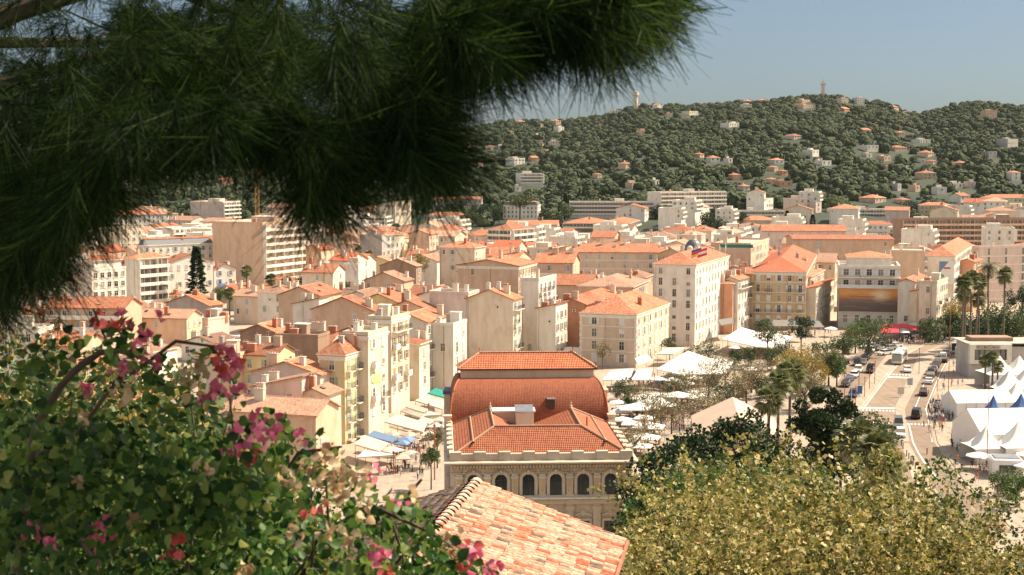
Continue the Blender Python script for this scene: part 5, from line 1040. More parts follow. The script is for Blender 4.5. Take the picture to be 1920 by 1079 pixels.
for X, Y, k, c in ((990,122,'van','white'),(1025,130,'van','white'),(955,118,'suv','black'),(1222,112,'van','black'),(1265,102,'van','white')): put_car(*P6(X, Y), k, c, 75, 'parked before the red awnings' if X < 1100 else 'parked by the garden trees')
for px, py in ((1870,598),(1850,601),(1915,594)): put_car(px, py, 'hatch', 'white', 80, 'glimpsed under the garden trees')
def bus(px, py, rz, label, L_=11.5, green=True):
    p = G(px, py, 0); t = thing('city_bus' if green else 'coach', (p.x, p.y, .02), rz, label, 'bus'); W = 1.27; m = MB()
    m.box(-W, W, 0, L_, .35, 3.05, 'paint_white'); o = m.build('body', t); bv = o.modifiers.new('b', 'BEVEL'); bv.width = .18; bv.segments = 3
    m = MB(); m.box(-W+.12, W-.12, -.04, .3, .95, 2.75, 'glass'); m.build('windscreen', t)
    for sx in (-1, 1):
        for k in range(6): m = MB(); m.box(min(sx*W, sx*(W+.02)), max(sx*W, sx*(W+.02)), .8+k*1.7, 2.3+k*1.7, 1.45, 2.55, 'glass'); m.build('side_window', t)
        for y in (2.4, L_-2.6): m = MB(); wheel(m, sx*(W-.14), y, .48, .3); m.build('wheel', t)
        m = MB(); m.box(sx*.95-.2, sx*.95+.2, -.05, .02, .55, .75, 'lamp_glass'); m.build('headlight', t)
    m = MB(); m.box(-.8, .8, -.06, .02, 2.55, 2.9, 'canvas_teal' if green else 'dark_metal'); m.build('destination_sign', t)
    m = MB(); m.box(-.8, .8, 1, L_-1, 3.06, 3.3, 'paint_white'); m.build('roof_unit', t); return t
bus(*P6(832, 306), -R(22), 'white city bus with green destination sign coming down the carriageway'); bus(*P6(1258, 262), -R(22), 'white coach parked beside the harbour building', 9, False); bus(*P6(1232, 232), -R(22), 'dark windowed coach parked behind the white coach', 8, False)
# parked scooters
def scooter():
    t = bpy.data.objects.new('parked_scooter', None); S.collection.objects.link(t)
    for y in (-.62, .62): m = MB(); wheel(m, 0, y, .25, .12); m.build('wheel', t)
    m = MB(); m.prism([(-.55,.25),(-.5,.9),(-.42,.95),(-.3,.35),(.05,.35),(.15,.7),(.75,.78),(.7,.5),(.45,.28)], lambda p, q, s_: (s_, p, q), -.16, .16, 'paint_black'); m.build('body', t)
    m = MB(); m.box(-.15, .15, .1, .8, .74, .86, 'tyre'); m.build('seat', t); m = MB(); m.box(-.33, .33, -.44, -.4, 1.0, 1.05, 'rail'); m.build('handlebar', t); return t
sc0 = None
for i in range(40):
    if i < 20: p = G(1650+i*2.9, 650-i*.55-(i % 2)*1.5, 0)
    elif i < 32: j = i-20; p = G(1562+j*2.4, 705-j*2.2+(j % 3), 0)
    else: j = i-32; p = G(1700+j*6, 633-j*.3, 0)
    lab = 'dark motor scooter in the scooter row'
    if sc0 is None: sc0 = scooter(); sc0.location = (p.x, p.y, .03); sc0.rotation_euler.z = .6; tag(sc0, lab, 'scooter', 'parked scooters', True)
    else: dup(sc0, (p.x, p.y, .03), .6+rc.uniform(-.3, .3), lab)
# ------------------------------------------------------------ people
def human(pose, cols, seed=0):
    bm_ = bpy.data.meshes.new('b'); h = .86; J = {}
    st = pose != 'sit'; sw = .22 if pose == 'walk' else .04
    V = [(0,0,.95),(0,0,1.12),(0,.01,1.32),(0,0,1.47),(0,-.01,1.56),(0,-.02,1.68),(0,-.01,1.75)]; E = [(i, i+1) for i in range(6)]; Rr = [.13,.12,.135,.055,.06,.095,.07]
    def ch(root, pts, rs):
        p = root
        for q, r in zip(pts, rs): V.append(q); Rr.append(r); E.append((p, len(V)-1)); p = len(V)-1
    for s_ in (-1, 1):
        d = sw*s_
        if st: ch(0, [(s_*.10,0,.88),(s_*.10,-d*.55,.5),(s_*.10,-d+.03,.09),(s_*.11,-d-.13,.04)], [.095,.062,.042,.035])
        else: ch(0, [(s_*.10,-.02,.9),(s_*.11,-.42,.92),(s_*.11,-.45,.5),(s_*.11,-.58,.46)], [.095,.065,.045,.035])
        ch(2, [(s_*.19,0,1.38),(s_*.25,d*.4+.02,1.13),(s_*.24,d*.8-.06,.9),(s_*.24,d*.9-.09,.81)], [.055,.043,.034,.036])
    bm_.from_pydata(V, E, []); o = bpy.data.objects.new('t', bm_); S.collection.objects.link(o); sk = o.modifiers.new('s', 'SKIN')
    for i, r in enumerate(Rr): bm_.skin_vertices[0].data[i].radius = (r, r*.85)
    bm_.skin_vertices[0].data[0].use_root = True; ss = o.modifiers.new('ss', 'SUBSURF'); ss.levels = 1; ss.render_levels = 1
    dg = bpy.context.evaluated_depsgraph_get(); me = bpy.data.meshes.new_from_object(o.evaluated_get(dg)); bpy.data.objects.remove(o)
    me.materials.clear()
    for c in ('skin', 'hair', cols[0], cols[1]): me.materials.append(MATS[c])
    for p in me.polygons:
        c = p.center; z = c.z; leg0 = .62 if cols[2] else .1
        if z > 1.68 or (z > 1.58 and c.y > .02): p.material_index = 1
        elif z > 1.46: p.material_index = 0
        elif abs(c.x) > .17 and z < 1.2: p.material_index = 0
        elif z > .96 or (abs(c.x) > .2 and z > 1.2): p.material_index = 2
        elif z > leg0 or not st: p.material_index = 3
        else: p.material_index = 0
        p.use_smooth = True
    me.name = 'person'; return me
COLS = [('cloth_white','cloth_navy',0),('cloth_black','cloth_black',0),('cloth_red','cloth_tan',1),('cloth_white','cloth_tan',1),('cloth_blue','cloth_navy',1),('cloth_pink','cloth_white',0),('cloth_grey','cloth_black',0),('cloth_black','cloth_navy',1),('cloth_orange','cloth_grey',0)]
HM = {}
rp = random.Random(21); CW = lambda c: c.replace('cloth_', '')
PP = []; PQ = []
def person(px, py, where, ci=None, pose=None, z=.03, rz=None, Y=None):
    ci = rp.randrange(len(COLS)) if ci is None else ci; pose = pose or rp.choice(['walk', 'stand', 'walk']); k = (ci, pose)
    if k not in HM: HM[k] = human(pose, COLS[ci])
    p = G(px, py, z)
    if any((p.x-a)**2+(p.y-b)**2 < .45 for a, b in PP): return
    PP.append((p.x, p.y)); PQ.append((p, where, ci, pose, z, rz))
def place_person(p, where, ci, pose, z, rz):
    k = (ci, pose); o = link('person', HM[k], None, (p.x, p.y, z if pose != 'sit' else z-.42)); o.rotation_euler.z = rp.uniform(0, 6.28) if rz is None else rz; s_ = rp.uniform(.94, 1.04); o.scale = (s_,)*3
    c = COLS[ci]; tag(o, '%s in %s top and %s %s, %s' % ({'walk':'walking person','stand':'standing person','sit':'seated person'}[pose], CW(c[0]), CW(c[1]), 'shorts' if c[2] else 'trousers', where), 'person', 'people in the streets', True)
def crowd(n, x0, x1, y0, y1, where, z=.03, dark=False, pose=None):
    for _ in range(n): person(rp.uniform(x0, x1), rp.uniform(y0, y1), where, z=z, ci=rp.choice([0,1,1,6,7,0,4]) if dark else None, pose=pose)
crowd(95, 1740, 1780, 760, 792, 'in the tent queue', .15, True); crowd(40, 1782, 1804, 775, 850, 'beside the long white tent', .15, True); crowd(14, 1741, 1775, 796, 812, 'at the crossing', .15)
for X, Y in ((1110,545),(1138,545),(1155,475),(1152,415),(1168,415),(1200,450),(1215,380),(1232,385),(1205,445),(1245,440),(1215,315),(1235,310),(1260,440),(1275,445),(1145,470)): person(*P6(X, Y), 'on the seafront pavement', z=.15, pose='stand')
for X, Y in ((1225,995),(1270,1030),(1240,975),(1365,1000),(1390,1010),(885,1020),(1375,1070)): person(*P6(X, Y), 'on the lower seafront pavement', z=.15)
for px, py in ((1794,925),(1832,905),(1870,930),(1912,960),(1900,905),(1822,880)): person(px, py, 'on the lower seafront pavement', z=.15)
person(1689, 900, 'on the near road edge', 1, 'stand'); person(*P6(672, 655), 'crossing the wide carriageway', 0, 'walk')
P7 = lambda X, Y: (1050+X/3.853, 600+Y/3.853)
for n, a in ((46, (905,1000,600,700)), (40, (860,1000,640,720)), (60, (640,900,720,800)), (34, (640,860,640,700)), (20, (700,900,560,640)), (8, (820,960,780,830)), (8, (380,560,560,700)), (6, (390,460,500,600))):
    x0, y0 = P7(a[0], a[2]); x1, y1 = P7(a[1], a[3]); crowd(n, x0, x1, y0, y1, 'in the market crowd', .05)
crowd(40, 1195, 1330, 718, 734, 'near the white marquee', .05); crowd(14, 1380, 1480, 655, 668, 'under the square trees', .05); crowd(40, 1650, 1735, 640, 648, 'by the red awnings', .05); crowd(16, 1490, 1560, 618, 640, 'before the dark cafe', .05)
crowd(48, 745, 805, 838, 900, 'in the restaurant street', .05); crowd(26, 785, 830, 785, 835, 'in the restaurant street', .05); crowd(14, 690, 740, 878, 893, 'seated under the corner awning', .06, pose='sit'); crowd(12, 1100, 1170, 735, 745, 'under the cafe awnings', .05)
crowd(14, 1835, 1875, 862, 892, 'among the parasols by the tents', .15); crowd(12, 1790, 1815, 660, 690, 'by the harbour building', .15, True)
PQ.sort(key=lambda q: q[0].y)
for q in PQ[:296]: place_person(*q)
if len(PQ) > 296:
    cb = bmesh.new(); mts = []
    for p, where, ci, pose, z, rz in PQ[296:]:
        me = HM[(ci, pose)]; n0 = len(cb.verts); f0 = len(cb.faces); cb.from_mesh(me); cb.verts.ensure_lookup_table(); cb.faces.ensure_lookup_table(); M_ = Matrix.Translation((p.x, p.y, z)) @ Matrix.Rotation(rp.uniform(0, 6.28), 4, 'Z')
        for v_ in cb.verts[n0:]: v_.co = M_ @ v_.co
        for m_ in me.materials:
            if m_ not in mts: mts.append(m_)
        ix = [mts.index(m_) for m_ in me.materials]
        for f_ in cb.faces[f0:]: f_.material_index = ix[f_.material_index]
    me = bpy.data.meshes.new('crowd'); cb.to_mesh(me)
    for m_ in mts: me.materials.append(m_)
    o = link('distant_crowd', me); o['kind'] = 'stuff'; o['label'] = 'tiny distant people crowding the far square and red awnings'; o['category'] = 'crowd'; o['group'] = 'people in the streets'
# ------------------------------------------------------------ awnings, parasols, marquees
def awning(name, label, cat, quad, zs, mt, group=None, posts=True, val=.25, auto=False):
    """quad: four pixel corners (back-left, back-right, front-right, front-left) with a height each"""
    P = [G(x, y, z) for (x, y), z in zip(quad, zs)]; c = sum(P, Vector())/4; t = thing(name, (c.x, c.y, .03), 0, label, cat, group, auto); Q = [p-Vector((c.x, c.y, .03)) for p in P]
    m = MB(); dn = Vector((0,0,-.05)); m.face([Q[3],Q[2],Q[1],Q[0]], mt); m.face([q+dn for q in Q], mt)
    for i in range(4): j = (i+1) % 4; m.face([Q[i], Q[j], Q[j]+Vector((0,0,-val)), Q[i]+Vector((0,0,-val))], mt)
    m.build('canopy', t)
    if posts:
        for q in Q: m = MB(); q = q*.97; m.tube([(q.x,q.y,0),(q.x,q.y,q.z-.06)], [.04,.04], 'dark_metal', 6); m.build('post', t)
    return t
P8 = lambda X, Y: (600+X/4.15, 640+Y/4.15)
ST = 'restaurant awning over the street left of the hall'
for lab, mt, qd in (('bright green sun awning at the far end of the street','canvas_green',((900,365),(985,385),(978,440),(835,402))),('wide cream awning just below the green one','canvas_cream',((810,425),(972,465),(952,528),(740,460))),('narrow cream awning, upper of the pair','canvas_cream',((700,485),(850,530),(812,556),(665,510))),('narrow cream awning, lower of the pair','canvas_cream',((660,520),(805,565),(772,590),(625,540))),('largest cream awning in the restaurant street','canvas_cream',((600,565),(830,640),(802,705),(500,625))),('long blue awning beside the balcony building','canvas_blue',((420,695),(605,745),(556,785),(365,735))),('large pale corner awning over the terrace tables','canvas_cream',((345,730),(530,790),(462,855),(270,800))),('white corner awning closest to the flowers','canvas_white',((350,845),(590,880),(560,893),(290,900))),('small cream awning beside the mansard roof','canvas_cream',((840,545),(950,570),(935,590),(810,580))),('white awning in the narrow middle of the street','canvas_cream',((800,590),(890,610),(850,640),(740,632)))):
    awning('sun_awning', lab, 'awning', [P8(*a) for a in qd], (3.5,3.3,2.8,3.0), mt, 'awnings in the restaurant street')
def parasol(px, py, r, h, mt, label, group='parasols', sides=8, square=False):
    p = G(px, py, h); t = thing('parasol', (p.x, p.y, .04), rp.uniform(0, 1), label, 'parasol', group, True); n = 4 if square else sides
    m = MB(); m.lathe([(r,h-.75),(r,h-.6),(r*.5,h-.25),(.05,h)], mt, n); m.build('canopy', t); m = MB(); m.tube([(0,0,0),(0,0,h+.12)], [.03,.03], 'railw', 6); m.build('pole', t); return t
for X, Y, mt, r in ((665,740,'canvas_blue',2.2),(550,820,'canvas_cream',2.4),(560,700,'canvas_tan',1.6),(690,705,'canvas_tan',1.6),(640,770,'canvas_blue',1.6),(720,640,'canvas_cream',1.8),(868,560,'canvas_cream',1.8),(905,640,'canvas_white',1.7),(840,700,'canvas_cream',1.7),(700,850,'canvas_cream',1.8),(640,880,'canvas_tan',1.7),(780,560,'canvas_cream',1.6),(930,590,'canvas_cream',1.6)): parasol(*P8(X, Y), r, 2.9, mt, '%s parasol among the street awnings' % mt[7:].replace('canvas_', ''), square=True)
parasol(845, 706, 1.2, 2.6, 'canvas_red', 'small red parasol at the end of the restaurant street')
awning('sun_awning', 'yellow window awning on the balcony building side', 'awning', [(698,702),(712,700),(713,716),(701,718)], (13.2,13.2,12.2,12.2), 'canvas_yellow', posts=False)
CS = 'cafe awnings round the square'
for lab, mt, qd, zs in (('white cafe awning below the beige hotel, left one','canvas_white',((1146,695),(1188,692),(1180,712),(1130,712)),(3.6,3.6,2.8,2.8)),('white cafe awning below the beige hotel, right one','canvas_white',((1196,692),(1224,692),(1216,712),(1184,712)),(3.6,3.6,2.8,2.8)),
  ('large white marquee roof beside the beige hotel','canvas_white',((1290,658),(1330,672),(1283,704),(1231,692)),(5,4,3.4,4)),('second slope of the white marquee toward the trees','canvas_white',((1330,672),(1376,676),(1360,700),(1290,702)),(4,3.4,3,3.4)),
  ('large white marquee roof before the grand hotel','canvas_white',((1390,614),(1440,628),(1418,650),(1354,636)),(5,4,3.4,4)),('right slope of the white marquee before the grand hotel','canvas_white',((1440,620),(1486,632),(1468,650),(1420,650)),(4.4,3.6,3,3.6)),
  ('pale flat awning beside the beige hotel sunny side','canvas_cream',((1250,652),(1284,652),(1262,664),(1232,664)),(3.8,3.8,3.2,3.2)),('pale sloping awning under the salmon house','canvas_white',((1058,650),(1092,652),(1090,662),(1056,660)),(3.6,3.6,3,3)),
  ('dark grey awning under the ochre facade','canvas_grey',((1445,600),(1500,600),(1500,612),(1440,612)),(4.2,4.2,3.2,3.2)),('dark grey tilted awning right of the ochre facade','canvas_grey',((1522,600),(1536,602),(1546,614),(1520,614)),(4,4,3,3)),
  ('broad red awning below the billboard building','canvas_red',((1656,608),(1688,608),(1684,624),(1650,624)),(4,4,3,3)),('long sloping red awning beside the sunny facade','canvas_red',((1690,606),(1728,614),(1730,622),(1686,612)),(4.4,3.4,2.9,3.8)),('white awning behind the red ones','canvas_white',((1700,602),(1722,598),(1738,612),(1705,608)),(4.6,4.6,3.6,3.6)),('white slatted awning on the seafront house','canvas_white',((1742,584),(1760,578),(1768,582),(1748,590)),(5,5,4.2,4.2)),
  ('slatted roof terrace awning of the grand hotel','canvas_grey',((1345,600),(1372,596),(1376,606),(1352,610)),(5.5,5.5,5,5)),('pale long canopy before the beige hotel side','canvas_cream',((1190,672),(1212,664),(1226,676),(1196,684)),(4,4,3.4,3.4))): awning('awning', lab, 'awning', qd, zs, mt, CS)
for px, py in ((1592,621),(1606,621),(1618,622)): parasol(px, py, 1.7, 3, 'canvas_red', 'red parasol left of the red awnings')
for px, py in ((1558,613),(1694,619),(1330,652),(1322,700),(1300,704),(1232,706),(1260,708),(1286,714),(1380,648),(1500,622),(1462,640),(1455,686),(1410,688)): parasol(px, py, 2.0, 3, 'canvas_white', 'white parasol on the square', 'white cafe parasols')
# market stalls
stall = None
def mk_stall(w, l, mt='canvas_white'):
    t = bpy.data.objects.new('market_stall', None); S.collection.objects.link(t); m = MB(); m.lathe([(1.42,2.35),(1.42,2.5),(.7,2.85),(.0,3.2)], mt, 4)
    m.v = [((x*math.cos(R(45))-y*math.sin(R(45)))*w/2, (x*math.sin(R(45))+y*math.cos(R(45)))*l/2, z) for x, y, z in m.v]; m.build('canopy', t)
    for sx in (-1, 1):
        for sy in (-1, 1): m = MB(); m.tube([(sx*w*.47, sy*l*.47, 0), (sx*w*.47, sy*l*.47, 2.4)], [.035,.035], 'metal', 6); m.build('post', t)
    m = MB(); m.box(-w*.42, w*.42, -l*.2, l*.2, .7, .78, 'wood'); m.box(-w*.4, -w*.36, -l*.15, l*.15, 0, .7, 'wood'); m.box(w*.36, w*.4, -l*.15, l*.15, 0, .7, 'wood')
    for i in range(10): a = rp.uniform(-.38, .38)*w; b = rp.uniform(-.15, .15)*l; m.box(a-.14, a+.14, b-.1, b+.1, .781, .781+rp.uniform(.05, .3), rp.choice(['cloth_red','cloth_white','cloth_blue','wood','cloth_orange','cloth_tan']))
    m.build('counter', t); return t
for i, (X, Y, s_) in enumerate(((530,655,1.3),(620,600,1.1),(690,570,1.0),(760,605,1.0),(850,560,1.25),(930,548,1.0),(640,785,1.25),(620,850,1.1),(560,560,.9),(590,540,.9),(480,600,.8),(780,560,.9),(660,615,.9),(610,690,.9),(440,640,.9),(420,570,.8),(520,730,.9),(700,525,.9),(820,520,.9),(930,505,.9),(1050,530,.9),(740,560,.8),(570,900,1.0),(450,690,.8))):
    p = G(*P7(X, Y), 2.8); lab = 'white canopied market stall on the square'
    if stall is None: stall = mk_stall(4.2, 3.6); stall.location = (p.x, p.y, .04); stall.scale = (s_,)*3; tag(stall, lab, 'market stall', 'market stalls', True)
    else: dup(stall, (p.x, p.y, .04), R(-15+rp.uniform(-6, 6)), lab, sc=s_)
# cafe tables with their chairs
def cafe_set():
    t = bpy.data.objects.new('cafe_table', None); S.collection.objects.link(t); m = MB(); m.lathe([(0,.72),(.4,.72),(.4,.76),(0,.76)], 'trim', 10); m.build('table_top', t); m = MB(); m.lathe([(.25,0),(.25,.03),(.035,.05),(.035,.72)], 'dark_metal', 8); m.build('leg', t); return t
def cafe_chair():
    t = bpy.data.objects.new('cafe_chair', None); S.collection.objects.link(t); m = MB(); m.box(-.21, .21, -.2, .2, .43, .47, 'wood'); m.build('seat', t); m = MB(); m.box(-.21, .21, .17, .21, .55, .9, 'wood'); m.box(-.2, -.17, .17, .2, .47, .55, 'wood'); m.box(.17, .2, .17, .2, .47, .55, 'wood'); m.build('backrest', t)
    for sx in (-.18, .18):
        for sy in (-.17, .17): m = MB(); m.box(sx-.018, sx+.018, sy-.018, sy+.018, 0, .43, 'dark_metal'); m.build('leg', t)
    return t
tb = cc = None
for x0, x1, y0, y1, n in ((1150,1218,716,722,12),(1235,1290,708,716,12),(1300,1330,700,710,6),(1370,1450,652,662,14),(1455,1500,616,630,8),(1655,1700,622,630,10),(700,735,880,892,8),(735,760,850,862,5),(760,790,822,836,5),(1840,1880,862,880,6)):
    for i in range(n):
        p = G(rp.uniform(x0, x1), rp.uniform(y0, y1), .05)
        if any((p.x-a)**2+(p.y-b)**2 < 1.6 for a, b in PP): continue
        PP.append((p.x, p.y)); lt = 'small round cafe table under the awnings'; lc = 'brown cafe chair pulled up to a round table'
        if tb is None: tb = cafe_set(); tb.location = p; tag(tb, lt, 'table', 'cafe tables', True)
        else: dup(tb, p, 0, lt)
        for k in range(2):
            a = rp.uniform(0, 6.28); q = p+Vector((math.sin(a)*.62, -math.cos(a)*.62, 0)) if False else p+Vector((-math.sin(a)*.62, math.cos(a)*.62, 0))
            if k and rp.random() < .3: continue
            if cc is None: cc = cafe_chair(); cc.location = q; cc.rotation_euler.z = a; tag(cc, lc, 'chair', 'cafe chairs', True)
            else: dup(cc, q, a, lc)
# big tan marquee
def marquee(px, py, z, w, l, rz, rise, mt, label, walls=None, name='marquee', hipped=False, ridge='y'):
    p = G(px, py, z); t = thing(name, (p.x, p.y, .03), rz, label, 'marquee'); m = MB(); n = 6
    for i in range(n):
        y0 = i*l/n; y1 = (i+1)*l/n-.02
        for sx in (-1, 1):
            q = [(0,y0,z+rise),(0,y1,z+rise),(sx*w/2,y1,z),(sx*w/2,y0,z)]; m.face(q[::sx], mt); m.face([(a,b,c-.04) for a, b, c in q][::-sx], mt)
    m.face([(-w/2,.02,z),(w/2,.02,z),(0,.02,z+rise)], mt); m.face([(w/2,l-.04,z),(-w/2,l-.04,z),(0,l-.04,z+rise)], mt)
    m.build('roof', t)
    if walls:
        m = MB(); 
        for sx in (-1, 1): m.box(sx*w/2*.985-.03, sx*w/2*.985+.03, 0.1, l-.1, 0, z-.03, walls)
        m.box(-w/2*.97, w/2*.97, .08, .12, 0, z-.03, walls); m.box(-w/2*.97, w/2*.97, l-.12, l-.08, 0, z-.03, walls); m.build('wall', t)
        m = MB()
        for i in range(1, n): m.tube([(w/2+.06, i*l/n, 0), (w/2+.06, i*l/n, z)], [.06,.06], 'metal', 5); m.tube([(-w/2-.06, i*l/n, 0), (-w/2-.06, i*l/n, z)], [.06,.06], 'metal', 5)
        m.build('frame', t)
    else:
        for sx in (-1, 1):
            for i in range(4): m = MB(); m.tube([(sx*w*.48, .2+i*(l-.4)/3, 0), (sx*w*.48, .2+i*(l-.4)/3, z-.05)], [.06,.06], 'metal', 6); m.build('post', t)
    return t
marquee(1385, 824, 4.0, 15, 22, R(-6), 3.6, 'canvas_tan', 'huge tan marquee roof beyond the dark trees', 'canvas_tan')
marquee(1779, 751, 3.6, 7.5, 12, R(-90+6), 2.0, 'canvas_white', 'long white tent nearest the waiting crowd', 'canvas_white'); marquee(1812, 803, 4.4, 13, 22, R(-90+5), 3.4, 'canvas_white', 'largest white tent with steep gabled roof', 'canvas_white')
def pagoda(px, py, hp, w, mt, label, rz=.1, wall=True):
    p = G(px, py, hp); t = thing('pagoda_tent', (p.x, p.y, .13), rz, label, 'tent', 'peaked tents', True); m = MB(); N = 8; zb = hp*.45
    pr = [(w/2*(1-i/N)+.06*(i/N), zb+(hp-zb)*((i/N)**2.3*.75+.25*i/N)) for i in range(N+1)]
    b = len(m.v); K = 12
    for q, z in pr:
        for s_ in range(4):
            for k in range(3):
                a0 = [(-1,-1),(1,-1),(1,1),(-1,1)][s_]; a1 = [(1,-1),(1,1),(-1,1),(-1,-1)][s_]; f = k/3; sag = 1-.06*math.sin(math.pi*f); m.v.append(((a0[0]*(1-f)+a1[0]*f)*q*sag, (a0[1]*(1-f)+a1[1]*f)*q*sag, z-(.12*math.sin(math.pi*f)*(1 if z > zb else 0))))
    kk = m.mi(mt)
    for i in range(N):
        for j in range(K): q = (j+1) % K; m.f.append((b+i*K+j, b+i*K+q, b+(i+1)*K+q, b+(i+1)*K+j)); m.m.append(kk)
    m.build('roof', t, smooth=True); m = MB(); m.lathe([(.06,hp-.1),(.06,hp+.25),(0,hp+.4)], 'metal', 6); m.build('finial', t)
    if wall: m = MB(); a = w/2-.05; m.box(-a, a, a-.04, a, 0, zb-.02, 'canvas_white'); m.box(a-.04, a, -a, a-.045, 0, zb-.02, 'canvas_white'); m.box(-a, a-.045, -a, -a+.04, 0, zb-.02, 'canvas_white'); m.build('wall', t)
    for sx in (-1, 1):
        for sy in (-1, 1): m = MB(); m.tube([(sx*w*.49, sy*w*.49, 0), (sx*w*.49, sy*w*.49, zb)], [.05,.05], 'metal', 6); m.build('post', t)
    return t
for px, py, hp, w in ((1831,655,6.0,6.5),(1874,668,7.0,8),(1911,668,7.0,8),(1946,668,7,8),(1892,696,6.5,8),(1925,690,6.5,8),(1905,720,6,7),(1848,802,5.8,6.2),(1908,794,6.6,7.4),(1945,770,6,7),(1955,720,6,8)): pagoda(px, py, hp, w, 'canvas_white', 'white peaked tent with pointed top')
for px, py, w in ((1863,743,4.6),(1915,740,5.4)): pagoda(px, py, 6.6, w, 'canvas_navy', 'peaked tent with pointed navy blue top')
for px, py in ((1836,848),(1862,852),(1930,846),(1925,866)): parasol(px, py, 2.2, 3, 'canvas_white', 'white parasol near the tents', 'parasols by the tents')
p = G(1890, 900, 0); t = thing('white_kiosk', (p.x, p.y, .13), R(-8), 'white rounded kiosk cabin between parasols and shrub', 'kiosk'); m = MB(); m.box(-2.4, 2.4, 0, 4.5, 0, 3.1, 'paint_white'); o = m.build('body', t); bv = o.modifiers.new('b', 'BEVEL'); bv.width = .3; bv.segments = 3; m = MB(); m.box(-1.4, 1.2, -.05, .02, 1.0, 2.2, 'glass'); m.build('hatch', t); m = MB(); m.box(-1.9, 1.9, .6, 3.9, 3.101, 3.3, 'metal'); m.build('roof_unit', t)
# harbour building with sign
def gare():
    Y = 332; a = D(1819, 646, Y); b = D(1898, 646, Y); z = a.z; w_ = b.x-a.x; t = thing('harbour_station', (a.x, Y, 0), 0, 'low modern harbour building framed in pale panels', 'building'); fr = 'wall_white'
    m = MB(); m.box(0, w_, 0, 1.2, z-1.2, z, fr); m.box(0, w_*.115, 0, 1.2, z*.42, z-1.203, fr); m.box(w_*.885, w_, 0, 1.2, z*.42, z-1.203, fr); m.box(w_*.115+.003, w_*.885-.003, 0, 1.2, z*.42, z*.42+.9, fr); m.build('facade_frame', t)
    m = MB(); m.box(.2, w_-.2, 1.203, 11, 0, z-.1, 'wall_grey'); m.box(w_, w_+14, 2.5, 13, 0, z-.9, 'wall_grey'); m.build('wall', t); m = MB(); m.box(w_*.12, w_*.88, .7, .9, z*.42+.9, z-1.3, 'glass'); m.build('window', t)
    m = MB()
    for k in range(7): x = w_*.12+k*w_*.76/6; m.box(x-.08, x+.08, .55, .7, z*.42+.9, z-1.3, 'dark_metal')
    m.build('mullion', t); m = MB(); m.box(-.3, w_+16, 1.3, 13, z-.097, z+.1, 'flat_roof'); m.box(w_*.2, w_*1.2, 5, 10, z+.103, z+1.0, 'wall_brown'); m.build('roof', t)
    m = MB(); m.box(w_*.15, w_*.71, -.06, -.003, z-1.0, z-.3, 'dark_metal'); sg = m.build('sign_panel', t)
    cu = bpy.data.curves.new('sign_text', 'FONT'); cu.body = 'GARE MARITIME'; cu.size = .78; cu.extrude = .01; cu.align_x = 'CENTER'; cu.align_y = 'CENTER'; o = bpy.data.objects.new('tmp', cu); S.collection.objects.link(o); dg = bpy.context.evaluated_depsgraph_get(); me = bpy.data.meshes.new_from_object(o.evaluated_get(dg)); bpy.data.objects.remove(o); me.materials.clear(); me.materials.append(MATS['trim']); q = link('lettering', me, sg); q.rotation_euler.x = math.pi/2; q.location = (w_*.43, -.075, z-.65)
gare()
# posts, lamps, signs
def post(px, pb, pt, mt, label, r=.09, top=None, group='rust coloured square posts', cat='post', name='lamp_post', z=.03):
    p = G(px, pb, z); e = D(px, pt, p.y); t = thing(name, (p.x, p.y, z), 0, label, cat, group, True); h = e.z-z; m = MB(); m.tube([(0,0,0),(0,0,h)], [r, r*.8], mt, 8); m.build('pole', t)
    if top == 'T':
        m = MB(); m.box(-1.9, 1.9, -.08, .08, h, h+.1, mt); m.build('arm', t)
        for sx in (-1, 1): m = MB(); m.box(sx*1.8-.55, sx*1.8+.55, -.17, .17, h-.06, h+.06, 'lamp_glass'); m.build('lamp_head', t)
    elif top == 'L': m = MB(); m.box(0, 1.0, -.05, .05, h-.1, h, mt); m.build('lamp_head', t)
    else: m = MB(); m.lathe([(r*.8,h),(r*1.6,h+.05),(r*1.6,h+.35),(0,h+.4)], mt, 8); m.build('cap', t)
    return t
for X, b_, t_ in ((568,590,470),(612,935,650),(680,590,400),(725,710,480),(822,650,500),(918,540,440),(935,540,400),(953,535,378),(1020,460,360),(1115,400,290),(1210,400,140),(1480,450,340),(1340,530,400),(1552,330,180),(1258,570,480),(582,1000,870),(925,200,120),(1600,300,200),(1440,330,230),(1655,280,190)): x_, b2 = P7(X, b_); post(x_, b2, P7(X, t_)[1], 'rust', 'slim rust coloured post on the square')
for px, b_, t_ in ((1778,742,586),(1850,885,728),(1610,735,690),(1621,745,710),(1630,730,695),(1640,720,680),(1723,702,655),(1757,735,700),(1604,768,728),(1583,745,700)): post(px, b_, t_, 'rust', 'thin dark mast along the boulevard', .08, group='thin boulevard masts')
for px, b_, t_ in ((1809,634,573),(1834,630,570),(1918,620,552),(1917,628,560)): post(px, b_, t_, 'railw', 'white double-armed street lamp in the seafront', .11, 'T', 'white street lamps', 'street lamp', 'street_lamp')
for px, b_, t_ in ((1649,676,640),(1612,726,696),(1692,745,690),(1596,760,716),(1652,652,628),(1695,650,630),(1716,648,628)): post(px, b_, t_, 'railw', 'short white lamp post on the boulevard', .06, 'L', 'short white lamp posts', 'street lamp', 'street_lamp')
for px, b_, t_ in ((738,890,850),(815,900,800),(804,800,760)): post(px, b_, t_, 'rust', 'rust coloured post in the restaurant street', .11, group='restaurant street posts')
boll = None
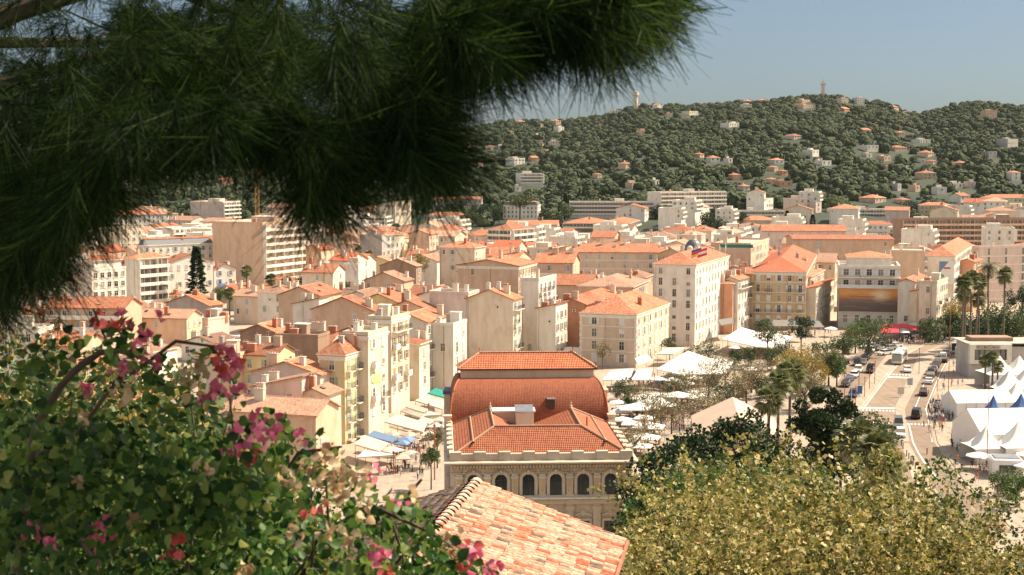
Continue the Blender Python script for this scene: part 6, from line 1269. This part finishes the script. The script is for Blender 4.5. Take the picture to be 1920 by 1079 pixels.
for px, py in ((745,884),(754,885),(773,885),(1700,856),(1704,861),(1708,867),(1712,873),(1716,880),(1690,836),(1693,842),(1732,800),(1738,852)):
    p = G(px, py, .03); lab = 'short dark bollard at the pavement edge'
    if boll is None:
        m = MB(); m.lathe([(.1,0),(.09,.9),(.12,.92),(.12,1.05),(0,1.12)], 'dark_metal', 8); boll = m.build('bollard'); boll.location = p; tag(boll, lab, 'bollard', 'bollards', True)
    else: dup(boll, p, 0, lab)
def board(px, pb, pt, wpx, mt, label, name='information_panel', rz=0):
    p = G(px, pb, .03); h = D(px, pt, p.y).z; w_ = wpx*p.y/F; t = thing(name, (p.x, p.y, .03), rz, label, 'sign'); m = MB(); m.box(-w_/2, w_/2, -.08, .08, h*.3, h, mt); m.build('panel', t); m = MB(); m.box(-.06, .06, -.05, .05, 0, h*.3, 'metal'); m.box(-w_/2-.05, w_/2+.05, -.1, .1, h+.003, h+.1, 'frame'); m.build('frame', t)
board(1612, 745, 724, 9, 'canvas_navy', 'blue advertising panel on the traffic island'); board(1706, 728, 710, 10, 'shut_grey', 'grey glazed map panel on the median'); board(1209, 858, 838, 9, 'canvas_white', 'white poster frame beside the tan trees'); board(1689, 745, 727, 12, 'canvas_cream', 'pale flower panel on the median end')
for i, (px, b_, t_, w_) in enumerate(((1390,744,716,19),(1408,728,698,26),(1585,664,645,13),(1448,696,676,16),(1178,744,735,8))):
    p = G(px, b_, .03); h = D(px, t_, p.y).z; a = w_*p.y/F/2; t = thing('wooden_planter', (p.x, p.y, .03), R(-15), 'tall slatted brown timber box on the square', 'timber box', 'slatted timber boxes', True); m = MB()
    for k in range(9): m.box(-a, a, -a, a, h*k/9+.03, h*(k+1)/9-.03, 'wood')
    m.box(-a+.06, a-.06, -a+.06, a-.06, 0, h-.05, 'dark_metal'); m.build('slats', t); m = MB(); m.box(-a+.05, a-.05, -a+.05, a-.05, h-.04, h+.02, 'bark'); m.build('soil', t)
# flags, dome, billboard, poster
for px, pt, mt in ((1315,470,'canvas_red'),(1326,470,'canvas_red'),(1349,462,'canvas_white'),(1360,460,'canvas_white')):
    p = G(px, 495, 22.5); h = D(px, pt, p.y).z; t = thing('flagpole', (p.x, p.y, 22.4), 0, '%s flag on the grand hotel roof edge' % ('red banded' if mt == 'canvas_red' else 'folded white'), 'flag', 'hotel flags', True); m = MB(); m.tube([(0,0,0),(0,0,h-22.4+1)], [.06,.04], 'railw', 6); m.build('pole', t)
    if mt == 'canvas_red':
        for k, c in enumerate(('canvas_navy','canvas_red','canvas_yellow') if px == 1315 else ('canvas_red','canvas_white','canvas_red')):
            m = MB(); z1 = h-22.4+.8-k*.7; pts = [(-.08-i*.45, .12*math.sin(i*1.3), z1-i*.14) for i in range(7)]
            for i in range(6): a, b = pts[i], pts[i+1]; m.face([a, b, (b[0],b[1],b[2]-.69), (a[0],a[1],a[2]-.69)], c)
            m.build('flag', t)
    else: m = MB(); m.tube([(0,0,h-22),(.05,.02,h-22.9),(0.03,0,h-23.8)], [.06,.14,.08], mt, 6); m.build('flag', t)
p = G(1300, 476, 20); t = thing('domed_church', (p.x, p.y, 0), 0, 'dark slate dome with small lantern rising behind the flags', 'dome'); r = 18*p.y/F; k = p.y/F
m = MB(); m.box(-r*1.5, r*1.5, -r*1.3, r*1.3, -2, 20, 'wall_cream'); m.build('wall', t); m = MB(); m.lathe([(r,20)]+[(r*math.cos(a)**.8, 20+r*1.5*math.sin(a)) for a in np.linspace(0, 1.35, 12)], 'slate', 20); m.build('dome', t)
m = MB(); m.lathe([(r*.36,20+r*1.42),(r*.3,20+r*1.5),(r*.3,20+r*1.9),(r*.38,20+r*1.95),(r*.1,20+r*2.25),(.04,20+r*2.3),(.04,20+r*2.8)], 'wall_cream', 12); m.build('lantern', t)
for a in (-2.1, -1.2): m = MB(); m.lathe([(.0,.5),(.9,.4),(1.1,0)], 'trim', 12); q = m.build('dormer', t); q.location = (math.cos(a)*r*.9, math.sin(a)*r*.9, 20+r*.55); q.rotation_euler = (R(90), 0, a+math.pi/2)
def billboard():
    th = R(12); e = -.12; m, n, l, b = mnew('billboard_print'); tc = n.new('ShaderNodeTexCoord'); sp = n.new('ShaderNodeSeparateXYZ'); l.new(tc.outputs['Generated'], sp.inputs[0])
    r = ramp(n, [(0,(.12,.085,.07)),(.3,(.14,.10,.085)),(.5,(.22,.14,.11)),(.6,(.5,.2,.06)),(.8,(.7,.33,.09)),(1,(.62,.3,.11))]); l.new(sp.outputs[2], r.inputs[0])
    g = n.new('ShaderNodeVectorMath'); g.operation = 'DISTANCE'; g.inputs[1].default_value = (.7, 0, .72); mp = n.new('ShaderNodeMapping'); mp.inputs['Scale'].default_value = (1, 0, .6); l.new(tc.outputs['Generated'], mp.inputs[0]); l.new(mp.outputs[0], g.inputs[0]); g.inputs[1].default_value = (.69, 0, .43)
    r2 = ramp(n, [(0,(1,1,1)),(.05,(.7,.7,.7)),(.2,(0,0,0))]); l.new(g.outputs['Value'], r2.inputs[0]); mx = n.new('ShaderNodeMix'); mx.data_type = 'RGBA'; l.new(r2.outputs[0], mx.inputs[0]); l.new(r.outputs[0], mx.inputs[6]); mx.inputs[7].default_value = (.85,.7,.45,1)
    ns = n.new('ShaderNodeTexNoise'); ns.inputs['Scale'].default_value = 3; mp2 = n.new('ShaderNodeMapping'); mp2.inputs['Scale'].default_value = (1.5,1,9); l.new(tc.outputs['Generated'], mp2.inputs[0]); l.new(mp2.outputs[0], ns.inputs['Vector']); m3 = n.new('ShaderNodeMix'); m3.data_type = 'RGBA'; m3.blend_type = 'OVERLAY'; m3.inputs[0].default_value = .5; l.new(mx.outputs[2], m3.inputs[6]); l.new(ns.outputs[0], m3.inputs[7]); l.new(m3.outputs[2], b.inputs['Base Color']); MATS['billboard'] = m
    c = BB.location; wd = [q for q in BL if abs(q[0]-c.x) < .01 and abs(q[1]-c.y) < .01][0]; W, L_ = wd[3], wd[4]; u = Vector((math.cos(th), -math.sin(th), 0)); f = Vector((-math.sin(th), -math.cos(th), 0)); o = Vector((c.x, c.y, 0))+f*(L_/2+.35); zt = D(1630, 541, o.y).z; zb = D(1630, 585, o.y).z
    t = thing('billboard', (o.x, o.y, zb), -th, 'giant sunset advertising banner covering two storeys of the facade', 'billboard'); m = MB(); m.box(-W/2+.2, W/2-.1, -.08, .08, 0, zt-zb, 'billboard'); m.build('banner', t); m = MB()
    for z in (-.12, zt-zb): m.box(-W/2+.1, W/2, -.1, .12, z+.003, z+.12, 'frame')
    m.build('frame', t); m = MB(); H_ = zt-zb
    for x0, x1, z in ((-.2,.1,.62),(-.32,-.2,.635),(-.32,-.12,.44),(-.08,.14,.40),(-.45,-.2,.2),(-.15,.0,.14),(.2,.42,.34)): m.box(x0*W, x1*W, -.1, -.083, z*H_, z*H_+.28, 'wall_brown')
    m.build('lettering', t)
    for x in range(5):
        for zz in (zt+.6, zt+3.9):
            wm, sm = win_mesh(1.5, 1.9, 'shut_white', 'open'); q = link('window', wm, BB); q.location = (-W/2+2.2+x*W/5.3, -L_/2, zz)
            if sm: link('shutter', sm, q)
        wm, sm = win_mesh(1.2, 2.3, None, 'none'); q = link('window', wm, BB); q.location = (-W/2+2.2+x*W/5.3, -L_/2, zb-3.4)
    for zz in (zt+.25, zt+3.4): m = MB(); m.box(-W/2-.3, W/2+.3, -L_/2-1.3, -L_/2, zz-.25, zz, 'trim'); m.box(-W/2-.25, W/2+.25, -L_/2-1.28, -L_/2-1.2, zz+.003, zz+.9, 'railw') if zz < zt+1 else None; m.build('balcony', BB)
billboard()
p = D(1764, 508, G(1790, 482, 20).y-.5); t = thing('wall_poster', (p.x, p.y-6, p.z-5), -R(22), 'blue and red painted poster on the blind side wall', 'poster'); k = p.y/F; m = MB(); m.box(-13*k, 13*k, -.1, .05, -22*k+5, 20*k+5, 'canvas_white'); m.build('panel', t); m = MB(); m.face([(-13*k,-.13,20*k+5),(-13*k,-.13,-2*k+5),(4*k,-.13,20*k+5)], 'canvas_blue'); m.face([(-11*k,-.13,-22*k+5),(-4*k,-.13,-22*k+5),(-4*k,-.13,-6*k+5),(-11*k,-.13,-2*k+5)], 'canvas_teal'); m.box(-5*k, 7*k, -.14, -.12, 6*k+5, 9*k+5, 'cloth_red'); m.build('artwork', t)
awning('window_awning', 'blue window awning on the small white house', 'awning', [(408,531),(432,531),(442,544),(420,544)], (5.5,5.5,4.4,4.4), 'canvas_teal' if False else 'canvas_navy', posts=False)
awning('roof_awning', 'long green awning on the terrace building roof', 'awning', [(1350,458),(1412,459),(1412,464),(1350,463)], (24.6,24.6,23.6,23.6), 'canvas_teal', posts=False)
# ------------------------------------------------------------ umbrella pine overhead
def pine():
    rng = np.random.default_rng(12); nn = 64; tv = []; 
    for i in range(nn):
        s_ = rng.uniform(0, .09); a = rng.uniform(0, 6.28); el = rng.uniform(.25, .95); L_ = rng.uniform(.09, .145); d = np.array([math.cos(a)*math.sin(el), math.cos(el), math.sin(a)*math.sin(el)]); o = np.array([0, s_, 0]); sd = np.cross(d, rng.normal(size=3)); sd = sd/np.linalg.norm(sd)*.00085; g = np.array([0, .0, 0])
        tv += [o-sd, o+sd, o+d*L_+sd*.5, o+d*L_-sd*.5]
    tv = np.array(tv); tf = np.arange(nn*4).reshape(-1, 4)
    BX = [-40,0,60,110,130,180,215,250,330,420,480,560,600,650,700,740,770,790,810,840,900,940,990,1040,1080,1120,1150,1180]; BY = [560,540,500,450,390,320,275,240,222,220,235,245,315,262,250,250,215,160,90,70,70,50,30,25,20,0,-30,-60]
    pos = []; dirs = []
    def addp(px, py, Y, dr): q = D(px, py, Y); pos.append(q[:]); dirs.append(dr)
    n = 0
    while n < 2150:
        px = rng.uniform(-60, 1290); lim = np.interp(px, BX, BY); py = lim-abs(rng.normal())*(lim+60)*.42-rng.uniform(0, 10); px += 0
        if py < -60 or py > lim: continue
        # a few thinner places where the sky and town show through
        if (((px-560)/60)**2+((py-175)/50)**2 < 1 or ((px-420)/50)**2+((py-140)/40)**2 < 1 or ((px-480)/60)**2+((py-235)/25)**2 < 1) and rng.uniform() < .8: continue
        edge = (lim-py) < 60; Y = rng.uniform(2.7, 4.2) if edge else rng.uniform(3.0, 6.5); ax = (px-250)/800; dr = np.array([ax*.9, rng.normal()*.5, -.75 if px < 800 else -.35])+rng.normal(size=3)*(.35 if edge else .6); addp(px, py, Y, dr); n += 1
    for px, py in ((590,300),(600,290),(575,310),(610,300),(650,60),(660,80),(645,40),(850,60),(860,80),(780,240),(790,260),(770,270),(1090,10),(1110,15),(1070,20),(1150,-20),(1140,-15),(1050,20)):
        for k in range(5): addp(px+rng.normal()*9, py+rng.normal()*9, rng.uniform(2.6, 3.1), np.array([.45 if px > 700 else .05, -.1, -.8 if px < 800 else -.4])+rng.normal(size=3)*.3)
    for k in range(3600): yq = rng.uniform(1.5, 7.5); xq = rng.uniform(-4.2, .45)*rng.uniform(.6, 1); zq = rng.uniform(50.2, 52.6); zq = max(zq, 50.15+yq*.13+(.3 if xq > .02*yq else 0)); pos.append((xq, yq, zq)); dirs.append(rng.normal(size=3)+np.array([.3,0,-.3]))
    for k in range(500): pos.append((rng.uniform(-4.5, -1.9), rng.uniform(3, 6.5), rng.uniform(48.9, 51))); dirs.append(rng.normal(size=3)+np.array([.3,0,-.3]))
    pos = np.array(pos); dirs = np.array(dirs); sc = rng.uniform(.85, 1.25, (len(pos), 1)); me = stamp('needles', tv, tf, pos-np.array([-3.2, 4.6, 47]), rotm(len(pos), dirs=dirs, rng=rng), sc, ['needle'])
    t = thing('umbrella_pine', (-3.2, 4.6, 47), 0, 'big dark pine whose long needled boughs overhang the upper left', 'tree'); link('needles', me, t)
    m = MB(); m.tube([(0,0,-2),(.1,0,1.5),(.3,.1,3.2),(.5,.1,5.2)], [.24,.2,.16,.08], 'bark', 10); m.build('trunk', t)
    P = pos-np.array([-3.2, 4.6, 47]); hubs = [(1.2,1.4,4.0),(2.2,1.1,4.0),(3.2,.8,4.0),(1.0,.9,3.6),(1.8,.8,3.45),(2.4,.5,3.45),(1.5,1.3,3.5),(.7,.8,3.1),(2.8,.6,3.7),(3.6,.2,3.85)]; root = [(.3,.1,3.1),(.25,0,2.6),(.4,.1,4.0)]; m = MB()
    for i, h in enumerate(hubs): a = Vector(root[i % 3]); b = Vector(h); m.tube([a, a.lerp(b, .5)+Vector((0,0,.15)), b], [.05,.03,.016], 'bark', 6)
    hv = [Vector(h) for h in hubs]
    for k in range(0, 2100, 30):
        q = Vector(P[k]); h = min(hv, key=lambda z: (z-q).length)
        if (h-q).length < .9 and q.y > -.6: m.tube([h, h.lerp(q, .55)+Vector((0,0,.05)), q], [.006,.004,.003], 'bark', 4, cap=False)
    m.build('branch', t)
pine()
# ------------------------------------------------------------ bougainvillea in front
def boug():
    rng = np.random.default_rng(8); BX = [-30,0,60,120,170,230,300,340,400,440,470,540,600,650,700,760,800,830,870,930,960]; BY = [690,690,640,620,610,610,620,640,640,700,770,775,815,860,905,925,945,1000,1035,1075,1100]
    pos = []; dirs = []; sz = []
    def add(px, py, Y, s_, dr=None): pos.append(D(px, py, Y)[:]); dirs.append(rng.normal(size=3)+np.array([.1,-.2,.15]) if dr is None else dr); sz.append(s_)
    n = 0
    cx_ = rng.uniform(-30, 950, 420); cy_ = np.array([np.interp(x, BX, BY)+rng.uniform(.0, 1)**.8*(1120-np.interp(x, BX, BY)) for x in cx_]); cY = rng.uniform(3.3, 5.6, 420)
    while n < 8200:
        k = rng.integers(0, 420); px = cx_[k]+rng.normal()*26; py = cy_[k]+rng.normal()*24; lim = np.interp(px, BX, BY)
        if py < lim or py > 1140: continue
        dep = (py-lim); 
        if dep < 90 and px < 460 and rng.uniform() < .5: continue
        if px > 540 and rng.uniform() < .66: continue
        if 100 < px < 460 and 680 < py < 830 and rng.uniform() < .72: continue
        add(px, py, cY[k]+rng.normal()*.12, rng.uniform(.022, .040)); n += 1
    for k in range(1500): px = rng.uniform(-30, 560); lim = np.interp(px, BX, BY)+190; add(px, rng.uniform(min(lim, 1080), 1150), rng.uniform(4.8, 6.2), rng.uniform(.04, .065))
    O = np.array([-.9, 4.6, 46.2]); P = np.array(pos); t = thing('bougainvillea_bush', tuple(O), 0, 'large bougainvillea bush with pink flowers filling the lower left foreground', 'flowering bush')
    link('foliage', stamp('leaves', LEAF2[0], LEAF2[1], P-O, rotm(len(P), dirs=np.array(dirs), rng=rng), np.array(sz)[:, None], ['boug_leaf']), t)
    FL = [(180,590,1),(232,590,1),(275,592,0),(300,597,0),(262,625,2),(208,608,1),(335,640,1),(290,665,2),(245,693,1),(430,668,3),(398,675,2),(415,692,3),(425,725,3),(385,750,2),(352,795,2),(448,838,4),(470,855,2),(490,800,3),(392,820,1),(190,992,3),(62,1003,2),(325,1030,3),(300,1000,1),(230,690,1),(702,892,1),(738,940,2),(752,952,2),(870,1035,4),(900,1052,3),(930,1056,2),(160,845,1),(712,1042,2),(720,1060,1),(98,1018,1),(180,905,0),(165,725,1),(560,820,1),(590,955,1),(250,820,0),(480,790,2),(520,800,1),(440,700,2)]
    DR = [(600,868,4),(640,885,4),(620,900,4),(570,880,3),(350,715,3),(232,730,3),(655,1008,3),(460,1065,3),(255,985,2),(370,700,2),(640,930,2),(680,910,2),(540,905,2),(160,780,1),(560,1000,1),(610,1000,1),(850,1020,2),(150,900,1),(420,930,1),(380,880,2),(690,950,1),(770,930,1)]
    FL = [f_ for i_, f_ in enumerate(FL) if i_ % 4 != 2]
    for nm, arr, mt in (('flower_cluster', FL, 'boug_pink'), ('dry_cluster', DR, 'boug_dry')):
        for j, (px, py, s_) in enumerate(arr):
            k = 3+s_*3; c = np.array(D(px, py, rng.uniform(3.1, 3.6))[:])-O; q = c+rng.normal(size=(k, 3))*(.005+.004*s_); dd = rng.normal(size=(k, 3))+np.array([0,-.5,.1]); link(nm, stamp(nm, LEAF2[0]*np.array([1.1,1,1.6]), LEAF2[1], q, rotm(k, dirs=dd, rng=rng), rng.uniform(.018, .03, (k, 1)), [mt if mt != 'boug_pink' or j % 4 else 'boug_red']), t)
    def cane(L_, r0, r1, Y0, Y1, nm='cane'):
        m = MB(); k = len(L_); pts = [np.array(D(x, y, Y0+(Y1-Y0)*i/(k-1))[:])-O for i, (x, y) in enumerate(L_)]; m.tube(pts, list(np.linspace(r0, r1, k)), 'bark', 7); m.build(nm, t, smooth=True)
    cane([(30,1100),(48,950),(65,813),(88,765),(112,727),(134,702),(156,683),(187,662),(221,657),(262,668),(300,690)], .016, .006, 3.9, 3.6); cane([(0,900),(60,860),(140,820),(230,700)], .01, .005, 4.2, 3.8); cane([(420,1100),(480,960),(560,850),(640,838)], .012, .004, 4.4, 3.9); cane([(700,1100),(720,980),(790,900)], .01, .004, 4.3, 3.8); cane([(150,1010),(165,1035),(190,1060)], .007, .005, 3.4, 3.4); cane([(250,700),(330,640),(400,650),(440,720)], .006, .003, 3.9, 3.7); cane([(175,580),(200,640),(240,700)], .003, .004, 3.7, 3.8); cane([(560,1100),(600,1000),(700,950),(810,1000),(900,1060)], .009, .004, 4.2, 3.5)
    for j in range(26):
        px = rng.uniform(0, 860); lim = np.interp(px, BX, BY); y1 = rng.uniform(lim+20, 1040); cane([(px+rng.uniform(-80, 80), 1120), (px+rng.uniform(-50, 50), (y1+1120)/2), (px, y1)], .007, .003, 4.6, rng.uniform(3.6, 4.8))
    # trunks rooting the bush in the slope
    m = MB()
    for i in range(5): m.tube([(-.6+i*.45, .3, -2.5), (-.7+i*.4, .1, -.2), (-.9+i*.45, -.1, 1.6)], [.05, .035, .015], 'bark', 7)
    m.build('trunk', t)
boug()
for i, (px, py, Y, r) in enumerate(((30,640,26,2.6),(260,700,24,3.0),(120,700,22,2.6),(420,960,17,2.4),(330,780,20,2.6),(480,880,22,1.6))):
    p = D(px, py, Y); z0 = terr(p.x, Y); t = thing('olive_tree', (p.x, Y, z0), i, 'pale leafed small tree behind the bougainvillea', 'tree', 'pale shrubs behind the flowers', True); h = max(p.z-z0, 2.2)
    if 'ol' not in TK: TK['ol'] = crown_mesh('crown', 7000, LEAF1, .045, ['leaf_yellow', 'leaf_bright', 'leaf_mid'], .9, 46, seed=91, spread=.22)
    c = link('crown', TK['ol'], t); c.scale = (r, r, r); c.location = (0, 0, h-r*.9); link('trunk', trunk_mesh(.1, max(.8, h-r*1.3), r*.6, 6, i), t)
# ------------------------------------------------------------ labels: make each one single out its thing
LM = [('the stone hall',1015,800),('the billboard building',1630,560),('the slate dome',1300,450),('the ochre facade',1465,560),('the white grand hotel',1295,560),('the beige hotel',1170,630),('the tan slab block',480,470),('the tall gable',920,520),('the balcony building',650,740),('the big white slab',1300,380),('the glass office block',1150,393),('the water tower',1192,180),('the observation tower',1543,162),('the white chateau',978,395),('the brown balcony block',1830,435),('the white tents',1860,740),('the tan marquee',1390,770),('the bus',1683,672),('the garden palms',1815,560),('the spruce',368,500),('the hill block',993,335),('the blue awning',425,540),('the grey mansard',330,455),('the orange villa',1440,420),('the red awnings',1680,615),('the seafront palace',1880,510),('the timber boxes',1400,715),('the market crowd',1290,770)]
def words(s_): return len(s_.replace(',', ' ').split())
ORD = ['', 'leftmost', 'second from left', 'third from left', 'fourth from left', 'fifth from left', 'sixth from left', 'seventh from left', 'eighth from left', 'ninth from left', 'tenth from left']
def label_all():
    bpy.context.view_layer.update(); by = {}
    for o, auto, at in ALL:
        if auto: by.setdefault(o['label'], []).append(o)
    for lab, L_ in by.items():
        if len(L_) == 1: continue
        sub = {}
        for o in L_:
            x, y, z = o.location; px, py = proj(x, y, z+(6 if 'house' in o.name or 'build' in o.name else 1))
            nm, lx, ly = min(LM, key=lambda q: ((q[1]-px)/1.6)**2+(q[2]-py)**2) if words(lab) <= 9 else min(LM, key=lambda q: ((q[1]-px)/1.6)**2+(q[2]-py)**2)
            rel = ('left of' if px < lx else 'right of') if abs(px-lx) > abs(py-ly) else ('above' if py < ly else 'below')
            sub.setdefault((rel, nm), []).append((px, o))
        for (rel, nm), M in sub.items():
            M.sort(key=lambda q: q[0])
            for i, (px, o) in enumerate(M):
                s_ = '%s, %s %s' % (lab, rel, nm)
                if len(M) > 1: s_ += ', '+(ORD[i+1] if i < 10 and not (i == len(M)-1) else 'rightmost' if i == len(M)-1 else '%dth from left' % (i+1))
                while words(s_) > 16 and ' the ' in s_: s_ = s_.replace(' the ', ' ', 1)
                w_ = s_.split(); o['label'] = s_ if words(s_) <= 16 else ' '.join(w_[:16])
label_all()
print('things', len(ALL), 'people', len(PP))

# ------------------------------------------------------------ air
m = MB(); m.box(-2400, 2400, -80, 3400, -25, 330, 'haze') if MATS.update({'haze': bpy.data.materials.new('haze')}) is None else 0
hm = MATS['haze']; hm.use_nodes = True; hn = hm.node_tree.nodes; hn.clear(); ho = hn.new('ShaderNodeOutputMaterial'); hv = hn.new('ShaderNodeVolumePrincipled'); hv.inputs['Color'].default_value = (.86, .9, .95, 1); hv.inputs['Density'].default_value = .000012; hv.inputs['Anisotropy'].default_value = .0
hm.node_tree.links.new(hv.outputs[0], ho.inputs['Volume']); o = m.build('haze'); o['kind'] = 'stuff'; o['label'] = 'thin pale air haze over the town and hill'; o['category'] = 'haze'
S.cycles.volume_bounces = 0
